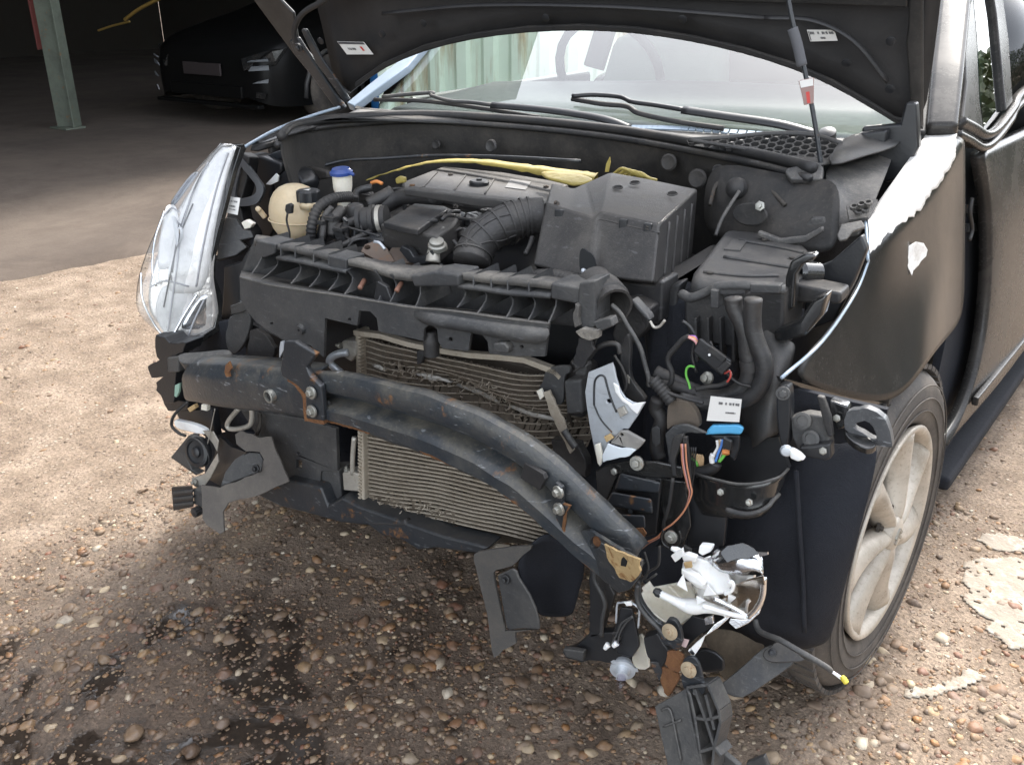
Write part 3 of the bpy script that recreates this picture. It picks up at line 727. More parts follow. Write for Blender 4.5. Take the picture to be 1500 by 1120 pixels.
bar('pillar_trim', [wp(1349, 196, -.004), wp(1362, 100, 0), wp(1376, 0, 0), wr_top+Vector((.02, 0, .01))], .006, .008, WNn, M['rubber'], car)
# roof
ry = [(0, 0), (.6, .05), (1.3, .045), (1.75, .0)]
rows = []
for dy, dz in ry:
    row = []
    for i, p in enumerate(rows and [] or [wl_top.lerp(wr_top, k/6) for k in range(7)]):
        pass
    for k in range(7):
        s = k/3-1; p = wl_top.lerp(wr_top, k/6)+Vector((.1*dy, dy, dz+.03*(1-s*s))); row.append(p)
    rows.append(row)
sheet('roof', rows, M['paint'], car, th=.03, sub=1)
SD = Vector((.0995, .995, 0)); SN = Vector((1, -.10, .12)).normalized(); SP0 = Vector((.83, 1.33, .2))
def sp(u, v, off=0): return VP(u, v, SP0+SN*off, SN)
# front door
fr = [(1441, 222), (1449, 280), (1452, 340), (1450, 430), (1438, 530), (1408, 618), (1385, 660)]
rows = []
for i, (u, v) in enumerate(fr):
    p = sp(u, v); bul = [-.012, .004, .012, .012, .008, .0, -.01][i]
    rows.append([p+SD*.0, p+SD*.05+SN*bul, p+SD*.4+SN*(bul+.012), p+SD*.85+SN*(bul+.012), p+SD*(2.4-(p.y-1.33))+SN*(bul-.03)])
door = sheet('front_door', rows, M['paintgrey'], car, th=.03, sub=2, label='dusty dark grey driver side door')
# crease ridge along the door
bar('door_moulding', [sp(1428, 588, .012), sp(1428, 588, .012)+SD*.4, sp(1428, 588, .012)+SD*1.2], .012, .008, (0, 0, 1), M['paintgrey'], door, bevel=.004)
sill0 = sp(1385, 664, -.05)
bar('sill', [sill0+Vector((0, -.12, -.03)), sill0+SD*.8+Vector((0, 0, -.03)), sill0+SD*1.9+Vector((0, 0, -.03))], .02, .035, (0, 0, 1), M['felt'], car, bevel=.012)
# window frame and quarter glass
BP = sp(1438, 214); UN = Vector((1, -.10, .40)).normalized()
UPL = dict(p0=BP, n=UN)
def upp(u, v, off=0): return VP(u, v, BP+UN*off, UN)
slab('mirror_panel', [(1404, 198), (1409, 190), (1416, 120), (1412, 40), (1408, -30), (1424, -30), (1432, 60), (1436, 150), (1442, 190), (1440, 214), (1420, 208)], M['paintgrey'], door, th=.03, bevel=.006, pl=UPL)
slab('quarter_glass', [(1424, -30), (1452, -30), (1466, 60), (1478, 150), (1442, 192), (1436, 150), (1432, 60)], M['sideglass'], door, th=.004, bevel=0, pl=dict(p0=BP-UN*.012, n=UN))
slab('window_bar', [(1452, -30), (1466, -30), (1478, 60), (1484, 150), (1474, 162), (1468, 100), (1460, 20)], M['paintgrey'], door, th=.02, bevel=.004, pl=UPL)
gl = [upp(1466, -30, -.012), upp(1484, 150, -.012)]
sheet('door_glass', [[gl[0], gl[0]+SD*.8], [gl[1], gl[1]+SD*.8+Vector((0, 0, .05))]], M['sideglass'], door, th=.004, sub=0)
belt = [(1402, 196), (1420, 205), (1440, 216), (1458, 206), (1480, 178), (1500, 148)]
bp_ = [upp(u, v, .004) for u, v in belt]; bp_.append(bp_[-1]+SD*.7+Vector((0, 0, .06)))
tube('belt_line', bp_, .009, M['paintgrey'], door, n=8)
bp2 = [upp(u, v-15, -.004) for u, v in belt]; bp2.append(bp2[-1]+SD*.7+Vector((0, 0, .06)))
tube('belt_seal', bp2, .02, M['paintgrey'], door, n=8, flat=.6)
# inner pillar behind the missing wing rear edge
slab('door_hinge_pillar', [(1400, 196), (1442, 212), (1458, 330), (1456, 450), (1442, 545), (1410, 625), (1380, 668), (1362, 650), (1372, 560), (1396, 450), (1400, 330)], M['felt'], car, th=.02, pl=dict(p0=SP0-SN*.055, n=SN))
slab('door_hinge', [(1416, 300), (1432, 300), (1434, 312), (1416, 312)], M['steel2'], car, th=.02, pl=dict(p0=SP0-SN*.04, n=SN))
slab('door_hinge', [(1416, 328), (1430, 327), (1432, 339), (1416, 340)], M['steel2'], car, th=.02, pl=dict(p0=SP0-SN*.04, n=SN))
tube('door_cable', [sp(u, v, -.03) for u, v in ((1424, 290), (1421, 310), (1424, 335), (1420, 352))], .005, M['rubber'], car)
# rest of the shell (rear, far side, floor), seen only through the glass or from beside
def bx(name, lo, hi, m, parent=None, bevel=.02, label=None): return pbox(name, lo, hi, m, parent or car, bevel, label)
bx('rear_body', (-.86, 2.5, .2), (.93, 3.5, .93), M['paint'], bevel=.1)
bx('far_side', (-.84, 1.36, .2), (-.80, 2.49, .93), M['paint'])
bx('tailgate_panel', (-.7, 3.42, .95), (.8, 3.47, 1.08), M['paint'])
bx('floor_pan', (-.76, 1.2, .17), (.70, 3.4, .21), M['steel2'])
for s, x in ((-1, -.72), (1, .84)):
    bar('centre_pillar', [Vector((x, 2.35, .95)), Vector((x-s*.1, 2.5, 1.5))], .015, .04, (0, 1, 0), M['interior'], car)
    bar('rear_pillar', [Vector((x, 3.42, .95)), Vector((x-s*.1, 3.12, 1.5))], .03, .06, (0, 1, 0), M['paint'], car)
# dashboard and seats seen through the glass
db = [Vector((-.72, 1.12, .93)), Vector((.64, 1.24, .945)), Vector((.68, 1.75, .97)), Vector((.3, 1.85, .99)), Vector((-.1, 1.8, .985)), Vector((-.72, 1.66, .96))]
hullbox('dashboard', db, [p-Vector((0, -.02, .3)) for p in db], M['interior'], car, bevel=.03)
bx('rear_seat', (-.70, 2.56, .5), (.78, 2.72, 1.34), M['interior'], bevel=.05)
def seat(x, y):
    st_ = link('seat', fixn(mesh('seat', *loft_box([(x-.24, x+.24, y, y+.14, .45), (x-.25, x+.25, y+.04, y+.2, .8), (x-.21, x+.21, y+.12, y+.25, 1.08)]))), M['seat'], car, bevel=.05)
    link('headrest', fixn(mesh('headrest', *loft_box([(x-.13, x+.13, y+.16, y+.25, 1.12), (x-.12, x+.12, y+.18, y+.27, 1.3)]))), M['seat'], st_, bevel=.03)
def loft_box(secs):
    vs = []; fs = []
    for x0, x1, y0, y1, z in secs: vs += [(x0, y0, z), (x1, y0, z), (x1, y1, z), (x0, y1, z)]
    for i in range(len(secs)-1):
        for k in range(4): fs.append((i*4+k, i*4+(k+1) % 4, i*4+4+(k+1) % 4, i*4+4+k))
    n = len(vs); fs += [(0, 1, 2, 3), (n-1, n-2, n-3, n-4)]
    return vs, fs
seat(-.40, 2.15); seat(.40, 2.2)
vs, fs = [], []
pts = [Vector((-.40+.18*math.cos(a), 1.86-.07*math.sin(a), .98+.165*math.sin(a))) for a in np.linspace(0, 2*math.pi, 25)]
tube_geo(pts, .015, 8, vs, fs); link('steering_wheel', mesh('steering_wheel', vs, fs), M['interior'], car, smooth=True)

# ------------------------------------------------------------------ front wing on the right, wheel and liner
WG = [[(1268, 322, 'Z', .885), (1290, 290, 'Z', .905), (1315, 255, 'Z', .928), (1340, 220, 'Z', .948), (1362, 188, 'Z', .965)],
      [(1270, 348, 'X', .715), (1300, 314, 'X', .725), (1335, 280, 'X', .732), (1372, 232, 'X', .738), (1400, 196, 'X', .738)],
      [(1271, 378, 'X', .728), (1310, 340, 'X', .745), (1350, 308, 'X', .752), (1388, 255, 'X', .757), (1413, 205, 'X', .752)],
      [(1270, 386, 'X', .728), (1309, 350, 'X', .7465), (1351, 317, 'X', .7535), (1390, 264, 'X', .7585), (1414, 213, 'X', .7535)],
      [(1251, 432, 'X', .728), (1300, 420, 'X', .752), (1345, 400, 'X', .768), (1388, 360, 'X', .776), (1414, 320, 'X', .765)],
      [(1204, 500, 'X', .722), (1270, 512, 'X', .757), (1330, 492, 'X', .790), (1375, 440, 'X', .803), (1413, 400, 'X', .786)],
      [(1145, 553, 'X', .708), (1240, 580, 'X', .757), (1318, 598, 'X', .812), (1370, 508, 'X', .828), (1412, 472, 'X', .803)]]
rows = [[V(u, v, **{a: x}) for u, v, a, x in r] for r in WG]
wtop = [catmull(r, 40) for r in rows[:3]]
wing = sheet('front_wing', rows, M['paint'], car, th=.004, sub=3, label='glossy black right front wing with scuffs and a bright chip')
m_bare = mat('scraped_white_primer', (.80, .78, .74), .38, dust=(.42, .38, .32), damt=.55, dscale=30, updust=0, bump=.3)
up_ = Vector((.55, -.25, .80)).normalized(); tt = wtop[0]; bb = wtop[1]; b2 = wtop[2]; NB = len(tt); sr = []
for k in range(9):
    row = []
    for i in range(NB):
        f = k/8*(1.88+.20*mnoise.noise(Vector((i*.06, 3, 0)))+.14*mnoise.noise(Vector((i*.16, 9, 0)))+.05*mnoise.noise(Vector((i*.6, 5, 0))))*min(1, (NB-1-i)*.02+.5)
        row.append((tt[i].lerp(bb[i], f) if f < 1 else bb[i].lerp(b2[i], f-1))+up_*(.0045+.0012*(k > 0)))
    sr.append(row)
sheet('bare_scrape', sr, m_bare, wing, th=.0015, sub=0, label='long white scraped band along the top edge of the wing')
fe = [r[0] for r in rows]
tube('wing_edge', fe, .0028, M['edge'], wing, n=6)
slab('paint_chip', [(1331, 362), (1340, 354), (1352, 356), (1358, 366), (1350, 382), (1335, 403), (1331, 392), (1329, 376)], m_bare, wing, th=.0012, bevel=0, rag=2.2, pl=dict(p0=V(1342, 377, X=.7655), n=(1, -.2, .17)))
slab('wing_flange', [(1147, 553), (1240, 577), (1318, 595), (1316, 603), (1238, 587), (1150, 562)], M['glossblack'], wing, th=.012, pl=dict(p0=rows[-1][1]-Vector((.012, 0, 0)), n=(rows[-1][2]-rows[-1][0]).cross(Vector((0, 0, 1)))))
WC = Vector((.825, .715, .305)); ST = math.radians(6.5)
wa = Vector((math.sin(ST), math.cos(ST), 0)); wnn = Vector((math.cos(ST), -math.sin(ST), .02)).normalized()
wz = wnn.cross(wa).normalized(); wz = wz if wz.z > 0 else -wz
wheel = empty('wheel', (0, 0, 0)); wheel.parent = car
vs, fs = [], []
TR = .318
prof = [(.20, -.17), (.255, -.19), (.295, -.188), (TR-.006, -.17), (TR, -.15), (TR, -.055), (TR-.004, -.03), (TR-.016, -.012), (.288, .002), (.262, .006), (.235, .003), (.215, -.004), (.207, -.016), (.203, -.03)]
n = 72
for r, h in prof:
    for k in range(n):
        q = 2*math.pi*k/n; vs.append(WC+wnn*h+wa*(r*math.cos(q))+wz*(r*math.sin(q)))
for i in range(len(prof)-1):
    for k in range(n): fs.append((i*n+k, i*n+(k+1) % n, (i+1)*n+(k+1) % n, (i+1)*n+k))
link('tyre', fixn(mesh('tyre', vs, fs)), M['tyre'], wheel, smooth=True, sub=1)
for r_, h_ in ((.238, .0045), (.262, .0068), (.286, .0034)):
    vs, fs = tube_geo([WC+wnn*h_+wa*(r_*math.cos(q))+wz*(r_*math.sin(q)) for q in np.linspace(0, 2*math.pi, 73)], .0013, 6, cap=False)
    link('sidewall_ring', mesh('sidewall_ring', vs, fs), M['tyre'], wheel, smooth=True)
vs, fs = [], []            # tread grooves standing as shoulder blocks
for k in range(64):
    q = 2*math.pi*k/64
    c = WC+wnn*-.035+wa*((TR-.001)*math.cos(q))+wz*((TR-.001)*math.sin(q)); rad = (wa*math.cos(q)+wz*math.sin(q)); tan = wz*math.cos(q)-wa*math.sin(q)
    obox_geo(c, wnn*.022, tan*.0115, rad*.0045, vs, fs)
    obox_geo(c-wnn*.06, wnn*.026, tan*.0115, rad*.006, vs, fs)
link('tread', fixn(mesh('tread', vs, fs)), M['tyre'], wheel, kind='stuff')
vs, fs = [], []
def wpt(r, a, h): return WC+wnn*h+wa*(r*math.cos(a))+wz*(r*math.sin(a))
prof = [(.204, -.012), (.210, .000), (.206, .004), (.196, .000), (.190, -.02), (.187, -.06)]; n = 64
for r, h in prof:
    for k in range(n): vs.append(wpt(r, 2*math.pi*k/n, h))
for i in range(len(prof)-1):
    for k in range(n): fs.append((i*n+k, i*n+(k+1) % n, (i+1)*n+(k+1) % n, (i+1)*n+k))
rim = link('rim', fixn(mesh('rim', vs, fs)), M['rim'], wheel, smooth=True)
for s in range(7):
    a0 = 2*math.pi*(s+.35)/7; vs, fs = [], []
    R_ = [.028, .05, .085, .125, .165, .198]
    for i, r in enumerate(R_):
        t = i/5; sw = .22*t*t; wl_ = [.42, .33, .235, .195, .20, .24][i]
        h = [.004, .006, .002, -.002, -.004, -.004][i]
        for a_, dh in ((-wl_, -.03), (-wl_*.95, -.006), (-wl_*.25, .0), (.0, .007), (wl_*.9, -.012), (wl_, -.035)):
            vs.append(wpt(r, a0+sw+a_, h+dh))
    for i in range(5):
        for k in range(5): fs.append((i*6+k, i*6+k+1, i*6+k+7, i*6+k+6))
    link('spoke', mesh('spoke', vs, fs), M['rim'], rim, smooth=True, solid=.003, sub=1)
vs, fs = [], []
for r, h in ((.036, -.01), (.036, .006), (.03, .011), (0.001, .013)):
    for k in range(20): vs.append(wpt(r, 2*math.pi*k/20, h))
for i in range(3):
    for k in range(20): fs.append((i*20+k, i*20+(k+1) % 20, i*20+20+(k+1) % 20, i*20+20+k))
cap = link('centre_cap', fixn(mesh('centre_cap', vs, fs)), M['rim'], rim, smooth=True)
for s in range(2):                                   # the maker's double chevron, raised on the cap
    vs, fs = [], []
    for sg in (1, -1):
        A_, B_ = (sg*.016, -.012+s*.011), (0, .002+s*.011)
        c = (wpt(0, 0, .0135)+wa*((A_[0]+B_[0])/2)+wz*((A_[1]+B_[1])/2)); dd = (wa*(B_[0]-A_[0])+wz*(B_[1]-A_[1])); L_ = dd.length; dd /= L_
        obox_geo(c, dd*L_/2, wnn.cross(dd)*.0028, wnn*.0015, vs, fs)
    link('emblem', fixn(mesh('emblem', vs, fs)), M['zinc'], rim)
for s in range(7):
    bolt(wpt(.056, 2*math.pi*(s+.85)/7, -.012), wnn, M['disc'], rim, .009, name='lug_hole')
vs, fs = [], []
for r, h in ((.2, -.07), (.001, -.065)):
    for k in range(40): vs.append(wpt(r, 2*math.pi*k/40, h))
for k in range(40): fs.append((k, (k+1) % 40, 40+(k+1) % 40, 40+k))
link('brake_drum', fixn(mesh('brake_drum', vs, fs)), M['disc'], wheel)
LN = [[(990, 700), (1070, 700), (1150, 668), (1225, 640), (1300, 622)],
      [(990, 770), (1070, 780), (1150, 770), (1218, 755), (1268, 742)],
      [(1000, 850), (1070, 850), (1150, 850), (1215, 845), (1244, 834)],
      [(1020, 920), (1080, 925), (1140, 928), (1195, 932), (1220, 926)],
      [(1045, 946), (1090, 952), (1140, 952), (1185, 950), (1212, 942)]]
LY = [.40, .345, .315, .318, .345]; LR = [.06, 0, -.01, .0, .02]
random.seed(3)
rows = [[V(u, v, Y=LY[j]+LR[i]+random.uniform(-.006, .006)) for j, (u, v) in enumerate(r)] for i, r in enumerate(LN)]
liner = sheet('wheel_arch_liner', rows, M['felt'], car, th=.004, sub=2, label='black fibre wheel arch liner in front of the tyre')
tube('liner_rib', [V(u, v, Y=.306) for u, v in ((1166, 690), (1170, 760), (1176, 850), (1178, 925))], .004, M['felt'], liner)
rows2 = [[rows[i][-1], rows[i][-1]+Vector((-.03, .25, 0)), rows[i][-1]+Vector((-.05, .5, .0))] for i in range(2)]
bx('inner_wheelhouse', (.44, .40, .25), (.60, 1.15, .80), M['felt'])
# far side wing and wheel, low in view behind the radiator
lw = [[V(357, 214, X=-.70), V(420, 185, X=-.72), V(500, 160, X=-.74)], [V(372, 225, X=-.66), V(424, 205, X=-.67), V(505, 172, X=-.68)]]
sheet('far_wing_edge', lw, M['paint'], car, th=.004, sub=1)
tube('far_wing_lip', [V(u, v, X=-.70) for u, v in ((357, 216), (400, 192), (450, 172), (497, 157))], .004, M['edge'], car)
bx('far_wing', (-.80, .75, .45), (-.76, 1.35, .90), M['paint'])
vs, fs = [], []; lathe_geo([(.2, -.09), (.3, -.09), (.318, -.05), (.318, .05), (.3, .09), (.2, .09), (.0, .06)], (-.70, .84, .305), (-1, 0, 0), 40, vs, fs)
link('tyre', fixn(mesh('tyre', vs, fs)), M['tyre'], car, smooth=True)
# ================================================================== ENGINE BAY
def T(u, v, y, n): return dict(p0=V(u, v, Y=y), n=n)
def px(o, s, pts): return [(o[0]+x/s, o[1]+y/s) for x, y in pts]
# cowl seal, cowl panel and firewall
seal = [(412, 200), (426, 186), (460, 178), (520, 171), (620, 167), (750, 174), (900, 189), (1050, 214), (1130, 230), (1192, 246)]
sz = [V(u, v, Z=.95) for u, v in seal]
tube('cowl_seal', sz, .010, M['rubber'], car, n=10, label='black rubber seal along the front of the cowl')
tube('cowl_lip', [p+Vector((0, -.014, -.016)) for p in sz], .007, M['plastic'], car, n=8)
sc2 = catmull(sz, 3)
rows = [sc2, [p+Vector((0, -.004, -.03)) for p in sc2], [p+Vector((0, .015, -.10)) for p in sc2], [p+Vector((0, .05, -.22)) for p in sc2], [p+Vector((0, .06, -.5)) for p in sc2]]
m_fw = mat('dirty_firewall', (.011, .011, .011), .6, dust=(.11, .095, .08), damt=.6, dscale=8, bump=.5, bscale=60, updust=.25)
fwall = sheet('firewall', rows, m_fw, car, th=.004, sub=1)
top_px = [(528, 160), (560, 162), (640, 170), (760, 182), (880, 189), (960, 192), (1040, 196), (1120, 200), (1220, 205), (1322, 206)]
ctop = catmull([wp(u, v, -.012) for u, v in top_px], 3)
rows = [ctop, [a.lerp(b_, .5)-Vector((0, 0, .006)) for a, b_ in zip(ctop, sc2)], sc2]
m_cowl = mat('weathered_cowl_plastic', (.028, .028, .029), .5, dust=(.15, .135, .115), damt=.8, dscale=7, bump=.2)
cowl = sheet('cowl_panel', rows, m_cowl, car, th=.004, sub=0)
# honeycomb intake grille on the cowl
HCN = Vector((.02, -.42, .9)).normalized(); HC0 = V(1120, 212, Z=.962)+HCN*.006
def hcp(u, v): return VP(u, v, HC0, HCN)
out = [(1008, 205), (1060, 202), (1130, 196), (1190, 198), (1232, 210), (1222, 226), (1195, 240), (1130, 226), (1060, 213)]
O3 = [hcp(*p) for p in out]
ha, hb = inplane(HC0, HCN); ha = (HDIR-HCN*HDIR.dot(HCN)).normalized(); hb = HCN.cross(ha)
o2 = [((p-HC0).dot(ha), (p-HC0).dot(hb)) for p in O3]
def inside(x, y, poly):
    r = False; j = len(poly)-1
    for i in range(len(poly)):
        xi, yi = poly[i]; xj, yj = poly[j]
        if (yi > y) != (yj > y) and x < (xj-xi)*(y-yi)/(yj-yi)+xi: r = not r
        j = i
    return r
vs, fs = [], []; hr = .0105
for i in range(-30, 31):
    for j in range(-16, 17):
        x = i*hr*1.5*1.0; y = (j+(i % 2)*.5)*hr*math.sqrt(3)
        if not inside(x, y, o2): continue
        b_ = len(vs)
        for rr, dz in ((hr*1.0, 0), (hr*.80, 0), (hr*.80, -.008)):
            for k in range(6):
                q = math.pi/3*k; vs.append(HC0+ha*(x+rr*math.cos(q))+hb*(y+rr*math.sin(q))+HCN*dz)
        for k in range(6):
            k2 = (k+1) % 6
            fs.append((b_+k, b_+k2, b_+6+k2, b_+6+k)); fs.append((b_+6+k, b_+6+k2, b_+12+k2, b_+12+k))
link('honeycomb_grille', mesh('honeycomb_grille', vs, fs), m_cowl, cowl)
vs, fs = slab_geo([[p-HCN*.011 for p in O3]], -HCN, .002)
link('grille_void', fixn(mesh('grille_void', vs, fs)), M['interior'], cowl)
tube('grille_rim', [hcp(*p) for p in out[:5]], .005, m_cowl, cowl)
tube('grille_rim', [hcp(*p) for p in out[4:]+out[:1]], .004, m_cowl, cowl)
# pale toothed strip at the glass edge
vs, fs = [], []
a_, b_ = [wp(u, v, .006) for u, v in ((918, 184), (1000, 186), (1120, 194))], None
tp = catmull(a_, 10)
for i in range(len(tp)-1):
    c = (tp[i]+tp[i+1])/2; d_ = (tp[i+1]-tp[i]).normalized(); obox_geo(c-WU*.006, d_*.0075, WU*.006, WNn*.002, vs, fs)
link('glass_clip', fixn(mesh('glass_clip', vs, fs)), M['edge'], cowl)
vs, fs = [], []
tp = catmull([wp(u, v, .004) for u, v in ((522, 158), (548, 164), (600, 170), (660, 176))], 8)
for i in range(0, len(tp)-1, 1):
    c = (tp[i]+tp[i+1])/2; d_ = (tp[i+1]-tp[i]).normalized(); obox_geo(c, d_*.006, WU*.005, WNn*.003, vs, fs)
link('glass_clip', fixn(mesh('glass_clip', vs, fs)), M['plastic2'], cowl)
sheet('cowl_corner', [[V(1238, 196, Z=.985), V(1262, 196, Z=.985), V(1300, 186, Z=.985), V(1330, 190, Z=.98)], [V(1205, 240, Z=.955), V(1230, 240, Z=.958), V(1268, 225, Z=.965), V(1318, 215, Z=.968)]], m_cowl, cowl, th=.004, sub=1)
# wipers
w1 = tube('wiper_arm', [wp(u, v, o) for u, v, o in ((1196, 197, .02), (1140, 182, .034), (1060, 170, .034), (1000, 161, .032))], .011, M['plastic3'], car, flat=.5, label='wiper arm lying over the bright side of the windscreen')
tube('wiper_arm_tip', [wp(u, v, .03) for u, v in ((1002, 161), (960, 154), (925, 149), (908, 142), (870, 139), (838, 141))], .0055, M['plastic3'], w1)
tube('wiper_blade', [wp(u, v, .014) for u, v in ((838, 145), (880, 152), (918, 156), (936, 166), (990, 178), (1060, 188))], .0065, M['rubber'], w1, flat=.8)
lathe('wiper_pivot', [(.018, -.01), (.017, .012), (.008, .016), (0, .016)], wp(1212, 200, .012), WNn, M['plastic3'], w1)
w2 = tube('wiper_arm', [wp(u, v, o) for u, v, o in ((922, 188, .02), (890, 176, .03), (850, 168, .03), (790, 160, .03), (720, 154, .028))], .010, M['plastic3'], car, flat=.5, label='wiper arm low on the dark side of the windscreen')
tube('wiper_arm_tip', [wp(u, v, .026) for u, v in ((722, 154), (690, 150), (660, 148), (632, 140), (634, 136), (600, 138), (560, 142))], .005, M['plastic2'], w2)
tube('wiper_blade', [wp(u, v, .012) for u, v in ((548, 146), (620, 148), (700, 158), (790, 172))], .006, M['rubber'], w2, flat=.8)
# bonnet prop with a sleeve and a tag
pr = [(1150, -40), (1155, 0), (1163, 40), (1178, 100), (1184, 130), (1191, 165), (1199, 215), (1204, 262), (1203, 330)]
prod = tube('bonnet_prop', [V(u, v, Y=.80-.0*i) for i, (u, v) in enumerate(pr)], .0042, M['steel2'], car, n=10, label='thin grey rod propping the bonnet open')
tube('foam_sleeve', [V(u, v, Y=.80) for u, v in ((1161, 42), (1168, 66), (1175, 97))], .0095, mat('grey_foam', (.09, .09, .095), .9), prod)
TGA, TGB = V(1181, 116, Y=.79), V(1185, 153, Y=.79)
tg = (TGB-TGA).normalized(); tr = tg.cross((TGA-CAM).normalized()).normalized()
tagm = link('warning_tag', fixn(mesh('warning_tag', *slab_geo([[TGA-tr*.013, TGA+tr*.013, TGB+tr*.008, TGB-tr*.008]], (TGA-CAM).normalized(), .004))), mat('grey_brown_tag', (.25, .16, .14), .5), prod, bevel=.001, label='small paper tag wrapped round the prop rod')
nn = (TGA-CAM).normalized()
for a0, a1, wd, mm in ((.02, .30, .0115, M['paper']), (.5, .95, .003, M['redink'])):
    link('print', fixn(mesh('print', *slab_geo([[TGA.lerp(TGB, a0)-tr*wd-nn*.0006, TGA.lerp(TGB, a0)+tr*wd-nn*.0006, TGA.lerp(TGB, a1)+tr*wd*.9-nn*.0006, TGA.lerp(TGB, a1)-tr*wd*.9-nn*.0006]], nn, .0004))), mm, tagm)

# ---------------- inner wing and strut tower on the right
m_dusty = mat('dusty_inner_steel', (.03, .03, .032), .5, dust=(.24, .22, .19), damt=.9, dscale=9, bump=.3, updust=.35)
rows = [[V(1040, 232, Y=.80), V(1120, 250, Y=.78), V(1190, 262, Y=.76), V(1232, 262, Y=.74)],
        [V(1030, 290, Y=.78), V(1100, 300, Y=.72), V(1180, 320, Y=.70), V(1228, 320, Y=.70)],
        [V(1030, 350, Y=.76), V(1100, 360, Y=.70), V(1180, 372, Y=.68), V(1228, 370, Y=.68)]]
sheet('strut_tower', rows, m_fw, car, th=.004, sub=2)
lathe('cable_grommet', [(.02, 0), (.019, .012), (.009, .022), (0, .024)], V(1081, 276, Y=.755), (-.2, -.9, .2), M['rubber'], car)
tube('bonnet_cable', [V(1083, 280, Y=.73), V(1070, 300, Y=.71), V(1057, 322, Y=.69), V(1048, 345, Y=.67)], .0035, m_dusty, car)
rows = [[V(1205, 240, Z=.945), V(1235, 236, Z=.94), V(1276, 226, Z=.945), V(1318, 206, Z=.955)], [V(1216, 300, Z=.90), V(1240, 292, Z=.90), V(1272, 280, Z=.91), V(1292, 270, Z=.915)], [V(1222, 345, Z=.84), V(1240, 348, Z=.84), V(1256, 345, Z=.86), V(1266, 332, Z=.872)]]
sheet('inner_wing', rows, m_dusty, car, th=.003, sub=2)
slab('hinge_foot', [(1262, 186), (1318, 182), (1326, 150), (1342, 150), (1346, 215), (1322, 262), (1296, 268), (1286, 240), (1262, 216)], M['plastic3'], car, th=.03, bevel=.005, Y=1.0)
slab('hinge_foot', [(1254, 196), (1300, 190), (1296, 214), (1262, 224)], M['plastic3'], car, th=.03, bevel=.005, Y=.97)
slab('wing_bracket', [(1240, 300), (1262, 292), (1286, 292), (1272, 318), (1244, 322)], m_dusty, car, th=.01, bevel=.003, holes=[circ(1253, 308, 4), circ(1268, 304, 4)], pl=T(1260, 305, .70, (0, -.5, .86)))
vs, fs = [], []
for (u, v) in ((1251, 305), (1262, 301), (1272, 299), (1258, 312), (1268, 309)):
    lathe_geo([(.007, 0), (.007, .006), (.004, .006), (.004, 0)], V(u, v, Y=.68), (0, -.5, .86), 10, vs, fs)
link('pierced_rosette', mesh('pierced_rosette', vs, fs), m_dusty, car)
slab('wing_tab', [(1232, 328), (1262, 322), (1268, 332), (1250, 338), (1240, 350), (1230, 352), (1226, 344)], m_dusty, car, th=.006, bevel=.002, pl=T(1250, 335, .56, (.1, -.6, .7)))
slab('inner_bracket', [(1178, 330), (1190, 318), (1208, 318), (1214, 340), (1204, 362), (1186, 356)], m_dusty, car, th=.03, bevel=.004, Y=.70)
slab('inner_bracket', [(1196, 236), (1206, 244), (1204, 262), (1158, 262), (1150, 252), (1152, 246)], m_dusty, car, th=.012, bevel=.003, pl=T(1180, 252, .76, (0, -.5, .8)))
slab('lamp_mount', [(1150, 405), (1158, 382), (1178, 372), (1194, 372), (1194, 380), (1176, 388), (1166, 402), (1162, 452), (1146, 460)], M['glossblack'], car, th=.022, bevel=.005, Y=.40)
slab('lamp_mount', [(1196, 392), (1216, 384), (1262, 344), (1270, 366), (1252, 412), (1222, 470), (1196, 480), (1172, 486), (1180, 440), (1196, 420)], M['plastic3'], car, th=.02, bevel=.004, Y=.52)
slab('lamp_mount', [(1160, 414), (1232, 428), (1232, 446), (1160, 444)], M['plastic'], car, th=.05, bevel=.005, Y=.44)
slab('lamp_mount', [(1132, 486), (1170, 470), (1190, 440), (1212, 430), (1205, 462), (1180, 492), (1150, 500), (1134, 500)], M['glossblack'], car, th=.03, bevel=.005, Y=.36)
lathe('mount_socket', [(.017, 0), (.018, .03), (.012, .035), (.011, .02), (0, .018)], V(1198, 400, Y=.50), (-.6, -.7, .1), M['glossblack'], car)
# under-bay dark machinery so that gaps show mechanical shapes, not daylight
hullbox('engine_block', [(-.42, .50, .35), (.42, .50, .35), (.42, .50, .70), (-.42, .52, .72)], [(-.42, .90, .35), (.42, .90, .35), (.42, .86, .74), (-.42, .86, .76)], M['plastic3'], car, bevel=.03)
hullbox('undertray', [(-.55, .48, .19), (.40, .48, .22), (.40, .50, .25), (-.55, .50, .22)], [(-.60, 1.3, .18), (.50, 1.3, .18), (.50, 1.3, .22), (-.60, 1.3, .22)], M['felt'], car, bevel=.01)

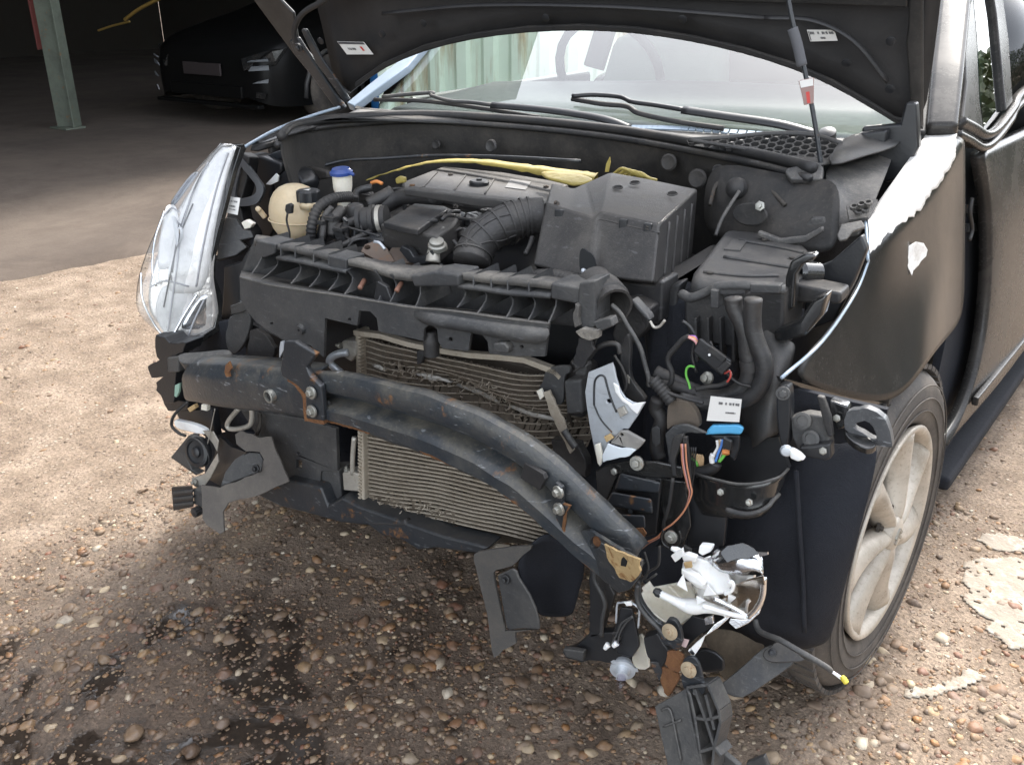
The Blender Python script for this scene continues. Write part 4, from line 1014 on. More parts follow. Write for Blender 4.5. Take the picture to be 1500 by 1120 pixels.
# ---------------- coolant tank, washer neck
TC = V(434, 312, Y=.47)
sk = []
for k in range(13):
    a = math.pi*k/12; sk.append((.062*math.sin(a)**.8 if 0 < k < 12 else 0, -.062*math.cos(a)))
tank = lathe('coolant_tank', sk, TC, (0, 0, 1), M['tank'], car, n=32, sx=1.0, sy=.85, label='yellowed plastic coolant tank with a black cap')
tube('tank_seam', [TC+Vector((.0635*math.cos(a), .054*math.sin(a), -.012)) for a in np.linspace(0, 2*math.pi, 33)], .0016, M['tank'], tank)
cp = V(452, 290, Y=.46)
cpv, cpf = [], []
lathe_geo([(.022, -.02), (.024, -.006)], cp, (0, 0, 1), 24, cpv, cpf)
link('tank_neck', mesh('tank_neck', cpv, cpf), M['tank'], tank, smooth=True)
cpv, cpf = [], []
for h0, h1, rr in ((-.006, .014, 1),):
    n = 36
    for z, r in ((h0, .024), (h1, .024), (h1+.003, .021), (h1+.003, 0.0001)):
        for k in range(n):
            q = 2*math.pi*k/n; r2 = r*(1+.05*(1 if k % 3 == 0 else -.4)) if z < h1+.001 else r
            cpv.append(cp+Vector((r2*math.cos(q), r2*math.sin(q), z)))
    for i in range(3):
        for k in range(n): cpf.append((i*n+k, i*n+(k+1) % n, (i+1)*n+(k+1) % n, (i+1)*n+k))
capo = link('tank_cap', fixn(mesh('tank_cap', cpv, cpf)), M['plastic3'], tank)
z1 = cp.z+.0175
link('warning_triangle', mesh('warning_triangle', [(cp.x-.008, cp.y-.006, z1), (cp.x+.008, cp.y-.006, z1), (cp.x, cp.y+.009, z1)], [(0, 1, 2)]), M['paper'], capo)
slab('level_sensor', [(418, 300), (423, 298), (427, 301), (426, 313), (420, 314), (417, 308)], M['rubber'], tank, th=.008, Y=.405)
tube('sensor_wire', [V(u, v, Y=.40) for u, v in ((421, 313), (420, 324), (424, 340), (424, 352))], .0022, M['rubber'], tank)
tube('tank_spout', [V(388, 318, Y=.44), V(380, 308, Y=.43), V(378, 306, Y=.42)], .006, M['tank'], tank)
nk = V(502, 272, Y=.56)
neck = lathe('washer_neck', [(.013, -.08), (.014, -.028), (.018, -.014), (.0205, .0), (.0215, .028)], nk, (0, 0, 1), M['cream'], car, n=24, label='cream washer filler neck with a blue cap')
lathe('filler_cap', [(.0215, .024), (.0245, .025), (.025, .031), (.0215, .033), (.019, .038), (0, .039)], nk, (.03, -.08, 1), M['bluecap'], neck, n=24)
tube('cap_tab', [nk+Vector((.022, 0, .029)), nk+Vector((.034, .0, .027))], .004, M['bluecap'], neck)
slab('neck_lug', [(487, 272), (494, 270), (496, 279), (489, 280)], M['cream'], neck, th=.01, Y=.545)
hose('ribbed_hose', [V(u, v, Y=y) for u, v, y in ((456, 352, .40), (457, 330, .40), (466, 305, .42), (488, 291, .46), (512, 288, .52))], .0105, M['rubber'], car, label='grey ribbed hose curving beside the coolant tank')

# ---------------- engine top
ec = [(588, 266), (648, 243), (740, 252), (834, 268), (826, 276), (800, 297), (700, 288), (640, 280), (590, 276)]
A_ = [V(u, v, Z=.845) for u, v in ec]
ecov = hullbox('engine_cover', A_, [p-Vector((0, 0, .03)) for p in A_], M['cover'], car, bevel=.008, label='flat dusty black engine cover at the back of the bay')
slab('cover_lip', [(590, 276), (640, 281), (700, 289), (798, 298), (796, 312), (700, 304), (640, 294), (592, 287)], M['cover'], ecov, th=.03, bevel=.004, Y=.50)
eb = [(556, 328), (606, 297), (652, 301), (676, 312), (664, 330), (640, 347), (600, 338)]
A_ = [V(u, v, Z=.835) for u, v in eb]
box = hullbox('throttle_box', A_, [p-Vector((0, -.01, .05)) for p in A_], M['cover'], car, bevel=.006, label='black throttle housing with a raised lid')
A_ = [V(u, v, Z=.848) for u, v in ((561, 325), (607, 298), (650, 302), (656, 306), (612, 336), (600, 334))]
hullbox('lid', A_, [p-Vector((0, 0, .012)) for p in A_], M['plastic'], box, bevel=.003)
for k, (u, v) in enumerate(((622, 330), (634, 322), (647, 322), (655, 316))):
    tube('lid_rib', [V(u, v, Z=.842), V(u+8, v-6, Z=.846), V(u+18, v-6, Z=.842)], .004, M['plastic'], box)
cpl = V(546, 322, Y=.47)
lathe('intake_coupling', [(.026, -.03), (.031, -.028), (.031, -.02), (.026, -.018), (.0265, -.004), (.03, -.002), (.03, .006), (.026, .008), (.0265, .03)], cpl, (.75, .35, .1), M['rubber'], car, label='black rubber coupling with a bright clamp')
lathe('hose_clamp', [(.0275, .012), (.0285, .012), (.0285, .02), (.0275, .02)], cpl, (.75, .35, .1), M['alu'], car)
for pts, r in (([(560, 302, .60), (585, 290, .62), (612, 288, .62), (640, 290, .6)], .018), ([(540, 300, .58), (560, 290, .6), (575, 282, .62)], .016), ([(520, 295, .56), (524, 280, .58), (545, 274, .6)], .008),
               ([(488, 345, .42), (490, 322, .43), (500, 308, .46)], .012), ([(472, 350, .40), (476, 318, .42), (486, 304, .44)], .007), ([(504, 352, .42), (508, 330, .44), (530, 320, .47)], .01), ([(500, 360, .40), (530, 345, .43), (548, 336, .46)], .006),
               ([(690, 330, .52), (720, 325, .54), (740, 316, .56)], .012), ([(670, 340, .5), (690, 352, .47), (700, 370, .43)], .012)):
    tube('engine_hose', [V(u, v, Y=y) for u, v, y in pts], r, random.choice([M['rubber'], M['plastic'], M['cover']]), car)
for c, h, r in (((499, 318), .05, .018), ((508, 306), .03, .02), ((520, 300), .02, .018)):
    lathe('injector_cap', [(r, -h), (r, -.004), (r*.9, 0), (r*.85, -.002), (r*.4, .003), (0, .003)], V(*c, Y=.48), (.1, -.1, 1), M['plastic'], car, n=18)
for (u, v, y, s) in ((560, 355, .45, .05), (520, 345, .46, .04), (700, 325, .56, .05), (668, 320, .58, .04), (590, 365, .42, .06), (745, 338, .5, .05)):
    obox('engine_bracket', V(u, v, Y=y), (s, s*.7, s*.6), random.choice([M['plastic'], M['plastic3'], M['steel2']]), car, rot=(random.uniform(-.4, .4), random.uniform(-.4, .4), random.uniform(-.5, .5)), bevel=.006)
for (u, v, y) in ((695, 318, .55), (735, 312, .57), (600, 285, .63)):
    lathe('engine_boss', [(.02, -.03), (.02, 0), (.016, .004), (.008, .004), (.008, -.002), (0, -.002)], V(u, v, Y=y), (0, -.2, 1), M['plastic2'], car, n=18)
# rusty thermostat plates at the slam panel
slab('rusty_plate', [(528, 368), (534, 358), (548, 353), (566, 362), (578, 382), (560, 386)], mat('rusty_brown_plate', (.11, .075, .055), .6, rust=.35, dust=DUST, damt=.5), car, th=.012, bevel=.002, holes=[circ(538, 362, 4.5, 12, 3.5)], pl=T(550, 370, .36, (.1, -.6, .8)))
slab('rusty_plate', [(566, 372), (574, 362), (596, 362), (606, 382), (580, 388)], mat('brown_plate', (.09, .065, .05), .6, rust=.25, dust=DUST, damt=.5), car, th=.012, bevel=.002, pl=T(585, 375, .37, (-.1, -.6, .8)))
tube('bright_clamp', [V(u, v, Y=.345) for u, v in ((548, 354), (556, 356), (564, 365))], .003, M['alubright'], car)
sen = tube('temperature_sensor', [V(634, 384, Y=.36), V(637, 366, Y=.37), V(652, 360, Y=.39)], .0135, M['alu'], car, rf=lambda t: 1-.3*t, label='pale grey sensor body standing behind the slam panel')
lathe('sensor_collar', [(.012, -.01), (.0165, -.008), (.0165, .0), (.013, .002), (.013, .008), (.008, .010), (0, .01)], V(640, 358, Y=.37), (.2, -.3, 1), M['zinc'], sen)
slab('black_clip', [(584, 366), (588, 360), (600, 366), (606, 376), (618, 376), (634, 364), (636, 384), (612, 388), (598, 384)], M['plastic3'], car, th=.015, bevel=.002, Y=.355)
# ribbed intake elbow
ep = [V(u, v, Y=y) for u, v, y in ((690, 385, .40), (696, 366, .42), (712, 345, .44), (738, 328, .47), (770, 318, .50), (796, 316, .52))]
EP = catmull(ep, 10)
vs, fs = tube_geo(EP, .034, 24, rf=lambda t: 1+.0*t)
elb = link('intake_elbow', mesh('intake_elbow', vs, fs), M['cover'], car, smooth=True, label='ribbed black intake elbow running into the air filter box')
for i in (6, 13, 20, 27, 33, 36, 39, 42):
    p, t = EP[i], (EP[i+1]-EP[i-1]).normalized()
    lathe('rib', [(.0335, -.002), (.0365, -.002), (.0365, .002), (.0335, .002)], p, t, M['cover'], elb, n=24)
for off in (-.6, .3, 1.2):
    a0 = Vector((0, -math.cos(off), math.sin(off)))
    tube('rib', [p+(a0-((EP[min(i+1, len(EP)-1)]-EP[max(0, i-1)]).normalized())*a0.dot((EP[min(i+1, len(EP)-1)]-EP[max(0, i-1)]).normalized())).normalized()*.034 for i, p in enumerate(EP[4:34], 4)], .0018, M['cover'], elb, n=6, steps=1)
hose('ribbed_hose', [V(u, v, Y=y) for u, v, y in ((758, 416, .40), (780, 409, .39), (810, 408, .37), (842, 415, .345), (872, 424, .32))], .016, M['cover'], car, pitch=.010, label='ribbed cold air hose lying behind the slam panel')
# air filter box
fa = [(800, 296, .44), (836, 308, .43), (872, 318, .415), (880, 309, .42), (920, 318, .41), (966, 328, .40)]
fb = [(781, 388, .38), (820, 398, .37), (862, 406, .355), (874, 404, .365), (914, 410, .355), (957, 414, .35)]
ft = [(808, 268, .66), (840, 276, .66), (858, 268, .69), (894, 252, .76), (950, 262, .74), (1022, 277, .72)]
F0 = [V(u, v, Y=y) for u, v, y in fa]; F1 = [V(u, v, Y=y) for u, v, y in fb]; F2 = [V(u, v, Y=y) for u, v, y in ft]
F3 = [p+Vector((0, 0, -.22)) for p in F2]
F0b = [p.lerp(q, .0) for p, q in zip(F0, F1)]
vs = F1+F0+F2+F3; n = 6; fs = []
for r in range(3):
    for k in range(n-1): fs.append((r*n+k, r*n+k+1, (r+1)*n+k+1, (r+1)*n+k))
fs += [(0, n, 2*n, 3*n), (n-1, 4*n-1, 3*n-1, 2*n-1), tuple(3*n+k for k in range(n))+tuple(n-1-k for k in range(n))]
air = link('air_filter_box', fixn(mesh('air_filter_box', vs, fs)), M['cover'], car, bevel=.010, ang=12, seg=4, label='large two-lobed black air filter box')
slab('torn_hole', rnd([(849, 372), (853, 364), (860, 368), (868, 374), (872, 386), (873, 402), (862, 405), (850, 396)], 3), M['interior'], air, th=.003, bevel=0, Y=.352)
lathe('snapped_screw', [(.004, -.012), (.0045, 0), (.003, .004), (0, .005)], V(855, 397, Y=.342), (0, -.7, .6), M['alubright'], air)
slab('base_tray', [(862, 408), (957, 417), (962, 410), (972, 412), (970, 470), (958, 480), (948, 440), (900, 432), (866, 424)], M['plastic'], car, th=.06, bevel=.005, Y=.375)
bx('battery_tray', (.42, .46, .50), (.58, .72, .80), M['plastic'], bevel=.01)
# yellow insulation showing behind the cover
yl = [(540, 262, .80), (590, 246, .82), (640, 236, .84), (700, 236, .84), (760, 244, .82), (800, 250, .80), (850, 258, .78), (872, 262, .76)]
yt = [V(u, v, Y=y) for u, v, y in yl]
Y2 = catmull(yt, 5); vs, fs = [], []
for i, p in enumerate(Y2):
    t = i/(len(Y2)-1); h = (.002+.012*max(0, t-.35)+.003*mnoise.noise(Vector((i*.7, 0, 0))))
    vs += [p+Vector((0, .012, h)), p+Vector((0, -.004, h*.3)), p+Vector((0, -.012, -h*1.4)), p+Vector((0, .01, -h*1.2))]
for i in range(len(Y2)-1):
    for k in range(4): fs.append((i*4+k, i*4+(k+1) % 4, i*4+4+(k+1) % 4, i*4+4+k))
link('insulation_edge', fixn(mesh('insulation_edge', vs, fs)), M['foil'], car, smooth=True, label='torn yellow insulation edge along the firewall')
sheet('insulation_flap', [[V(786, 250, Y=.78), V(820, 251, Y=.77), V(850, 254, Y=.76), V(872, 262, Y=.74)], [V(800, 262, Y=.74), V(826, 266, Y=.72), V(840, 272, Y=.71), V(862, 266, Y=.72)]], M['foil'], car, th=.004, sub=2)
for k in range(4): tube('insulation_shred', [V(898+k*7, 256+k*1.2, Y=.80), V(912+k*8, 247+k*2, Y=.79), V(930+k*7, 255+k*2, Y=.79), V(944+k*6, 264, Y=.8)], .0035, M['foil'], car)
slab('insulation_shred', [(886, 252), (888, 240), (893, 230), (894, 238), (891, 252)], M['foil'], car, th=.003, bevel=0, Y=.80)
slab('yellow_tag', [(578, 262), (584, 258), (592, 260), (592, 268), (580, 270)], M['foil'], car, th=.01, bevel=.003, Y=.60)
tube('orange_clip', [V(544, 268, Y=.62), V(552, 266, Y=.62), V(560, 269, Y=.62)], .004, M['w_orange'], car)
# fuse box on the right
qa = [(1062, 334, .60), (1110, 338, .60), (1180, 356, .58), (1196, 372, .52), (1150, 416, .37), (1090, 418, .36), (1012, 406, .37), (1016, 392, .39)]
A_ = [V(u, v, Y=y) for u, v, y in qa]
zt = sum(p.z for p in A_)/len(A_)
A_ = [V(u, v, Z=.835) for u, v, y in qa]
fbx = hullbox('fuse_box', A_, [p-Vector((0, 0, .05)) for p in A_], m_cowl, car, bevel=.016, label='dusty fuse box with a rounded lid at the right of the bay', seg=4)
A2 = [V(u, v, Z=.838) for u, v in ((1076, 348), (1096, 350), (1084, 366), (1060, 364))]
hullbox('lid_emblem', A2, [p-Vector((0, 0, .006)) for p in A2], m_cowl, fbx, bevel=.001)
tube('lid_edge', [V(u, v, Y=y) for u, v, y in ((998, 430, .37), (1012, 436, .355), (1035, 428, .355), (1052, 420, .352), (1090, 418, .350), (1120, 422, .350), (1150, 424, .355))], .008, M['plastic2'], fbx, flat=.8)
slab('fuse_box_body', [(1000, 432), (1150, 424), (1148, 470), (1140, 520), (1010, 500), (1002, 470)], M['plastic'], fbx, th=.1, bevel=.006, Y=.38)
for k, (u0, v0, u1, v1) in enumerate(((1050, 418, 1092, 432), (1098, 416, 1142, 430), (1040, 424, 1052, 452))):
    slab('latch', [(u0, v0), (u1, v0+2), (u1, v1), (u0, v1)], M['plastic2'], fbx, th=.02, bevel=.002, Y=.345-.004*k)
for k in range(5): slab('body_rib', [(1016+k*18, 466), (1020+k*18, 466), (1022+k*18, 530), (1018+k*18, 530)], M['plastic'], fbx, th=.02, bevel=.001, Y=.365)
slab('standing_duct', [(976, 425), (986, 416), (1000, 412), (994, 430), (990, 470), (992, 540), (974, 548), (970, 470)], M['plastic'], car, th=.03, bevel=.006, Y=.40)
slab('standing_duct', [(940, 470), (972, 478), (976, 560), (948, 552)], M['plastic3'], car, th=.05, bevel=.006, Y=.42)
bx('inner_arch', (.50, .42, .30), (.66, .60, .76), M['felt'], bevel=.03)
# ================================================================== FRONT: SLAM PANEL, CONDENSER, BEAM
# ---- top crossmember (slam panel): dusty ribbed plastic
slam = empty('slam_panel'); slam.parent = car; slam['label'] = 'ribbed black plastic crossmember, chipped along its dusty top edge'
YB, YF = .335, .215
topu = [(376, 343), (405, 347), (440, 353), (480, 360), (508, 367), (545, 378), (570, 384), (600, 388), (622, 388), (640, 387), (680, 391), (720, 396), (760, 400), (800, 404), (840, 409), (866, 411)]
topf = [(372, 352), (402, 357), (436, 363), (476, 371), (506, 379), (543, 388), (566, 396), (596, 403), (610, 402), (636, 397), (678, 401), (718, 405), (758, 409), (798, 413), (836, 419), (850, 421)]
random.seed(5)
u3 = catmull([V(u, v+random.uniform(-1, 1), Y=.315) for u, v in topu], 3); f3 = catmull([V(u, v+random.uniform(-.8, .8), Y=.255) for u, v in topf], 3)
rows = [u3, [a.lerp(b_, .5)+Vector((0, 0, .002+.002*mnoise.noise(a*40))) for a, b_ in zip(u3, f3)], f3, [p+Vector((0, 0, -.011+.002*mnoise.noise(p*60))) for p in f3]]
m_edge = mat('dusty_top_plastic', (.045, .044, .043), .6, dust=(.24, .215, .18), damt=.95, dscale=14, bump=.5, bscale=160, updust=.6)
sheet('top_rail', rows, m_edge, slam, th=.0035, sub=0)
slab('rear_web', [(372, 352), (440, 362), (506, 378), (566, 392), (600, 400), (640, 396), (720, 404), (800, 412), (866, 418), (868, 480), (800, 474), (700, 462), (600, 452), (500, 436), (420, 420), (352, 404)], M['plastic2'], slam, th=.006, bevel=0, Y=YB)
def mid(pts, yb=.33, yf=.245, h=.006, nm='mid_rail'):
    f = [V(u, v, Y=yf) for u, v in pts]; f = catmull(f, 3); bk = [p+Vector((0, yb-yf, 0)) for p in f]
    return sheet(nm, [bk, f, [p+Vector((0, 0, -h)) for p in f]], M['plastic2'], slam, th=.003, sub=0)
mid([(404, 376), (440, 382), (480, 391), (506, 396)])
mid([(670, 418), (700, 421), (740, 427), (780, 430), (806, 432)])
def vrib(u, v0, v1, du=0, yf0=.248, yf1=.222, yb=.333, nm='rib', th=.003, curve=.02):
    """a vertical web from the back wall to a curved front edge"""
    a = V(u, v0, Y=yf0); c = V(u+du, v1, Y=yf1); n = 5; vs = []
    for k in range(n+1):
        t = k/n; p = a.lerp(c, t); p.y += curve*math.sin(math.pi*t)
        vs += [p, Vector((p.x-.004, yb, p.z)), p+Vector((th, 0, 0)), Vector((p.x-.004+th, yb, p.z))]
    fs = []
    for k in range(n):
        b_ = k*4
        fs += [(b_, b_+1, b_+5, b_+4), (b_+2, b_+6, b_+7, b_+3), (b_, b_+4, b_+6, b_+2), (b_+1, b_+3, b_+7, b_+5)]
    return link(nm, fixn(mesh(nm, vs, fs)), M['plastic2'], slam, bevel=.0006)
for u, a, b_ in ((410, 357, 376), (431, 361, 380), (458, 366, 386), (480, 372, 391), (692, 402, 420), (718, 405, 424), (742, 407, 427), (773, 410, 430)): vrib(u, a, b_, 0, .256, .250, curve=0)
for u, a, b_, du in ((374, 354, 400, -6), (404, 377, 410, -24), (431, 381, 415, -6), (460, 387, 420, -8), (486, 392, 425, -6), (505, 396, 431, -2), (546, 396, 446, 4), (570, 402, 448, -4), (604, 404, 455, 0), (672, 420, 450, -4), (704, 423, 458, -6), (741, 428, 466, -2), (774, 431, 470, -3), (806, 420, 472, -4)): vrib(u, a, b_, du)
slab('rail_block', [(480, 374), (507, 380), (507, 402), (482, 396)], M['plastic2'], slam, th=.05, bevel=.003, Y=.25)
slab('rail_block', [(600, 403), (612, 402), (637, 398), (672, 402), (672, 420), (606, 420)], M['plastic2'], slam, th=.06, bevel=.004, Y=.244)
slab('rail_block', [(806, 414), (850, 421), (848, 446), (806, 438)], M['plastic2'], slam, th=.06, bevel=.004, Y=.244)
slab('hook_block', [(376, 352), (404, 358), (402, 372), (386, 378), (372, 372)], M['plastic2'], slam, th=.05, bevel=.003, Y=.25)
# splayed gusset at the middle with two copper screws
slab('gusset', [(546, 440), (552, 412), (566, 420), (576, 446)], M['plastic3'], slam, th=.01, bevel=.002, Y=.24)
for u, v in ((532, 414), (586, 418)):
    tube('copper_screw', [V(u-5, v+8, Y=.25), V(u+2, v-4, Y=.27)], .0045, mat('copper_brown', (.22, .11, .075), .6), slam, n=8)
lathe('yellow_plug', [(.0045, 0), (.0045, .004), (0, .005)], V(583, 408, Y=.30), (0, -1, 0), M['w_yellow'], slam, n=10)
# shelf
sh_b = [(354, 396), (420, 408), (500, 426), (560, 440), (600, 446), (680, 452), (760, 462), (806, 468)]
sh_f = [(351, 405), (404, 418), (500, 432), (560, 442), (603, 449), (660, 454), (730, 464), (804, 473)]
bk = catmull([V(u, v, Y=YB) for u, v in sh_b], 4); ff = catmull([V(u, v, Y=YF) for u, v in sh_f], 4)
sheet('shelf', [bk, [a.lerp(c, .55) for a, c in zip(bk, ff)], ff], m_edge, slam, th=.003, sub=0)
face = [(351, 405), (404, 418), (500, 432), (560, 442), (603, 449), (660, 457), (730, 468), (804, 474), (798, 522), (740, 521), (716, 517), (714, 500), (704, 488), (690, 486), (686, 514), (648, 510), (642, 500), (640, 482), (630, 474), (621, 482), (620, 499), (554, 485), (552, 466), (542, 456), (526, 455), (523, 477), (476, 466), (474, 523), (462, 514), (455, 506), (442, 503), (432, 500), (415, 499), (407, 492), (398, 487), (388, 481), (374, 471), (362, 455), (352, 438)]
fc = slab('front_face', face, M['plastic2'], slam, th=.006, bevel=.002, Y=YF, holes=[circ(512, 468, 2.6), circ(660, 497, 3.2), circ(398, 474, 2.2), circ(764, 508, 3)])
sheet('raised_lip', [[V(u, v, Y=.222) for u, v in ((604, 451), (660, 457), (720, 468), (806, 476))], [V(u, v, Y=.202) for u, v in ((606, 462), (660, 464), (720, 478), (804, 486))], [V(u, v, Y=.204) for u, v in ((616, 476), (660, 482), (716, 492), (800, 512))]], M['plastic2'], slam, th=.004, sub=1)
lathe('face_boss', [(.010, -.002), (.008, .006), (.003, .006), (.003, 0)], V(441, 482, Y=.213), (0, -1, -.1), M['plastic2'], slam, n=14)
lathe('rubber_mount', [(.013, -.02), (.014, 0), (.014, .012), (.011, .016), (.011, .024), (0, .024)], V(632, 504, Y=.235), (0, 0, 1), M['rubber'], slam)
slab('hanging_clip', [(722, 503), (738, 502), (745, 510), (744, 518), (722, 516)], M['plastic2'], slam, th=.03, bevel=.003, Y=.20)
# broken right end
slab('end_post', [(848, 414), (871, 411), (872, 478), (864, 486), (850, 478), (844, 470), (846, 440)], M['plastic2'], slam, th=.05, bevel=.003, Y=.238)
slab('snapped_edge', [(842, 486), (852, 481), (876, 484), (875, 496), (862, 500), (850, 496), (846, 492)], mat('fresh_broken_plastic', (.22, .20, .17), .8, bump=.8, dust=(.08, .075, .07), damt=.8, dscale=40, updust=0), slam, th=.012, bevel=.001, rag=1.5, Y=.22)
slab('snapped_edge', [(843, 444), (848, 448), (850, 476), (842, 480), (840, 468)], m_edge, slam, th=.01, bevel=.001, rag=1.5, Y=.232)
slab('torn_web', [(848, 495), (868, 498), (872, 512), (852, 540), (840, 532), (844, 510)], M['plastic'], slam, th=.006, bevel=.001, rag=1.5, Y=.232)
slab('torn_web', [(868, 472), (894, 466), (898, 478), (876, 486)], M['plastic2'], slam, th=.02, bevel=.002, rag=1.2, Y=.228)
dq = V(888, 437, Y=.285)
lathe('duct_end', [(.030, -.05), (.030, -.02), (.033, -.018), (.033, .012), (.030, .014), (.030, .03), (.026, .03), (.026, -.03), (0, -.03)], dq, (.75, -.6, -.15), M['cover'], car, n=24, label='open end of the cold air hose')
slab('dark_bracket', [(896, 440), (925, 440), (952, 452), (950, 478), (930, 500), (905, 520), (896, 490), (904, 462)], M['plastic'], car, th=.04, bevel=.004, rag=1, Y=.34)
slab('dark_bracket', [(926, 438), (948, 462), (952, 470), (944, 466), (922, 442)], M['plastic2'], car, th=.02, bevel=.002, Y=.30)
tube('bent_wire', [V(u, v, Y=.29) for u, v in ((952, 470), (958, 479), (966, 478), (974, 469))], .0022, M['alu'], car)

# ---- condenser
cond = empty('condenser'); cond.parent = car; cond['label'] = 'crushed air conditioning condenser with bent fins'
def cpt(s, t, dy=0):
    ul = 529-1*t; vl = 491+t*256
    ur = 818+30*math.exp(-((t-.42)/.22)**2)-14*t; vr = 550+t*250
    u = ul+(ur-ul)*s; v = vl+(vr-vl)*s
    sag = 6*math.sin(math.pi*s)*(1-t)+ -5*math.sin(math.pi*s)*t
    v += sag+5*math.exp(-((s-.80)/.12)**2)*(1-t*.8)
    # crush line running down to the right
    q = (t-(.06+.30*s))
    dent = .030*math.exp(-(q/.07)**2)*(0 if s < .1 else min(1, (s-.1)*3))+.006*mnoise.noise(Vector((s*4, t*5, 1)))*min(1, s*4)
    dent += .035*math.exp(-((s-1)/.2)**2)*math.exp(-((t-.35)/.3)**2)
    v += 3*math.exp(-(q/.09)**2)*math.sin(s*9)
    return V(u, v, Y=.30)+Vector((0, dent+dy, 0))
NT = 37
def tpos(x):
    return x*1.22 if x < .41 else .5+(x-.41)*.847
for i in range(NT):
    t = tpos((i+.5)/NT); S_ = 44; vs, fs = [], []
    jj = .0
    for k in range(S_+1):
        s = k/S_; p = cpt(s, t); w_ = .0007+.0002*mnoise.noise(Vector((s*11, t*60, 2)))+(.0004 if t > .48 else 0)
        p.z += .0006*mnoise.noise(Vector((s*9, t*37, 5)))
        vs += [p+Vector((0, 0, w_)), p+Vector((0, 0, -w_)), p+Vector((0, .0045, -w_)), p+Vector((0, .0045, w_))]
    for k in range(S_):
        for a in range(4): fs.append((k*4+a, k*4+(a+1) % 4, k*4+4+(a+1) % 4, k*4+4+a))
    link('tube', mesh('tube', vs, fs), M['tubes'], cond)
vs, fs = [], []
rr = random.Random(2)
for i in range(NT-1):
    t0, t1 = tpos((i+.56)/NT), tpos((i+1.44)/NT); nz = 190
    for k in range(nz):
        s = (k+.5)/nz; sh = (rr.random()-.5)*.004
        q = (t0-(.06+.30*s)); mess = math.exp(-(q/.05)**2)*(1 if s > .15 else 0)+ (math.exp(-((t0-.93)/.05)**2) if s < .5 else 0)
        if rr.random() < .12+.25*mess: continue
        lean = (rr.random()-.5)*(.25+2.6*mess)*.5/nz
        yo = .0005+.008*rr.random()**2-(.006 if rr.random() < mess*.5 else 0)
        a = cpt(s+sh-lean, t0, yo); b_ = cpt(s+sh+.5/nz+lean, t1, yo)
        j = len(vs); vs += [a, b_, b_+Vector((.001, .010, 0)), a+Vector((.001, .010, 0))]; fs.append((j, j+1, j+2, j+3))
link('fins', mesh('fins', vs, fs), M['fins'], cond, kind='stuff')
# bright curls of shredded fin
vs, fs = [], []
for k in range(130):
    s = rr.uniform(.12, .98); t = .06+.30*s+rr.gauss(0, .018)
    if rr.random() < .2: s = rr.uniform(.02, .45); t = .93+rr.gauss(0, .015)
    if rr.random() < .25: s = rr.uniform(.45, .75); t = .13+rr.gauss(0, .04)
    p = cpt(s, t, -.006-.008*rr.random()); L_ = rr.uniform(.004, .014); an = rr.uniform(0, 6.28)
    q = [p, p+Vector((math.cos(an)*L_*.5, -.006*rr.random(), math.sin(an)*L_*.5)), p+Vector((math.cos(an+.5)*L_, .003, math.sin(an+.5)*L_))]
    tube_geo(catmull(q, 2), .0009, 4, vs, fs)
link('bent_fins', mesh('bent_fins', vs, fs), M['tubes'], cond, kind='stuff')
for (s0, s1, dt) in ((.27, .42, .0), (.44, .64, .005), (.68, .90, .0), (.08, .14, .045), (.3, .36, .01)):   # shiny crushed folds
    vs = []; fs = []; K = 16
    for k in range(K+1):
        s = s0+(s1-s0)*k/K; t = .06+.30*s+dt; h = .004*math.sin(math.pi*k/K)**.6+.0008*rr.random()
        p = cpt(s, t, -.010-.003*rr.random()); vs += [p+Vector((0, .004, h)), p+Vector((0, -.003, 0)), p+Vector((0, .004, -h))]
    for k in range(K):
        for a in range(2): fs.append((k*3+a, k*3+a+1, k*3+a+4, k*3+a+3))
    link('crushed_fold', mesh('crushed_fold', vs, fs), M['alu'], cond, smooth=True)
slab('core_backing', [(530, 490), (620, 508), (700, 522), (818, 548), (846, 650), (806, 800), (700, 790), (620, 772), (528, 746)], mat('radiator_core', (.040, .032, .024), .8, dust=(.10, .08, .055), damt=.6), cond, th=.02, bevel=0, pl=dict(p0=(0, .355, .5), n=(0, 1, 0)))
slab('header_tank', [(519, 483), (527, 485), (534, 748), (526, 750)], M['tubes'], cond, th=.03, bevel=.004, Y=.286)
vs, fs = [], []
for k in range(52):
    c = V(529, 492+k*5, Y=.288); obox_geo(c, Vector((.0035, 0, 0)), Vector((0, .006, 0)), Vector((0, 0, .0017)), vs, fs)
link('header_teeth', fixn(mesh('header_teeth', vs, fs)), M['tubes'], cond)
bar('top_bar', [V(u, v, Y=.292) for u, v in ((521, 486), (560, 491), (600, 503), (645, 512), (690, 519), (735, 522), (770, 526), (815, 543), (824, 552))], .007, .005, (0, 1, 0), M['tubes'], cond, bevel=.001)
bar('bottom_bar', [V(u, v, Y=.288) for u, v in ((530, 746), (556, 751), (600, 768), (650, 784), (700, 796), (745, 803))], .006, .004, (0, 1, 0), M['tubes'], cond, bevel=.001)
slab('mounting_lug', [(610, 514), (619, 513), (621, 520), (617, 533), (610, 534)], M['rubber'], cond, th=.01, bevel=.002, Y=.284)
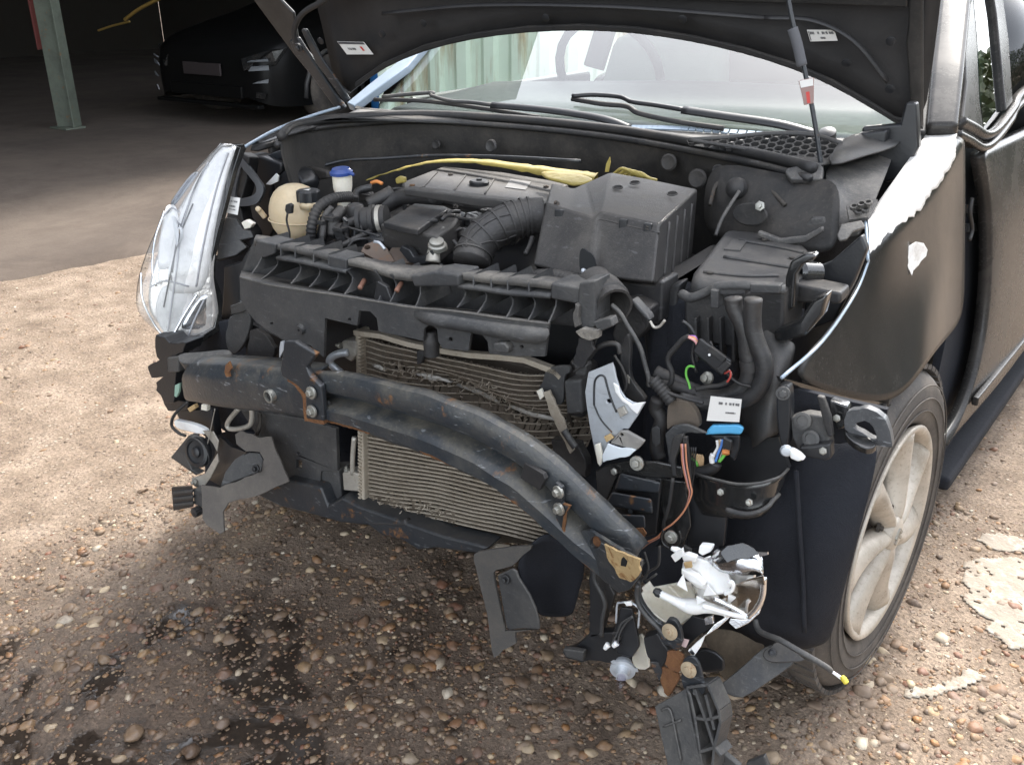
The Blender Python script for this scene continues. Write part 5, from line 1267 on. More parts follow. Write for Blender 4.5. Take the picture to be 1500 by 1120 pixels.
# refrigerant pipes at the left header
slab('pipe_flange', [(500, 500), (508, 498), (522, 500), (522, 520), (514, 530), (502, 522)], M['alu'], cond, th=.03, bevel=.003, Y=.283)
bolt(V(498, 506, Y=.28), (-1, -.2, 0), M['zinc'], cond, .006, name='flange_nut')
tube('refrigerant_pipe', [V(u, v, Y=y) for u, v, y in ((510, 516, .28), (496, 518, .275), (485, 524, .272), (484, 532, .272), (498, 545, .28), (512, 556, .30))], .0075, M['alubright'], cond, n=12)
slab('pipe_flange', [(501, 692), (512, 690), (526, 694), (526, 720), (503, 718)], M['alu'], cond, th=.03, bevel=.003, Y=.283)
bolt(V(508, 688, Y=.285), (0, -.2, 1), M['zinc'], cond, .006, name='flange_nut')
tube('refrigerant_pipe', [V(u, v, Y=.285) for u, v in ((519, 640), (517, 665), (516, 694))], .005, M['alu'], cond, n=12)

# ---- bumper beam
beam = empty('bumper_beam'); beam.parent = car; beam['label'] = 'bent steel bumper beam with rust and chipped paint'
bu = [(455, 543, .15), (480, 545, .142), (520, 550, .135), (560, 559, .13), (600, 569, .125), (640, 580, .12), (680, 595, .117), (720, 612, .115), (760, 634, .114), (800, 662, .114), (835, 693, .115), (870, 726, .12), (905, 760, .125), (932, 786, .13), (944, 800, .136)]
bl = [(455, 617, .15), (478, 619, .142), (516, 629, .135), (552, 642, .13), (590, 655, .125), (625, 668, .12), (662, 685, .117), (698, 702, .115), (735, 726, .114), (772, 754, .114), (806, 785, .115), (840, 815, .12), (872, 842, .125), (898, 862, .13), (912, 870, .136)]
U3 = catmull([V(u, v, Y=y) for u, v, y in bu], 3); L3 = catmull([V(u, v, Y=y) for u, v, y in bl], 3)
prof = [(0, .012), (0, .003), (.025, -.005), (.10, -.010), (.28, -.011), (.36, -.007), (.40, .003), (.44, .017), (.54, .018), (.58, .006), (.62, -.009), (.68, -.015), (.86, -.014), (.91, -.006), (.95, .001), (1.0, .003), (1.0, .012)]
vs, fs = [], []; npf = len(prof); N = len(U3)
for i, (a, b_) in enumerate(zip(U3, L3)):
    e = min(1, i/4); close = 1 if i < N-4 else (1-(i-(N-4))/4*.55)
    for k, (t, d_) in enumerate(prof):
        mid_ = .5
        if i >= N-9 and t > .44:                       # the lower flange tears away near the right end
            f = min(1, (i-(N-9))/8); tt = t
            d2 = d_+.018*f*(1 if .46 <= t <= .6 else .6)
        else: tt, d2 = t, d_
        w_ = .0022*mnoise.noise(Vector((i*.33, t*3, 4)))+.0012*mnoise.noise(Vector((i*1.1, t*7, 4)))
        p = a.lerp(b_, tt)+Vector((.15*d2, d2*(.55+.45*e)+w_, w_*.5))
        vs.append(p)
for i in range(N-1):
    for k in range(npf-1): fs.append((i*npf+k, i*npf+k+1, (i+1)*npf+k+1, (i+1)*npf+k))
cme = fixn(mesh('channel', vs, fs)); bm_ = link('channel', cme, M['steel'], beam, smooth=True, solid=.003); cme.set_sharp_from_angle(angle=math.radians(32))
for i0, i1 in ((2, 9), (14, 19), (24, 30), (33, 37)):
    pts = [L3[i].lerp(U3[i], .03)+Vector((0, .002, .0)) for i in range(i0, min(i1, N-1))]
    vs_, fs_ = tube_geo(catmull(pts, 3), .0034, 6, rf=lambda t: .35+.9*abs(mnoise.noise(Vector((t*9, i0, 0))))+.3*math.sin(math.pi*t))
    link('edge_rust', mesh('edge_rust', vs_, fs_), M['rust'], beam, smooth=True)
# rounded nose of the upper tube at the right end
P_ = U3[-1].lerp(L3[-1], .22)
# left box section
lu = [(268, 531, .20), (300, 532, .17), (340, 534, .16), (380, 538, .155), (420, 543, .15), (458, 547, .148)]
ll = [(270, 588, .20), (296, 592, .17), (336, 600, .16), (376, 604, .155), (420, 608, .15), (458, 616, .148)]
U4 = catmull([V(u, v, Y=y) for u, v, y in lu], 3); L4 = catmull([V(u, v, Y=y) for u, v, y in ll], 3)
prof2 = [(-.02, .05), (.0, .012), (.04, .002), (.16, -.002), (.22, -.010), (.34, -.012), (.60, -.011), (.92, -.008), (.98, .0), (1.0, .012), (1.0, .05)]
vs, fs = [], []; npf = len(prof2)
for i, (a, b_) in enumerate(zip(U4, L4)):
    for t, d_ in prof2: vs.append(a.lerp(b_, t)+Vector((0, d_, .0015*mnoise.noise(Vector((i*.4, t*4, 0))))))
for i in range(len(U4)-1):
    for k in range(npf-1): fs.append((i*npf+k, i*npf+k+1, (i+1)*npf+k+1, (i+1)*npf+k))
fs.append(tuple(range(npf)))
link('end_box', fixn(mesh('end_box', vs, fs)), M['steel'], beam, smooth=True, solid=.003, sub=1)
lathe('tow_socket', [(.0125, -.02), (.0125, .004), (.0095, .005), (.0085, -.02), (0, -.02)], V(395, 580, Y=.135), (-.1, -1, 0), M['zinc'], beam, n=24)
lathe('socket_void', [(.0085, 0), (0, .0004)], V(395, 580, Y=.1315), (-.1, -1, 0), M['interior'], beam, n=18)
brk = slab('crash_bracket', [(416, 500), (432, 500), (437, 504), (463, 519), (449, 538), (454, 550), (470, 566), (473, 590), (474, 617), (448, 613), (447, 578), (434, 564), (412, 551), (410, 540), (413, 520)], M['steel2'], beam, th=.012, bevel=.003, Y=.118)
slab('rust_line', [(446, 572), (449, 578), (450, 612), (474, 616), (474, 622), (446, 617), (443, 584), (432, 566), (420, 558), (421, 555), (435, 560)], M['rust'], beam, th=.014, bevel=.001, rag=1, Y=.120)
slab('rust_line', [(329, 535), (334, 530), (338, 540), (334, 546), (336, 552), (331, 552), (328, 545)], M['rust'], beam, th=.004, bevel=0, rag=1.2, Y=.142)
slab('chipped_bracket_edge', [(409, 524), (412, 500), (416, 499), (416, 512)], M['alubright'], beam, th=.003, bevel=0, rag=1.0, Y=.119)
for u, v in ((456, 575), (457, 602)): bolt(V(u, v, Y=.114), (-.1, -1, 0), M['zinc'], beam, .0115)
lathe('drain_hole', [(.004, 0), (0, .0004)], V(482, 590, Y=.1235), (-.1, -1, 0), M['interior'], beam, n=14)
slab('rubber_patch', [(768, 678), (795, 694), (798, 702), (790, 718), (762, 700)], M['rubber'], beam, th=.008, bevel=.001, pl=T(780, 700, .099, (.25, 1, .1)))
# right hand end plate with rust
EPL = T(820, 740, .098, (.35, 1, .15))
slab('end_plate', [(812, 706), (822, 714), (822, 738), (832, 742), (826, 756), (824, 780), (814, 768), (812, 740)], M['steel2'], beam, th=.008, bevel=.002, pl=EPL)
slab('rust_patch', [(823, 738), (833, 742), (827, 752), (825, 780), (812, 766), (816, 756)], M['rust'], beam, th=.003, bevel=0, rag=1.4, pl=T(820, 740, .0955, (.35, 1, .15)))
for u, v in ((818, 720), (819, 745)): bolt(V(u, v, Y=.094), (-.3, -1, -.1), M['zinc'], beam, .010)
EP2 = T(890, 830, .100, (.45, 1, .2))
slab('torn_flange', [(840, 780), (862, 776), (900, 800), (938, 822), (934, 846), (920, 864), (906, 868), (880, 846), (852, 816)], M['steel'], beam, th=.006, bevel=.002, rag=1.2, pl=EP2, holes=[circ(872, 794, 8, 12, 9)])
slab('bare_rust_patch', [(886, 796), (905, 806), (936, 820), (938, 836), (928, 850), (914, 858), (906, 848), (900, 832), (892, 822), (888, 808)], M['rust_pale'], beam, th=.003, bevel=0, rag=1.6, pl=T(890, 830, .0965, (.45, 1, .2)))
slab('rusty_hole', [(870, 783), (880, 792), (878, 803), (868, 800), (864, 790)], M['rust'], beam, th=.003, bevel=0, rag=1, pl=T(890, 830, .106, (.45, 1, .2)))
slab('rusty_hole', [(913, 815), (918, 822), (916, 830), (909, 828), (910, 819)], M['interior'], beam, th=.003, bevel=0, rag=.8, pl=T(890, 830, .0940, (.45, 1, .2)))

# ---- lower crossmember and left air guide
lower = slab('lower_crossmember', [(376, 725), (392, 716), (420, 702), (470, 714), (480, 740), (500, 728), (526, 742), (556, 752), (600, 768), (650, 785), (700, 797), (716, 803), (702, 812), (640, 803), (612, 806), (590, 792), (560, 785), (540, 770), (500, 766), (450, 752), (410, 742)], M['steel2'], car, th=.05, bevel=.006, Y=.262, label='black steel lower crossmember under the condenser')
tube('loose_hose', [V(u, v, Y=.27) for u, v in ((538, 754), (550, 764), (566, 764), (586, 766), (598, 764))], .009, M['rubber'], car)
slab('air_guide', [(352, 600), (380, 604), (440, 612), (492, 628), (494, 690), (470, 690), (468, 716), (430, 706), (400, 690), (384, 650)], M['plastic2'], car, th=.01, bevel=.002, Y=.285, holes=[[(433, 673), (442, 674), (442, 687), (433, 686)], circ(437, 664, 2.2)], label='flat grey plastic air guide left of the condenser')
slab('air_guide', [(360, 470), (420, 500), (470, 520), (474, 466), (524, 476), (524, 545), (440, 560), (360, 540)], M['plastic3'], car, th=.01, bevel=0, Y=.33)
slab('guide_step', [(466, 690), (496, 688), (500, 728), (478, 742), (468, 718)], M['plastic2'], car, th=.05, bevel=.004, Y=.29)
# ================================================================== LEFT HEADLIGHT AND THE TORN BITS BELOW IT
hl = empty('headlight'); hl.parent = car; hl['label'] = 'intact clear headlight still mounted on the left, shining bright'
HR = [  # v, left u, right u, X left, X right
    (213, 337, 357, -.640, -.600), (228, 316, 353, -.650, -.598), (250, 292, 346, -.655, -.595), (275, 270, 338, -.662, -.590), (305, 249, 330, -.668, -.586),
    (340, 231, 321, -.674, -.582), (375, 216, 314, -.680, -.578), (405, 207, 312, -.684, -.576), (432, 203, 318, -.684, -.574), (458, 203, 322, -.680, -.574), (478, 224, 319, -.660, -.580), (497, 248, 294, -.635, -.600)]
def hrow(v, a, b_, xa, xb, n=7, bulge=.03, inset=0):
    A_, B_ = V(a, v, X=xa), V(b_, v, X=xb); out = []
    for k in range(n):
        s = k/(n-1); p = A_.lerp(B_, s)
        out.append(p+Vector((-.25, -1, .25)).normalized()*(bulge*math.sin(math.pi*s)-inset))
    return out
# reflector shell behind the lens
rows = [hrow(v, a+(b_-a)*.07+2, b_-(b_-a)*.04, xa+.01, xb, n=9, bulge=.016, inset=.006) for v, a, b_, xa, xb in HR]
m_refl = mat('bright_reflector', (.95, .90, .84), .2, .55, bump=1.3, bscale=45, var=.05)
m_whiter = mat('white_reflector', (.96, .92, .87), .3, .0, bump=.9, bscale=50, var=.05, coat=.6)
sheet('reflector', rows, m_refl, hl, th=.004, sub=1)
def lampband(name, pts, m, ins, th=.004, sub=1):
    """ribbon between two pixel edges lying on the lens surface"""
    rws = []
    for v, ua, ub in pts:
        # interpolate the row frame
        for i in range(len(HR)-1):
            if HR[i][0] <= v <= HR[i+1][0]: break
        f = (v-HR[i][0])/(HR[i+1][0]-HR[i][0]); a, b_, xa, xb = [HR[i][k]+(HR[i+1][k]-HR[i][k])*f for k in (1, 2, 3, 4)]
        r = []
        for k in range(4):
            u = ua+(ub-ua)*k/3; s = max(0, min(1, (u-a)/(b_-a))); x = xa+(xb-xa)*s
            r.append(V(u, v, X=x)+Vector((-.25, -1, .25)).normalized()*(.022*math.sin(math.pi*s)-ins))
        rws.append(r)
    return sheet(name, rws, m, hl, th=th, sub=sub)
lampband('white_bezel', [(218, 334, 354), (240, 316, 346), (270, 300, 336), (305, 284, 327), (340, 272, 318), (375, 266, 312), (405, 262, 310), (430, 264, 302)], m_whiter, -.004)
lampband('inner_bezel', [(300, 244, 262), (320, 240, 278), (345, 240, 276), (370, 243, 270), (395, 244, 262)], m_whiter, -.001)
lampband('lower_facet', [(418, 252, 290), (440, 244, 296), (460, 240, 288), (480, 246, 278), (494, 258, 270)], m_whiter, -.003)
lampband('chrome_facet', [(432, 304, 317), (448, 294, 318), (465, 286, 316), (482, 278, 310)], M['chrome'], -.004)
lampband('side_marker', [(252, 286, 296), (275, 266, 282), (300, 250, 262)], mat('grey_lamp_cell', (.25, .26, .28), .3, .4), -.002)
for (u, v, r, x) in ((262, 340, .034, -.642), (254, 405, .022, -.650)):
    c = V(u, v, X=x)
    bw = lathe('reflector_bowl', [(r, -.004), (r*1.02, -.006), (r*.9, -.002), (r*.6, .008), (r*.25, .012), (0, .013)], c+Vector((.004, -.010, .002)), (.35, 1, -.2), M['chrome'], hl, n=28)
for pts in ([(330, 222), (310, 262), (290, 312), (276, 360), (270, 400)], [(300, 300), (280, 350), (268, 400), (258, 450)]):
    vs, fs = [], []
    q = []
    for u, v in pts:
        for i in range(len(HR)-1):
            if HR[i][0] <= v <= HR[i+1][0]: break
        f = (v-HR[i][0])/(HR[i+1][0]-HR[i][0]); a, b_, xa, xb = [HR[i][k]+(HR[i+1][k]-HR[i][k])*f for k in (1, 2, 3, 4)]
        s = (u-a)/(b_-a); q.append(V(u, v, X=xa+(xb-xa)*s)+Vector((-.25, -1, .25)).normalized()*(.022*math.sin(math.pi*s)+.006))
    tube('bezel_seam', q, .0016, M['plastic'], hl, n=6)
rows = [hrow(v, a, b_, xa, xb, n=9, bulge=.032, inset=-.006) for v, a, b_, xa, xb in HR]
sheet('lens', rows, M['lens'], hl, th=.003, sub=1, label='clear plastic lens')
# dark rim and rear housing
rim_px = [(344, 212), (358, 211), (361, 218), (348, 252), (334, 306), (325, 342), (317, 376), (316, 406), (326, 432), (326, 470), (322, 484), (300, 500), (262, 508), (256, 502), (292, 494), (314, 480), (318, 462), (317, 434), (308, 408), (310, 374), (318, 338), (328, 302), (341, 250), (352, 216)]
sh = [V(u, v, X=-.575) for u, v in rim_px]
slab('rim', rim_px, M['glossblack'], hl, th=.02, bevel=.002, pl=dict(p0=V(330, 330, X=-.572), n=(1, -.25, .05)))
slab('housing', [(352, 222), (366, 230), (362, 262), (352, 300), (356, 320), (370, 340), (372, 352), (350, 372), (322, 382), (318, 376), (326, 338), (336, 300), (346, 256)], M['plastic'], hl, th=.06, bevel=.004, pl=T(345, 320, .50, (.5, -1, .2)))
slab('housing_fin', [(330, 318), (346, 320), (356, 336), (368, 338), (372, 348), (352, 352), (362, 362), (346, 374), (316, 382), (320, 352)], M['plastic2'], hl, th=.02, bevel=.003, pl=T(345, 345, .44, (.6, -1, .4)))
slab('pale_clip', [(353, 326), (360, 322), (370, 328), (366, 334), (358, 336)], M['cream'], hl, th=.012, bevel=.002, Y=.43)
loopo = rnd([(349, 236), (356, 234), (378, 262), (386, 276), (382, 290), (372, 300), (344, 302), (338, 290)], 4)
loopi = rnd([(352, 248), (357, 250), (372, 268), (375, 279), (368, 287), (345, 288)], 4)
slab('mount_loop', loopo, mat('grey_loop_plastic', (.075, .08, .088), .55, dust=DUST, damt=.4), hl, th=.015, bevel=.002, holes=[loopi], pl=T(360, 270, .52, (.55, -1, .25)))
label_on('paper_label', [(337, 288), (352, 290), (348, 315), (330, 311)], [(.2, .8, .2, .32, 'txt', M['ink']), (.2, .7, .5, .6, 'txt', M['ink']), (.2, .75, .7, .78, 'txt', M['ink'])], T(342, 302, .44, (.3, -1, .3)), hl, lab='small white sticker on the headlight housing')
slab('rear_cover', [(360, 226), (384, 230), (412, 240), (412, 252), (400, 262), (396, 290), (404, 330), (394, 350), (376, 346), (352, 300), (350, 250)], M['plastic3'], car, th=.05, bevel=.006, Y=.60)
slab('white_scrap', [(389, 270), (404, 254), (408, 258), (407, 266), (396, 271)], M['white'], car, th=.004, bevel=.001, Y=.585)
slab('inner_brace', [(384, 232), (398, 224), (416, 218), (420, 230), (394, 238)], M['steel2'], car, th=.02, bevel=.004, Y=.62)
slab('wing_rail', [(408, 190), (424, 186), (440, 186), (440, 205), (424, 212), (418, 240), (410, 236), (412, 210)], M['plastic2'], car, th=.04, bevel=.005, Y=.66)
slab('bay_corner', [(398, 264), (416, 248), (430, 250), (444, 268), (440, 290), (420, 296), (402, 290)], M['plastic3'], car, th=.06, bevel=.01, Y=.60)
slab('lamp_carrier', [(328, 390), (352, 384), (372, 352), (382, 372), (358, 404), (352, 440), (370, 470), (360, 520), (330, 520), (322, 480), (326, 440)], M['plastic3'], car, th=.04, bevel=.004, Y=.40)
# ---- torn bumper mounts at the left end of the beam
slab('torn_mount', ragged([(228, 490), (241, 494), (248, 502), (273, 502), (268, 516), (250, 524), (246, 540), (260, 540), (256, 566), (254, 590), (240, 590), (236, 580), (228, 572), (228, 560), (238, 552), (222, 554), (216, 536), (233, 527), (228, 516)], 1.5, 6), M['plastic3'], car, th=.05, bevel=.002, Y=.24, label='jagged black plastic bumper mount at the left end')
slab('torn_mount', [(244, 524), (262, 522), (262, 545), (246, 546)], M['plastic2'], car, th=.02, bevel=.003, Y=.232)
slab('torn_mount', ragged([(229, 562), (256, 570), (262, 586), (276, 588), (274, 600), (246, 602), (240, 592)], 1.4, 6), M['plastic3'], car, th=.05, bevel=.002, Y=.26)
slab('green_clip', [(256, 564), (263, 561), (262, 574), (258, 582), (255, 580)], mat('pale_green_clip', (.22, .34, .27), .5), car, th=.006, bevel=.001, Y=.215)
slab('bumper_side_bracket', rnd([(336, 465), (356, 456), (366, 464), (365, 482), (356, 505), (344, 518), (334, 512), (330, 492), (334, 476)], 3), M['plastic2'], car, th=.01, bevel=.002, Y=.31)
slab('bumper_side_bracket', [(336, 448), (364, 440), (368, 452), (336, 462)], M['plastic2'], car, th=.012, bevel=.002, rag=1.2, Y=.30)
slab('beam_shelf', rnd([(262, 518), (300, 514), (326, 511), (338, 514), (336, 526), (310, 529), (268, 532)], 3), M['plastic2'], car, th=.03, bevel=.004, pl=T(300, 520, .22, (0, -.5, 1)))
slab('torn_web', ragged([(366, 484), (376, 482), (388, 490), (402, 510), (398, 530), (380, 534), (366, 530), (362, 512)], 1.5, 6), M['plastic'], car, th=.01, bevel=.001, Y=.28)
slab('side_backing', [(308, 380), (350, 350), (376, 350), (374, 520), (318, 520), (322, 470), (318, 430)], M['felt'], car, th=.02, bevel=.002, Y=.47)
slab('side_backing', [(300, 640), (344, 630), (400, 640), (420, 700), (374, 724), (300, 720)], M['felt'], car, th=.01, bevel=.001, Y=.34)
slab('side_backing', [(250, 480), (330, 470), (372, 460), (400, 520), (420, 560), (412, 610), (400, 640), (340, 640), (300, 610), (268, 590), (252, 540)], M['felt'], car, th=.02, bevel=.002, Y=.36)
# horn
hc = V(291, 661, Y=.23)
horn = lathe('horn', [(.034, -.006), (.036, .0), (.034, .008), (.026, .010), (.025, .006), (.012, .005), (.011, .010), (.005, .012), (0, .012)], hc, (.1, -1, .25), M['plastic3'], car, n=32, label='round black horn hanging below the beam')
slab('horn_trumpet', [(249, 670), (275, 638), (284, 640), (270, 664), (282, 690), (292, 694), (286, 696)], M['plastic2'], horn, th=.02, bevel=.003, Y=.236)
tube('horn_rim', [hc+Vector((.0355*math.cos(a), .009*math.sin(a)*-.3-.002, .0345*math.sin(a))) for a in np.linspace(0, 2*math.pi, 29)], .0016, M['plastic2'], horn)
slab('white_bracket', rnd([(255, 616), (264, 617), (284, 622), (300, 630), (298, 636), (276, 632), (258, 626)], 3), M['white'], car, th=.012, bevel=.002, Y=.25)
slab('grey_bracket', [(296, 630), (312, 632), (320, 646), (318, 662), (312, 650)], M['alu'], car, th=.003, bevel=.001, Y=.24)
tube('looped_cable', [V(u, v, Y=y) for u, v, y in ((276, 588, .24), (262, 600, .23), (253, 612, .225), (252, 624, .225), (262, 634, .225), (272, 638, .23))], .0035, M['rubber'], car)
slab('brass_clip', [(274, 598), (284, 592), (286, 598), (278, 604)], M['rust_pale'], car, th=.01, bevel=.001, Y=.235)
slab('brass_clip', [(295, 592), (303, 594), (303, 602), (294, 600)], M['cream'], car, th=.01, bevel=.001, Y=.24)
slab('horn_mount', [(256, 600), (310, 600), (316, 640), (300, 640), (280, 622), (262, 614)], M['plastic3'], car, th=.02, bevel=.003, Y=.29)
tube('thin_rod', [V(u, v, Y=.235) for u, v in ((315, 598), (308, 632), (304, 650))], .0012, M['alu'], car)
# pipes
tube('oil_pipe', [V(u, v, Y=.25) for u, v in ((350, 598), (338, 612), (333, 622), (338, 628), (354, 627), (366, 622), (369, 612), (369, 598))], .0055, M['alu'], car, n=12, label='bent metal pipe loop below the beam')
tube('oil_pipe', [V(u, v, Y=.27) for u, v in ((380, 604), (381, 622), (376, 636))], .0045, M['disc'], car, n=10)
# torn fibre undertray plate
plate = slab('torn_tray', ragged([(344, 636), (353, 630), (370, 636), (379, 641), (397, 639), (402, 655), (423, 705), (373, 727), (334, 736), (326, 750), (328, 778), (322, 782), (302, 768), (296, 758), (294, 710), (321, 714), (383, 690), (386, 672), (380, 662), (360, 661), (346, 650)], 1.0, 8), mat('brown_grey_board', (.07, .062, .056), .8, dust=(.17, .15, .125), damt=.7, bump=.5, bscale=350, updust=.2), car, th=.005, bevel=.001, pl=T(350, 700, .20, (.15, -1, .35)), label='torn brown-grey undertray plate hanging at the left')
slab('tray_pocket', [(360, 662), (380, 663), (385, 674), (382, 690), (322, 713), (330, 690), (344, 672)], M['plastic2'], plate, th=.004, bevel=.002, pl=T(350, 700, .21, (.15, -1, .35)))
bolt(V(375, 686, Y=.205), (.1, -1, .3), M['plastic3'], plate, .009)
slab('tray_flap', ragged([(322, 640), (340, 655), (362, 662), (345, 678), (324, 712), (300, 700), (312, 672)], 1.2, 7), M['plastic3'], car, th=.01, bevel=.001, pl=T(340, 680, .235, (-.3, -1, .2)))
slab('hinge_plate', [(280, 700), (300, 694), (318, 664), (320, 676), (308, 700), (296, 716), (284, 712)], M['alu'], car, th=.003, bevel=.001, Y=.215)
bolt(V(285, 706, Y=.21), (0, -1, .2), M['zinc'], car, .007)
cb = hullbox('plug_housing', [V(u, v, Y=.19) for u, v in ((251, 714), (281, 712), (284, 742), (254, 748))], [V(u, v, Y=.24) for u, v in ((252, 712), (282, 710), (284, 738), (256, 743))], M['plastic3'], car, bevel=.002)
for k in range(3): slab('plug_ridge', [(253, 720+k*9), (282, 717+k*9), (282, 721+k*9), (253, 724+k*9)], M['plastic2'], cb, th=.006, bevel=.001, Y=.186)
slab('plug_clip', [(283, 716), (296, 722), (298, 744), (284, 738)], M['plastic2'], car, th=.02, bevel=.002, Y=.195)
kn, kf = [], []
kc = V(288, 749, Y=.19)
for i, (r, h) in enumerate(((.001, -.01), (.010, -.01), (.010, .008), (.001, .010))):
    for k in range(24): q = 2*math.pi*k/24; r2 = r*(1+.12*(k % 2)); kn.append(kc+Vector((r2*math.cos(q), -h, r2*math.sin(q))))
for i in range(3):
    for k in range(24): kf.append((i*24+k, i*24+(k+1) % 24, i*24+24+(k+1) % 24, i*24+24+k))
link('knurled_knob', fixn(mesh('knurled_knob', kn, kf)), M['plastic'], car)

# moulded flutes, seams and dark gaps inside the lens
def lampline(pts, r, m, off=.006, nm='reflector_line'):
    q = []
    for u, v in pts:
        for i in range(len(HR)-1):
            if HR[i][0] <= v <= HR[i+1][0]: break
        f = (v-HR[i][0])/(HR[i+1][0]-HR[i][0]); a, b_, xa, xb = [HR[i][k]+(HR[i+1][k]-HR[i][k])*f for k in (1, 2, 3, 4)]
        s = (u-a)/(b_-a); q.append(V(u, v, X=xa+(xb-xa)*s)+Vector((-.25, -1, .25)).normalized()*(.022*math.sin(math.pi*max(0, min(1, s)))+off))
    tube(nm, q, r, m, hl, n=6)
m_gap = mat('lamp_gap_grey', (.30, .30, .31), .4)
lampline([(346, 226), (330, 268), (316, 318), (304, 372), (298, 420)], .0022, m_gap)
lampline([(322, 240), (300, 286), (284, 336), (276, 392), (270, 440), (262, 490)], .0018, m_gap)
lampline([(246, 310), (238, 350), (240, 392), (248, 420)], .0022, M['chrome'], .008)
lampline([(244, 318), (262, 306), (280, 312)], .002, m_gap); lampline([(236, 420), (262, 412), (290, 420)], .002, m_gap)
lampline([(214, 400), (222, 440), (240, 476), (262, 500)], .0024, M['chrome'], .008)
lampline([(300, 432), (286, 462), (272, 492)], .003, M['chrome'], .008); lampline([(308, 440), (298, 470), (288, 494)], .002, m_gap, .008)
# ================================================================== RIGHT HAND CORNER: LOOM, BRACKETS, BROKEN LAMP
O8 = (800, 400); S8 = 3.734
def c8(*pts): return px(O8, S8, pts)
# background shapes
slab('corner_backing', [(840, 520), (900, 430), (990, 440), (1150, 480), (1150, 690), (1020, 760), (1000, 800), (960, 860), (900, 800), (850, 700)], M['felt'], car, th=.02, bevel=0, Y=.44)
slab('fan_shroud', c8((130, 470), (210, 540), (215, 640), (200, 800), (110, 780), (90, 590)), M['plastic'], car, th=.05, bevel=.006, Y=.31)
slab('shroud_flap', rnd(c8((0, 530), (60, 508), (120, 510), (128, 545), (100, 570), (92, 700), (60, 720), (20, 690), (-40, 640), (-20, 590)), 3), M['plastic2'], car, th=.008, bevel=.002, Y=.285)
slab('shroud_block', c8((92, 590), (190, 580), (200, 770), (110, 775)), M['plastic2'], car, th=.03, bevel=.005, Y=.275)
slab('shroud_lug', c8((150, 490), (200, 485), (222, 505), (215, 565), (160, 560)), M['plastic2'], car, th=.02, bevel=.003, Y=.265)
slab('bent_header', [(795, 575), (804, 572), (818, 600), (834, 640), (842, 658), (836, 664), (822, 640), (804, 600)], M['tubes'], car, th=.006, bevel=.001, rag=1.2, Y=.268)
slab('pale_scrap', [(786, 572), (793, 569), (797, 580), (791, 586)], M['cream'], car, th=.005, bevel=.001, rag=1, Y=.27)
tube('snapped_lever', [V(u, v, Y=.262) for u, v in ((826, 630), (836, 645), (843, 655))], .006, M['plastic2'], car, n=6)
slab('shroud_foot', [(806, 644), (846, 650), (858, 676), (858, 700), (836, 690), (812, 668)], M['plastic'], car, th=.02, bevel=.002, rag=1.2, Y=.30)
# silver crash bracket
sb = slab('bare_metal_bracket', c8((230, 542), (360, 490), (372, 520), (382, 570), (405, 640), (432, 682), (470, 705), (500, 712), (543, 706), (520, 745), (500, 780), (470, 822), (450, 852), (425, 850), (400, 870), (340, 930), (310, 1030), (292, 1058), (280, 1035), (262, 960), (240, 850), (222, 740), (212, 650)), M['alubright'], car, th=.004, bevel=.002, Y=.235, label='bent bare metal bracket with a pressed groove', holes=[circ(*c8((343, 700))[0], 3.4)])
gv = c8((270, 640), (268, 590), (285, 560), (310, 562), (330, 610), (345, 690)), 
tube('pressed_groove', [V(u, v, Y=.234) for u, v in c8((262, 720), (262, 640), (268, 585), (292, 560), (318, 566), (332, 610), (352, 680), (385, 760))], .0016, M['steel2'], sb, n=8)
tube('pressed_groove', [V(u, v, Y=.234) for u, v in c8((262, 720), (300, 800), (360, 870))], .0013, M['steel2'], sb, n=8)
slab('rust_patch', c8((222, 700), (255, 690), (285, 700), (280, 725), (240, 730), (222, 740)), M['rust_pale'], sb, th=.002, bevel=0, rag=1.5, Y=.233)
slab('pale_torn_edge', c8((365, 600), (395, 620), (420, 680), (470, 715), (543, 704), (500, 770), (470, 745), (420, 700), (380, 650)), M['white'], sb, th=.003, bevel=.001, rag=1.5, Y=.2325)
pt = slab('slotted_plate', c8((402, 862), (440, 862), (540, 918), (520, 945), (490, 972), (420, 950), (348, 930)), mat('scuffed_plate', (.20, .19, .18), .6, .3, dust=(.4, .38, .33), damt=.8, updust=0), sb, th=.006, bevel=.002, Y=.225, holes=[c8((385, 792), (420, 782), (424, 800), (390, 812))] if False else [circ(*c8((412, 885))[0], 2.2)])
slab('white_shard', ragged(c8((335, 932), (380, 950), (490, 968), (455, 1000), (380, 1015), (310, 1036), (305, 1000)), 1, 6), mat('pale_blue_white', (.62, .68, .72), .4, bump=.05), sb, th=.004, bevel=.001, Y=.222)
slab('pale_post', c8((262, 940), (292, 930), (310, 1010), (292, 1058), (278, 1040)), M['cream'], sb, th=.006, bevel=.002, Y=.224)
slab('curved_guard', rnd(c8((408, 380), (440, 340), (455, 420), (452, 520), (470, 600), (540, 690), (500, 708), (440, 680), (415, 600), (400, 500)), 3), M['plastic'], car, th=.01, bevel=.002, rag=.8, Y=.27)
slab('white_scuff', c8((440, 560), (452, 575), (450, 610), (436, 600)), M['alu'], car, th=.002, bevel=0, rag=1, Y=.268)
tube('pipe_clip', [V(u, v, Y=.25) for u, v in c8((230, 470), (280, 410), (340, 385), (390, 392), (405, 440))], .004, M['plastic'], car)
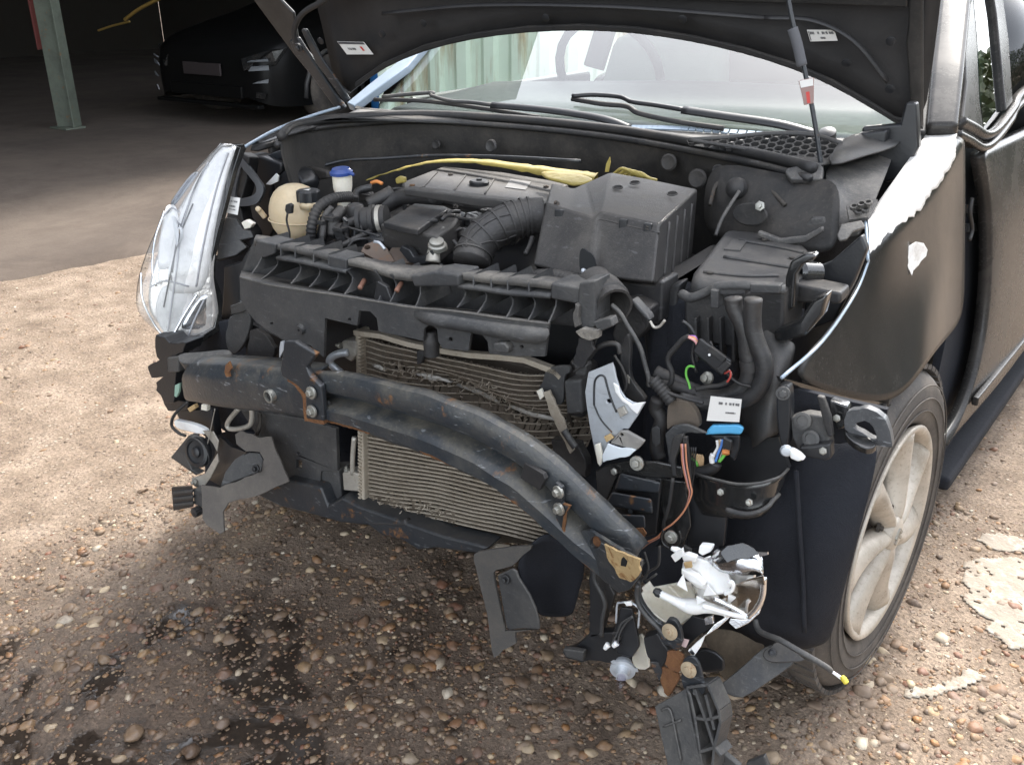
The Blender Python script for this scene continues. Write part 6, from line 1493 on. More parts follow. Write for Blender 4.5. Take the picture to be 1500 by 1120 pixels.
# crash can seen behind the torn beam end
cc = hullbox('crash_can', [V(u, v, Y=.24) for u, v in ((905, 690), (970, 700), (962, 782), (930, 790), (888, 730))], [V(u, v, Y=.40) for u, v in ((908, 690), (976, 700), (970, 780), (935, 786), (895, 728))], M['plastic3'], car, bevel=.004)
for (a, y) in (([(908, 692), (969, 706), (966, 722), (900, 717)], .222), ([(896, 720), (955, 730), (957, 752), (886, 740)], .20), ([(890, 752), (945, 754), (946, 772), (920, 788), (890, 770)], .185)):
    A_ = [V(u, v, Y=y) for u, v in a]; hullbox('can_step', A_, [V(u, v+1, Y=y+.03) for u, v in a], M['steel2'], cc, bevel=.004)
for u, v, y in ((931, 713, .218), (923, 749, .196)): lathe('step_hole', [(.0042, 0), (0, .0003)], V(u, v, Y=y), (0, -1, .1), M['interior'], cc, n=12)
slab('rust_patch', [(928, 774), (942, 772), (948, 780), (942, 790), (930, 784)], M['rust'], cc, th=.002, bevel=0, rag=1.5, Y=.178)
slab('mount_plate', [(872, 690), (886, 682), (916, 676), (960, 676), (998, 684), (1000, 700), (960, 700), (905, 694), (890, 730), (876, 740)], M['glossblack'], car, th=.006, bevel=.002, Y=.235)
slab('mount_plate', [(962, 700), (1004, 706), (1012, 770), (1000, 800), (968, 800), (972, 760)], M['glossblack'], car, th=.006, bevel=.002, Y=.25)
bolt(V(933, 678, Y=.228), (0, -1, .2), M['zinc'], car, .0115); bolt(V(983, 786, Y=.20), (0, -1, .1), M['zinc'], car, .010)
tube('bolt_tab', [V(983+14*math.cos(a), 786+16*math.sin(a), Y=.212) for a in np.linspace(-.6, 3.8, 12)], .002, M['glossblack'], car)
# cables
def wire(pts, y, r, m, name='wire', n=6, label=None):
    P = [V(u, v, Y=(y if len(q) == 0 else q[0])) for u, v, *q in pts]
    return tube(name, P, r, m, car, n=n, label=label)
wire([(896, 446), (908, 458), (918, 475), (930, 494), (939, 512), (944, 530), (950, 552), (952, 566)], .27, .0036, M['plastic2'], 'grey_cable')
hose('corrugated_sleeve', [V(u, v, Y=.265) for u, v in c8((585, 580), (620, 620), (660, 670), (690, 705))], .0095, M['rubber'], car, pitch=.006)
slab('brown_shield', rnd(c8((668, 705), (700, 695), (770, 705), (820, 760), (836, 840), (770, 850), (700, 832), (660, 850)), 3), mat('brown_rubber_shield', (.075, .06, .047), .7, dust=(.18, .14, .1), damt=.6, updust=.1), car, th=.012, bevel=.004, Y=.27)
slab('black_shield', c8((648, 880), (690, 840), (740, 830), (800, 845), (880, 880), (760, 880), (745, 900), (690, 1050), (700, 1110), (670, 1100), (660, 980)), M['plastic2'], car, th=.006, bevel=.002, rag=.8, Y=.25)
wire(c8((612, 690), (600, 740), (630, 800), (610, 880), (605, 960), (620, 1010)), .29, .011, M['rubber'], 'ribbed_duct', 12)
slab('scuffed_band', c8((575, 850), (600, 836), (622, 850), (624, 930), (600, 950), (580, 920)), M['plastic2'], car, th=.004, bevel=.001, Y=.276)
# plug and its coloured wires
pg = hullbox('cable_plug', [V(u, v, Y=.27) for u, v in c8((840, 352), (1020, 482), (958, 562), (800, 430))], [V(u, v, Y=.31) for u, v in c8((846, 350), (1022, 478), (962, 556), (806, 428))], M['plastic3'], car, bevel=.003, label='black rectangular plug with coloured wires at both ends')
slab('plug_latch', c8((900, 400), (985, 462), (965, 490), (880, 430)), M['plastic'], pg, th=.004, bevel=.001, Y=.266)
slab('plug_collar', c8((930, 520), (985, 480), (1012, 500), (960, 556)), M['plastic'], pg, th=.004, bevel=.001, Y=.266)
lathe('white_dot', [(.002, 0), (.0018, .001), (0, .0012)], V(*c8((893, 446))[0], Y=.2665), (0, -1, 0), M['white'], pg, n=10)
for i, nm in enumerate(('violet', 'orange', 'tan', 'pink')):
    wire(c8((778, 345+i*2), (812, 346+i*8), (826, 366+i*9)), .283-.002*i, .0016, M['w_'+nm])
wire(c8((782, 346), (745, 365), (708, 408), (672, 450), (668, 490), (688, 540), (686, 590), (670, 612)), .285, .0042, M['rubber'], 'black_sheath', 8)
wire(c8((812, 512), (785, 508), (768, 525), (766, 560), (780, 600), (788, 632)), .285, .0019, M['w_green'])
for i, nm in enumerate(('red', 'blue', 'orange', 'whitew')):
    wire(c8((975+i*8, 548-i*7), (1005+i*2, 535+i*4), (1008, 565), (990, 596)), .278+.003*i, .0016, M['w_'+nm])
wire(c8((992, 594), (950, 612), (880, 622), (820, 635)), .285, .0038, M['rubber'], 'black_sheath', 8)
lathe('grey_stud', [(.010, 0), (.010, .004), (.006, .008), (.006, .012), (0, .013)], V(*c8((886, 574))[0], Y=.32), (-.3, -1, .3), M['zinc'], car, n=16)
# main hoses out of the fuse box
wire(c8((1024, 135), (1030, 190), (1070, 270), (1095, 350), (1100, 430), (1112, 500), (1100, 590), (1040, 650), (950, 680), (820, 680)), .30, .0125, M['plastic'], 'main_loom', 14)
wire(c8((1134, 140), (1128, 220), (1132, 310), (1160, 400), (1185, 460), (1195, 540), (1170, 620), (1110, 680), (1030, 700), (850, 705), (740, 685)), .295, .0125, M['plastic'], 'main_loom', 14)
for u, v in c8((1112, 505), (1188, 480)):
    lathe('loom_tape', [(.0135, -.008), (.0138, 0), (.0135, .008)], V(u, v, Y=.299), (.25, 0, -1), M['rubber'], car, n=16)
wire(c8((560, 590), (640, 610), (740, 630), (830, 660), (920, 690)), .30, .009, M['rubber'], 'loom_branch', 10)
wire(c8((690, 690), (760, 700), (830, 715), (890, 720)), .295, .007, M['rubber'], 'loom_branch', 10)
wire(c8((600, 540), (680, 580), (760, 620), (840, 650)), .31, .011, M['rubber'], 'loom_branch', 10)
# white tag and blue clip
label_on('paper_label', c8((900, 672), (1070, 690), (1056, 814), (878, 806)), [(.3, .95, .18, .30, 'txt', M['ink']), (.55, .85, .58, .66, 'txt', M['ink'])], dict(Y=.262), car, lab='white paper tag with faint print above the blue clip')
bc = hullbox('blue_clip', [V(u, v, Y=.262) for u, v in c8((868, 884), (884, 856), (908, 830), (1050, 828), (1085, 846), (1066, 882), (1000, 878), (930, 880))], [V(u, v, Y=.30) for u, v in c8((872, 880), (888, 850), (912, 822), (1050, 820), (1085, 838), (1066, 876), (1000, 872), (930, 874))], M['blueclip'], car, bevel=.003, label='sky blue locking clip on a black connector')
hullbox('connector_body', [V(u, v, Y=.268) for u, v in c8((895, 884), (1062, 884), (1058, 960), (1030, 1030), (1000, 1000), (985, 930), (930, 915))], [V(u, v, Y=.30) for u, v in c8((900, 880), (1066, 880), (1062, 950), (1036, 1020), (1006, 990), (990, 926), (936, 910))], M['plastic3'], bc, bevel=.003)
for i, nm in enumerate(('whitew', 'tan', 'whitew', 'blue', 'black', 'whitew')):
    wire(c8((934+i*11, 908+abs(i-2)*3), (938+i*6, 950), (920+i*7, 985), (908+i*6, 1030)), .262+.003*(i % 3), .0021, M['w_'+nm])
for i in range(2): wire(c8((985+i*5, 970), (968+i*4, 1000), (945+i*4, 1030)), .262, .002, M['w_green'])
wire(c8((912, 990), (905, 1010), (908, 1036)), .258, .004, M['w_whitew'], 'taped_wires', 8)
lathe('orange_seal', [(.0055, 0), (.0055, .006), (.002, .007), (0, .007)], V(*c8((982, 968))[0], Y=.264), (.3, -.6, -.7), M['w_orange'], car, n=14)
wire(c8((930, 1035), (915, 1060), (880, 1080), (830, 1092)), .265, .0095, M['rubber'], 'black_sheath', 10)
for i in range(5): wire(c8((800+i*12, 985+i*2), (818+i*10, 1010), (832+i*6, 1050), (836+i*4, 1090)), .275, .0019, M['w_tan'])
tube('green_yellow_wire', [V(u, v, Y=.272) for u, v in c8((790, 1010), (820, 1030), (832, 1070))], .0018, M['w_green'], car)
for i, nm in enumerate(('copper', 'pink', 'black', 'copper')):
    wire([(998+i*2, 650), (1000+i*2, 680), (1007+i*1.5, 710), (1010+i, 724), (1002, 748), (986, 766), (972, 776), (966-i, 786), (950-i*2, 795), (940-i*3, 803)], .222-.003*i, .0014, M['w_'+nm])
for i in range(4): wire([(1010+i*3, 655), (1008+i*3, 690), (1006+i*2, 720)], .24, .0013, M['w_black'])
slab('connector_side', c8((690, 900), (745, 880), (752, 900), (705, 1020), (712, 1110), (690, 1115), (672, 1000)), M['plastic'], car, th=.008, bevel=.002, Y=.232)
# inner arch curve, dusty
rows = [[V(1098, 470, Y=.40), V(1120, 480, Y=.38), V(1150, 500, Y=.37), V(1172, 500, Y=.40)], [V(1090, 560, Y=.38), V(1112, 560, Y=.33), V(1136, 556, Y=.31), V(1150, 560, Y=.34)], [V(1080, 610, Y=.37), V(1104, 616, Y=.31), V(1128, 608, Y=.29), V(1145, 610, Y=.32)], [V(1092, 662, Y=.36), V(1108, 652, Y=.31), V(1124, 638, Y=.295), V(1142, 640, Y=.32)]]
sheet('inner_arch_skin', rows, m_cowl, car, th=.003, sub=2)
# fog lamp bucket
rim_ = [(1009, 690), (1030, 697), (1069, 707), (1092, 709), (1114, 707), (1132, 702), (1144, 697), (1155, 686)]
yb_ = [.27, .245, .225, .22, .22, .225, .24, .26]
r0_ = [V(u, v, Y=y) for (u, v), y in zip(rim_, yb_)]
r1_ = [V(u, v+24, Y=y+.002) for (u, v), y in zip([(1010, 690), (1034, 702), (1068, 716), (1092, 720), (1112, 718), (1128, 712), (1138, 704), (1146, 690)], yb_)]
r2_ = [V(u, v, Y=y-.004) for (u, v), y in zip([(1012, 730), (1040, 738), (1066, 744), (1090, 750), (1110, 748), (1126, 740), (1134, 730), (1142, 722)], yb_)]
r3_ = [V(u, v, Y=y+.01) for (u, v), y in zip([(1014, 750), (1040, 756), (1066, 758), (1090, 762), (1108, 760), (1122, 754), (1130, 746), (1138, 738)], yb_)]
bk_ = sheet('fog_lamp_bucket', [r0_, r1_, r2_, r3_], M['glossblack'], car, th=.004, sub=2, label='black cup of the missing fog lamp')
tube('bucket_rim', r0_, .0022, M['plastic2'], bk_)
tube('bucket_ridge', [p+Vector((0, -.004, 0)) for p in r2_[2:]], .0035, M['plastic2'], bk_)
slab('bucket_back', [(1010, 688), (1060, 640), (1140, 640), (1156, 686), (1140, 700), (1090, 710), (1050, 704)], M['plastic3'], car, th=.01, bevel=0, Y=.33)
slab('bucket_web', [(1010, 694), (1066, 708), (1064, 760), (1060, 800), (1008, 800), (1004, 730)], M['plastic3'], car, th=.01, bevel=.002, Y=.265)
# bracket under the wing
slab('wing_post', rnd([(1137, 572), (1146, 564), (1156, 568), (1158, 600), (1156, 640), (1152, 656), (1144, 654), (1138, 620)], 2), M['plastic3'], car, th=.02, bevel=.003, Y=.285)
bolt(V(1147, 576, Y=.28), (.2, -1, .2), M['plastic2'], car, .010)
slab('wing_shelf', [(1157, 612), (1182, 606), (1206, 610), (1213, 630), (1217, 650), (1217, 670), (1208, 674), (1172, 668), (1160, 640)], M['plastic2'], car, th=.02, bevel=.003, Y=.29)
slab('shelf_lip', [(1170, 655), (1216, 650), (1218, 671), (1210, 675), (1173, 668)], M['plastic3'], car, th=.02, bevel=.003, Y=.275)
for u, v in ((1176, 616), (1188, 642)): lathe('shelf_boss', [(.012, 0), (.012, .002), (.008, .003), (.0075, .001), (0, .001)], V(u, v, Y=.286), (0, -1, .3), M['plastic2'], car, n=18)
slab('wing_back', [(1150, 566), (1210, 580), (1300, 600), (1290, 640), (1230, 650), (1158, 640)], M['felt'], car, th=.01, bevel=0, Y=.34)
slab('wing_strap', [(1196, 580), (1206, 582), (1216, 610), (1220, 640), (1212, 640), (1204, 612)], M['plastic'], car, th=.01, bevel=.002, Y=.28)
slab('loop_bracket', rnd([(1240, 604), (1256, 600), (1271, 598), (1297, 614), (1307, 650), (1303, 655), (1283, 652), (1257, 642), (1237, 628)], 2), mat('scuffed_bracket', (.04, .042, .045), .4, dust=(.3, .3, .3), damt=.5, scratch=.6, updust=.2), car, th=.014, bevel=.002, Y=.30, holes=[rnd([(1249, 625), (1266, 616), (1279, 626), (1284, 645), (1264, 634)], 2)], label='black looped bracket sticking out under the wing')
slab('loop_bracket', rnd([(1240, 628), (1258, 632), (1276, 642), (1284, 652), (1270, 657), (1250, 648), (1238, 636)], 2), M['glossblack'], car, th=.012, bevel=.002, pl=T(1262, 642, .295, (0, -.4, 1)))
slab('wing_tie', [(1214, 586), (1240, 594), (1246, 606), (1236, 628), (1226, 630), (1216, 610)], M['glossblack'], car, th=.02, bevel=.003, Y=.315)
lathe('white_stop', [(.0065, -.004), (.009, 0), (.0065, .004), (0, .005)], V(1152, 660, Y=.255), (.2, -1, .1), M['alubright'], car, n=16)
slab('white_stop', [(1158, 656), (1172, 664), (1180, 672), (1170, 675), (1158, 670)], M['white'], car, th=.012, bevel=.003, rag=.8, Y=.255)

# ---------------- broken bottom corner
slab('lower_shroud', [(960, 800), (1004, 790), (1040, 800), (1060, 830), (1020, 860), (960, 870), (940, 850)], M['felt'], car, th=.02, bevel=0, Y=.30)
O1 = (680, 660); S1 = 3.5
def c1(*p): return px(O1, S1, p)
O2 = (840, 760); S2 = 3.11
def c2(*p): return px(O2, S2, p)
# splash board hanging below the condenser
spb = slab('splash_board', rnd(c1((50, 530), (130, 508), (345, 486), (300, 535), (245, 590), (160, 612), (152, 650), (170, 740), (208, 905), (225, 922), (380, 915), (262, 930), (266, 985), (200, 1020), (152, 1060), (132, 950), (118, 840), (88, 720), (60, 600)), 2), M['felt_grey'], car, th=.005, bevel=.002, Y=.225, label='grey fibre splash board hanging below the condenser')
slab('splash_flap', c1((168, 640), (245, 604), (268, 618), (278, 650), (335, 740), (366, 810), (382, 870), (386, 915), (300, 912), (232, 920), (214, 905)), M['plastic2'], spb, th=.006, bevel=.003, Y=.215)
bolt(V(*c1((212, 658))[0], Y=.211), (0, -1, .2), M['plastic3'], spb, .009)
rows = [[V(u, v, Y=y) for (u, v), y in zip(c1((345, 486), (420, 420), (500, 450), (630, 560)), (.228, .25, .28, .30))], [V(u, v, Y=y) for (u, v), y in zip(c1((250, 592), (400, 560), (500, 600), (600, 680)), (.228, .28, .32, .33))], [V(u, v, Y=y) for (u, v), y in zip(c1((340, 740), (430, 760), (510, 780), (575, 770)), (.225, .28, .32, .33))], [V(u, v, Y=y) for (u, v), y in zip(c1((388, 842), (440, 850), (520, 852), (562, 835)), (.225, .27, .31, .33))]]
sheet('splash_curve', rows, M['felt'], car, th=.004, sub=2, label='black curved inner splash panel')
# loose fog bracket bits under the beam end
slab('broken_leg', c1((640, 600), (690, 640), (720, 700), (720, 800), (690, 950), (640, 960), (640, 760)), M['plastic3'], car, th=.03, bevel=.003, rag=1, Y=.27)
slab('broken_leg', c1((640, 580), (690, 600), (770, 740), (745, 830), (715, 720), (660, 650)), M['plastic'], car, th=.01, bevel=.002, rag=1, Y=.24)
tube('pale_cable', [V(u, v, Y=.225) for u, v in c1((672, 595), (668, 660), (705, 735), (722, 790), (708, 870), (704, 950))], .0038, M['plastic2'], car)
slab('ground_bracket', ragged(c1((500, 1030), (560, 1010), (640, 940), (760, 930), (800, 1000), (860, 1080), (760, 1090), (640, 1075), (600, 1085), (520, 1060)), 1.2, 7), M['plastic3'], car, th=.02, bevel=.002, Y=.27)
slab('ground_bracket', c1((505, 1015), (612, 1030), (608, 1080), (520, 1055)), M['plastic2'], car, th=.012, bevel=.002, Y=.25)
# bulb holder with its wire bail
bh = hullbox('bulb_holder', [V(u, v, Y=.16) for u, v in c1((800, 800), (860, 805), (890, 940), (900, 1000), (860, 1060), (780, 1040), (762, 940))], [V(u, v, Y=.20) for u, v in c1((806, 796), (866, 800), (896, 936), (904, 996), (866, 1054), (786, 1034), (768, 936))], M['plastic3'], car, bevel=.003, label='black bulb holder with a wire bail dangling')
tube('wire_bail', [V(u, v, Y=.155) for u, v in c1((778, 880), (784, 790), (800, 778), (850, 776), (885, 796), (898, 820), (892, 905))], .0017, M['alubright'], bh)
slab('bail_clip', c1((820, 772), (856, 768), (864, 790), (836, 792)), M['white'], bh, th=.005, bevel=.001, rag=.8, Y=.152)
for pts in (((866, 850), (830, 880), (800, 930), (786, 985)), ((864, 846), (810, 880), (790, 920), (760, 985), (738, 1000))):
    tube('thin_cable', [V(u, v, Y=.15) for u, v in c1(*pts)], .0016, M['plastic2'], bh)
for pts in (((765, 1000), (782, 985)), ((722, 1012), (738, 992))):
    tube('white_terminal', [V(u, v, Y=.148) for u, v in c1(*pts)], .0045, M['white'], bh, rf=lambda t: .8+.3*t)
for k in range(3): slab('holder_fin', c1((760, 930+k*30), (800, 925+k*30), (800, 940+k*30), (756, 946+k*30)), M['plastic'], bh, th=.012, bevel=.001, Y=.155)
slab('cream_skirt', rnd(px(O2, S2, [(268, 615), (296, 530), (318, 545), (330, 610), (345, 675), (300, 684), (272, 660)]), 2), M['cream'], car, th=.006, bevel=.001, Y=.20)
# bulb
bu_c = V(912, 981, Y=.150); bd = Vector((.35, -.9, -.12)).normalized()
bulb = lathe('headlight_bulb', [(.0, -.016), (.013, -.016), (.0135, -.006), (.020, -.004), (.020, .0008), (.013, .0015), (.010, .008), (.0095, .013), (0, .014)], bu_c, bd, M['alubright'], car, n=28, label='round metal headlight bulb dangling near the ground')
lathe('bulb_glass', [(.0068, .013), (.0072, .029), (.006, .035), (.003, .039), (0, .0395)], bu_c, bd, glassmat('bulb_glass', (.9, .88, .95), .02), bulb, n=20)
a_, b__ = inplane(bu_c, bd)
for k in range(3):
    q = 2*math.pi*k/3+.5; vs, fs = [], []
    obox_geo(bu_c+(a_*math.cos(q)+b__*math.sin(q))*.0212, (a_*math.cos(q)+b__*math.sin(q))*.003, (b__*math.cos(q)-a_*math.sin(q))*.0035, bd*.0008, vs, fs)
    link('bulb_tab', fixn(mesh('bulb_tab', vs, fs)), M['alubright'], bulb)
# broken headlight
bl_ = empty('broken_headlight'); bl_.parent = car; bl_['label'] = 'smashed headlight of cream and white plastic with chrome shards, hanging low'
bowl = [[V(u, v, Y=y) for (u, v), y in zip(r, ys_)] for r, ys_ in (
    (c2((300, 332), (345, 318), (400, 310), (470, 295), (545, 282)), (.215, .22, .225, .23, .225)),
    (c2((318, 375), (370, 365), (420, 350), (490, 340), (558, 335)), (.205, .235, .25, .25, .23)),
    (c2((350, 415), (400, 410), (440, 400), (500, 385), (556, 380)), (.195, .225, .24, .24, .22)),
    (c2((400, 448), (430, 450), (470, 440), (510, 425), (545, 430)), (.190, .21, .22, .22, .21)),
    (c2((440, 478), (460, 482), (482, 480), (505, 462), (528, 448)), (.188, .195, .20, .20, .195)))]
sheet('cream_bowl', bowl, M['cream'], bl_, th=.003, sub=2)
tube('bowl_ridge', [V(u, v, Y=.225) for u, v in c2((430, 300), (480, 350), (500, 380))], .0025, M['cream'], bl_)
tube('white_strut', [V(u, v, Y=y) for (u, v), y in zip(c2((392, 338), (470, 375), (530, 395), (600, 400), (680, 420), (700, 432)), (.17, .175, .18, .18, .175, .17))], .0072, M['white'], bl_, n=10, rf=lambda t: .8+.9*math.exp(-((t-.45)/.2)**2))
lathe('strut_tip', [(.006, -.004), (.007, .002), (.004, .008), (0, .009)], V(*c2((388, 336))[0], Y=.17), (-1, -.2, .5), M['plastic3'], bl_, n=12)
wb_ = hullbox('white_block', [V(u, v, Y=y) for (u, v), y in zip(c2((492, 255), (498, 190), (560, 170), (640, 200), (700, 235), (725, 300), (715, 335), (650, 345), (560, 310)), (.18, .18, .185, .18, .175, .17, .17, .17, .175))], [V(u, v, Y=.225) for u, v in c2((500, 245), (506, 182), (566, 162), (646, 192), (706, 228), (730, 292), (718, 328), (654, 338), (566, 302))], M['white'], bl_, bevel=.004)
slab('white_fin', c2((490, 165), (515, 158), (560, 175), (552, 200), (500, 195)), M['white'], bl_, th=.01, bevel=.002, Y=.17)
slab('white_fin', c2((575, 118), (632, 128), (625, 150), (590, 165), (570, 150)), M['white'], bl_, th=.012, bevel=.002, rag=.8, Y=.185)
slab('white_fin', c2((490, 225), (560, 262), (600, 300), (585, 312), (520, 280), (490, 252)), M['white'], bl_, th=.012, bevel=.002, Y=.165)
lathe('white_pin', [(.004, -.008), (.005, 0), (.003, .008), (0, .009)], V(*c2((470, 140))[0], Y=.175), (-1, -.3, .2), M['white'], bl_, n=10)
slab('block_recess', c2((500, 200), (535, 195), (540, 222), (508, 226)), M['rust_pale'], bl_, th=.004, bevel=.001, Y=.163)
ch = [[V(u, v, Y=y) for (u, v), y in zip(r, ys_)] for r, ys_ in (
    (c2((600, 178), (650, 135), (700, 118), (760, 110), (820, 135), (862, 165)), (.19, .188, .186, .185, .182, .18)),
    (c2((620, 200), (668, 165), (720, 150), (770, 150), (820, 170), (864, 200)), (.175, .172, .17, .17, .17, .17)),
    (c2((640, 220), (690, 205), (735, 195), (780, 190), (825, 205), (862, 232)), (.170, .165, .16, .16, .165, .165)),
    (c2((665, 240), (705, 250), (745, 255), (790, 258), (830, 250), (868, 262)), (.172, .165, .162, .162, .165, .165)))]
sheet('chrome_shell', ch, M['chrome'], bl_, th=.003, sub=1)
cr = []
rr7 = random.Random(4)
for j in range(9):
    row = []
    for i in range(12):
        a0, b0_, c0, d0 = [Vector(q) for q in ((515, 170, 0), (850, 190, 0), (810, 440, 0), (560, 395, 0))]
        q = a0.lerp(b0_, i/11).lerp(d0.lerp(c0, i/11), j/8); u, v = q.x/3.11+840, q.y/3.11+760
        if j in (0, 8) or i in (0, 11): u += rr7.uniform(-3.5, 3.5); v += rr7.uniform(-3.5, 3.5)
        row.append(V(u, v, Y=.192+rr7.uniform(-.014, .014)))
    cr.append(row)
sheet('crumpled_shell', cr, mat('crumpled_silver', (.90, .89, .86), .22, .5, bump=.6, bscale=50), bl_, th=.002, sub=0)
for pts in ((500, 250, 470, 300, 520, 330), (705, 340, 740, 360, 700, 395), (610, 300, 650, 345, 590, 350), (760, 200, 800, 215, 770, 250), (560, 350, 600, 372, 560, 392)):
    slab('white_sliver', c2(*[(pts[k], pts[k+1]) for k in (0, 2, 4)]), M['white'], bl_, th=.003, bevel=.0005, pl=T(1050, 870, .166, (rr7.uniform(-.4, .4), -1, rr7.uniform(-.4, .6))))
slab('black_shell_top', ragged(c2((668, 150), (700, 120), (770, 108), (820, 132), (850, 158), (800, 178), (740, 185), (700, 200), (682, 175)), .8, 6), M['glossblack'], bl_, th=.004, bevel=.001, pl=T(1080, 805, .163, (.1, -1, .5)))
slab('mirror_plate', c2((655, 345), (720, 310), (790, 280), (865, 262), (872, 300), (862, 350), (830, 400), (790, 440), (700, 400), (640, 362)), mat('smoked_mirror', (.42, .38, .33), .10, 1.0, bump=.15, bscale=40, dust=(.2, .15, .1), damt=.3, updust=0), bl_, th=.003, bevel=.001, pl=T(1090, 870, .175, (.1, -1, -.55)))
tube('white_loop', [V(u, v, Y=.155) for u, v in c2((690, 340), (720, 325), (728, 300), (720, 285), (706, 290))], .003, M['white'], bl_)
tube('chrome_rib', [V(u, v, Y=.16) for u, v in c2((640, 362), (700, 388), (760, 420), (795, 442))], .0035, M['chrome'], bl_)
tube('chrome_rib', [V(u, v, Y=.16) for u, v in c2((795, 445), (838, 400), (862, 345), (868, 262))], .0042, M['chrome'], bl_)
tube('chrome_rib', [V(u, v, Y=.158) for u, v in c2((590, 395), (660, 415), (730, 435), (790, 446))], .004, M['white'], bl_)
slab('chrome_lip', c2((864, 330), (868, 380), (850, 425), (800, 470), (740, 500), (708, 470), (716, 450), (790, 452), (836, 408)), M['chrome'], bl_, th=.004, bevel=.001, rag=.6, pl=T(1085, 900, .165, (.1, -1, .3)))
slab('chrome_tab', c2((840, 150), (884, 152), (886, 162), (860, 168), (850, 178)), M['chrome'], bl_, th=.003, bevel=0, Y=.165)
slab('chrome_shard', c2((730, 430), (690, 448), (640, 480), (600, 528), (560, 560), (520, 598), (545, 622), (580, 575), (600, 535), (660, 495), (700, 460)), M['chrome'], bl_, th=.003, bevel=.001, pl=T(1020, 920, .165, (.2, -1, .2)))
slab('white_spear', c2((600, 528), (560, 562), (520, 600), (548, 626), (580, 580)), M['white'], bl_, th=.004, bevel=.001, Y=.158)
slab('black_strip', c2((540, 440), (610, 460), (640, 480), (560, 540), (510, 590), (480, 560), (490, 490)), M['plastic3'], bl_, th=.006, bevel=.001, Y=.185)
slab('pink_scrap', c2((498, 545), (526, 552), (512, 585), (488, 575)), mat('pink_sticker', (.6, .42, .40), .5), bl_, th=.002, bevel=0, Y=.165)
# rusty arm bolted below the beam end
ra = slab('rusty_arm', rnd(c2((284, 300), (296, 285), (300, 350), (330, 410), (385, 470), (415, 480), (430, 455), (462, 462), (485, 500), (495, 560), (470, 600), (440, 580), (400, 560), (378, 500), (320, 430), (292, 370)), 2), M['steel2'], car, th=.008, bevel=.002, Y=.15, label='black and rusty steel arm with two washers')
slab('rust_plate', ragged(c2((425, 604), (470, 600), (500, 622), (505, 660), (478, 700), (440, 690), (415, 660)), 1.3, 5), M['rust'], ra, th=.005, bevel=.001, Y=.152)
slab('rust_plate', ragged(c2((395, 665), (440, 685), (474, 700), (478, 730), (455, 770), (430, 808), (412, 790), (395, 735)), 1.3, 5), M['rust'], ra, th=.005, bevel=.001, pl=T(980, 1000, .158, (-.35, -1, .2)))
slab('bent_tab', ragged(c2((352, 650), (392, 655), (405, 700), (392, 742), (366, 690)), 1.2, 5), M['steel2'], ra, th=.004, bevel=.001, pl=T(960, 985, .16, (.5, -1, .1)))
slab('dark_bracket', ragged(c2((318, 540), (380, 520), (410, 570), (440, 610), (400, 680), (360, 660), (330, 610)), 1, 6), M['plastic3'], ra, th=.02, bevel=.002, Y=.165)
slab('lower_eye', rnd(c2((500, 640), (540, 625), (572, 660), (590, 730), (600, 790), (560, 800), (500, 770), (490, 700)), 2), M['steel2'], ra, th=.006, bevel=.002, Y=.145)
for (u, v), rr in zip(c2((440, 512), (526, 684)), (.0125, .0125)):
    lathe('washer', [(rr, 0), (rr, .002), (rr*.5, .003), (rr*.45, .006), (0, .007)], V(u, v, Y=.142), (-.1, -1, .15), mat('rusty_washer', (.34, .27, .18), .6, .3, rust=.3, rscale=60), ra, n=24)
tube('arm_strap', [V(u, v, Y=.148) for u, v in c2((292, 300), (288, 345), (300, 395), (340, 450), (390, 500), (420, 545))], .0035, M['plastic2'], ra)
tube('black_cable', [V(u, v, Y=.16) for u, v in c2((388, 205), (392, 120), (388, 205), (345, 240), (305, 285))], .002, M['rubber'], car)
# ribbed bumper bracket at the bottom edge of the picture
rb = empty('ribbed_bracket'); rb.parent = car; rb['label'] = 'grey ribbed plastic bumper bracket hanging at the bottom'
RBP = T(1000, 1040, .13, (-.15, -1, .25))
slab('flat_face', c2((368, 852), (436, 815), (515, 768), (535, 800), (556, 900), (572, 1010), (590, 1150), (440, 1180), (400, 1000)), M['plastic2'], rb, th=.004, bevel=.002, pl=RBP)
for pts in (((400, 870), (440, 870), (470, 1000), (490, 1100)), ((410, 945), (490, 915))):
    tube('face_seam', [VP(u, v, RBP['p0']-Vector((0, .004, 0)), Vector(RBP['n'])) for u, v in c2(*pts)], .0018, M['plastic2'], rb)
cells = c2((515, 768), (550, 775), (610, 755), (640, 800), (660, 860), (672, 920), (655, 960), (645, 1030), (670, 1080), (600, 1180), (590, 1150), (572, 1010), (556, 900), (535, 800))
p0_, n_ = plane_of(RBP)
slab('cell_back', cells, M['plastic3'], rb, th=.003, bevel=0, pl=dict(p0=p0_+Vector((0, .035, -.005)), n=n_))
def ribp(a, b_, d=.036, th=.0022):
    A_, B_ = [VP(u, v, p0_, n_) for u, v in c2(a, b_)]; nn_ = n_ if n_.y > 0 else -n_
    dd = (B_-A_).normalized(); sd = dd.cross(nn_).normalized()*th
    vs = [A_-sd, B_-sd, B_+sd, A_+sd]; vs += [p+nn_*d for p in vs]
    return link('rib', fixn(mesh('rib', vs, [(0, 1, 2, 3), (4, 5, 6, 7), (0, 1, 5, 4), (2, 3, 7, 6), (1, 2, 6, 5), (0, 3, 7, 4)])), M['plastic2'], rb, bevel=.0006)
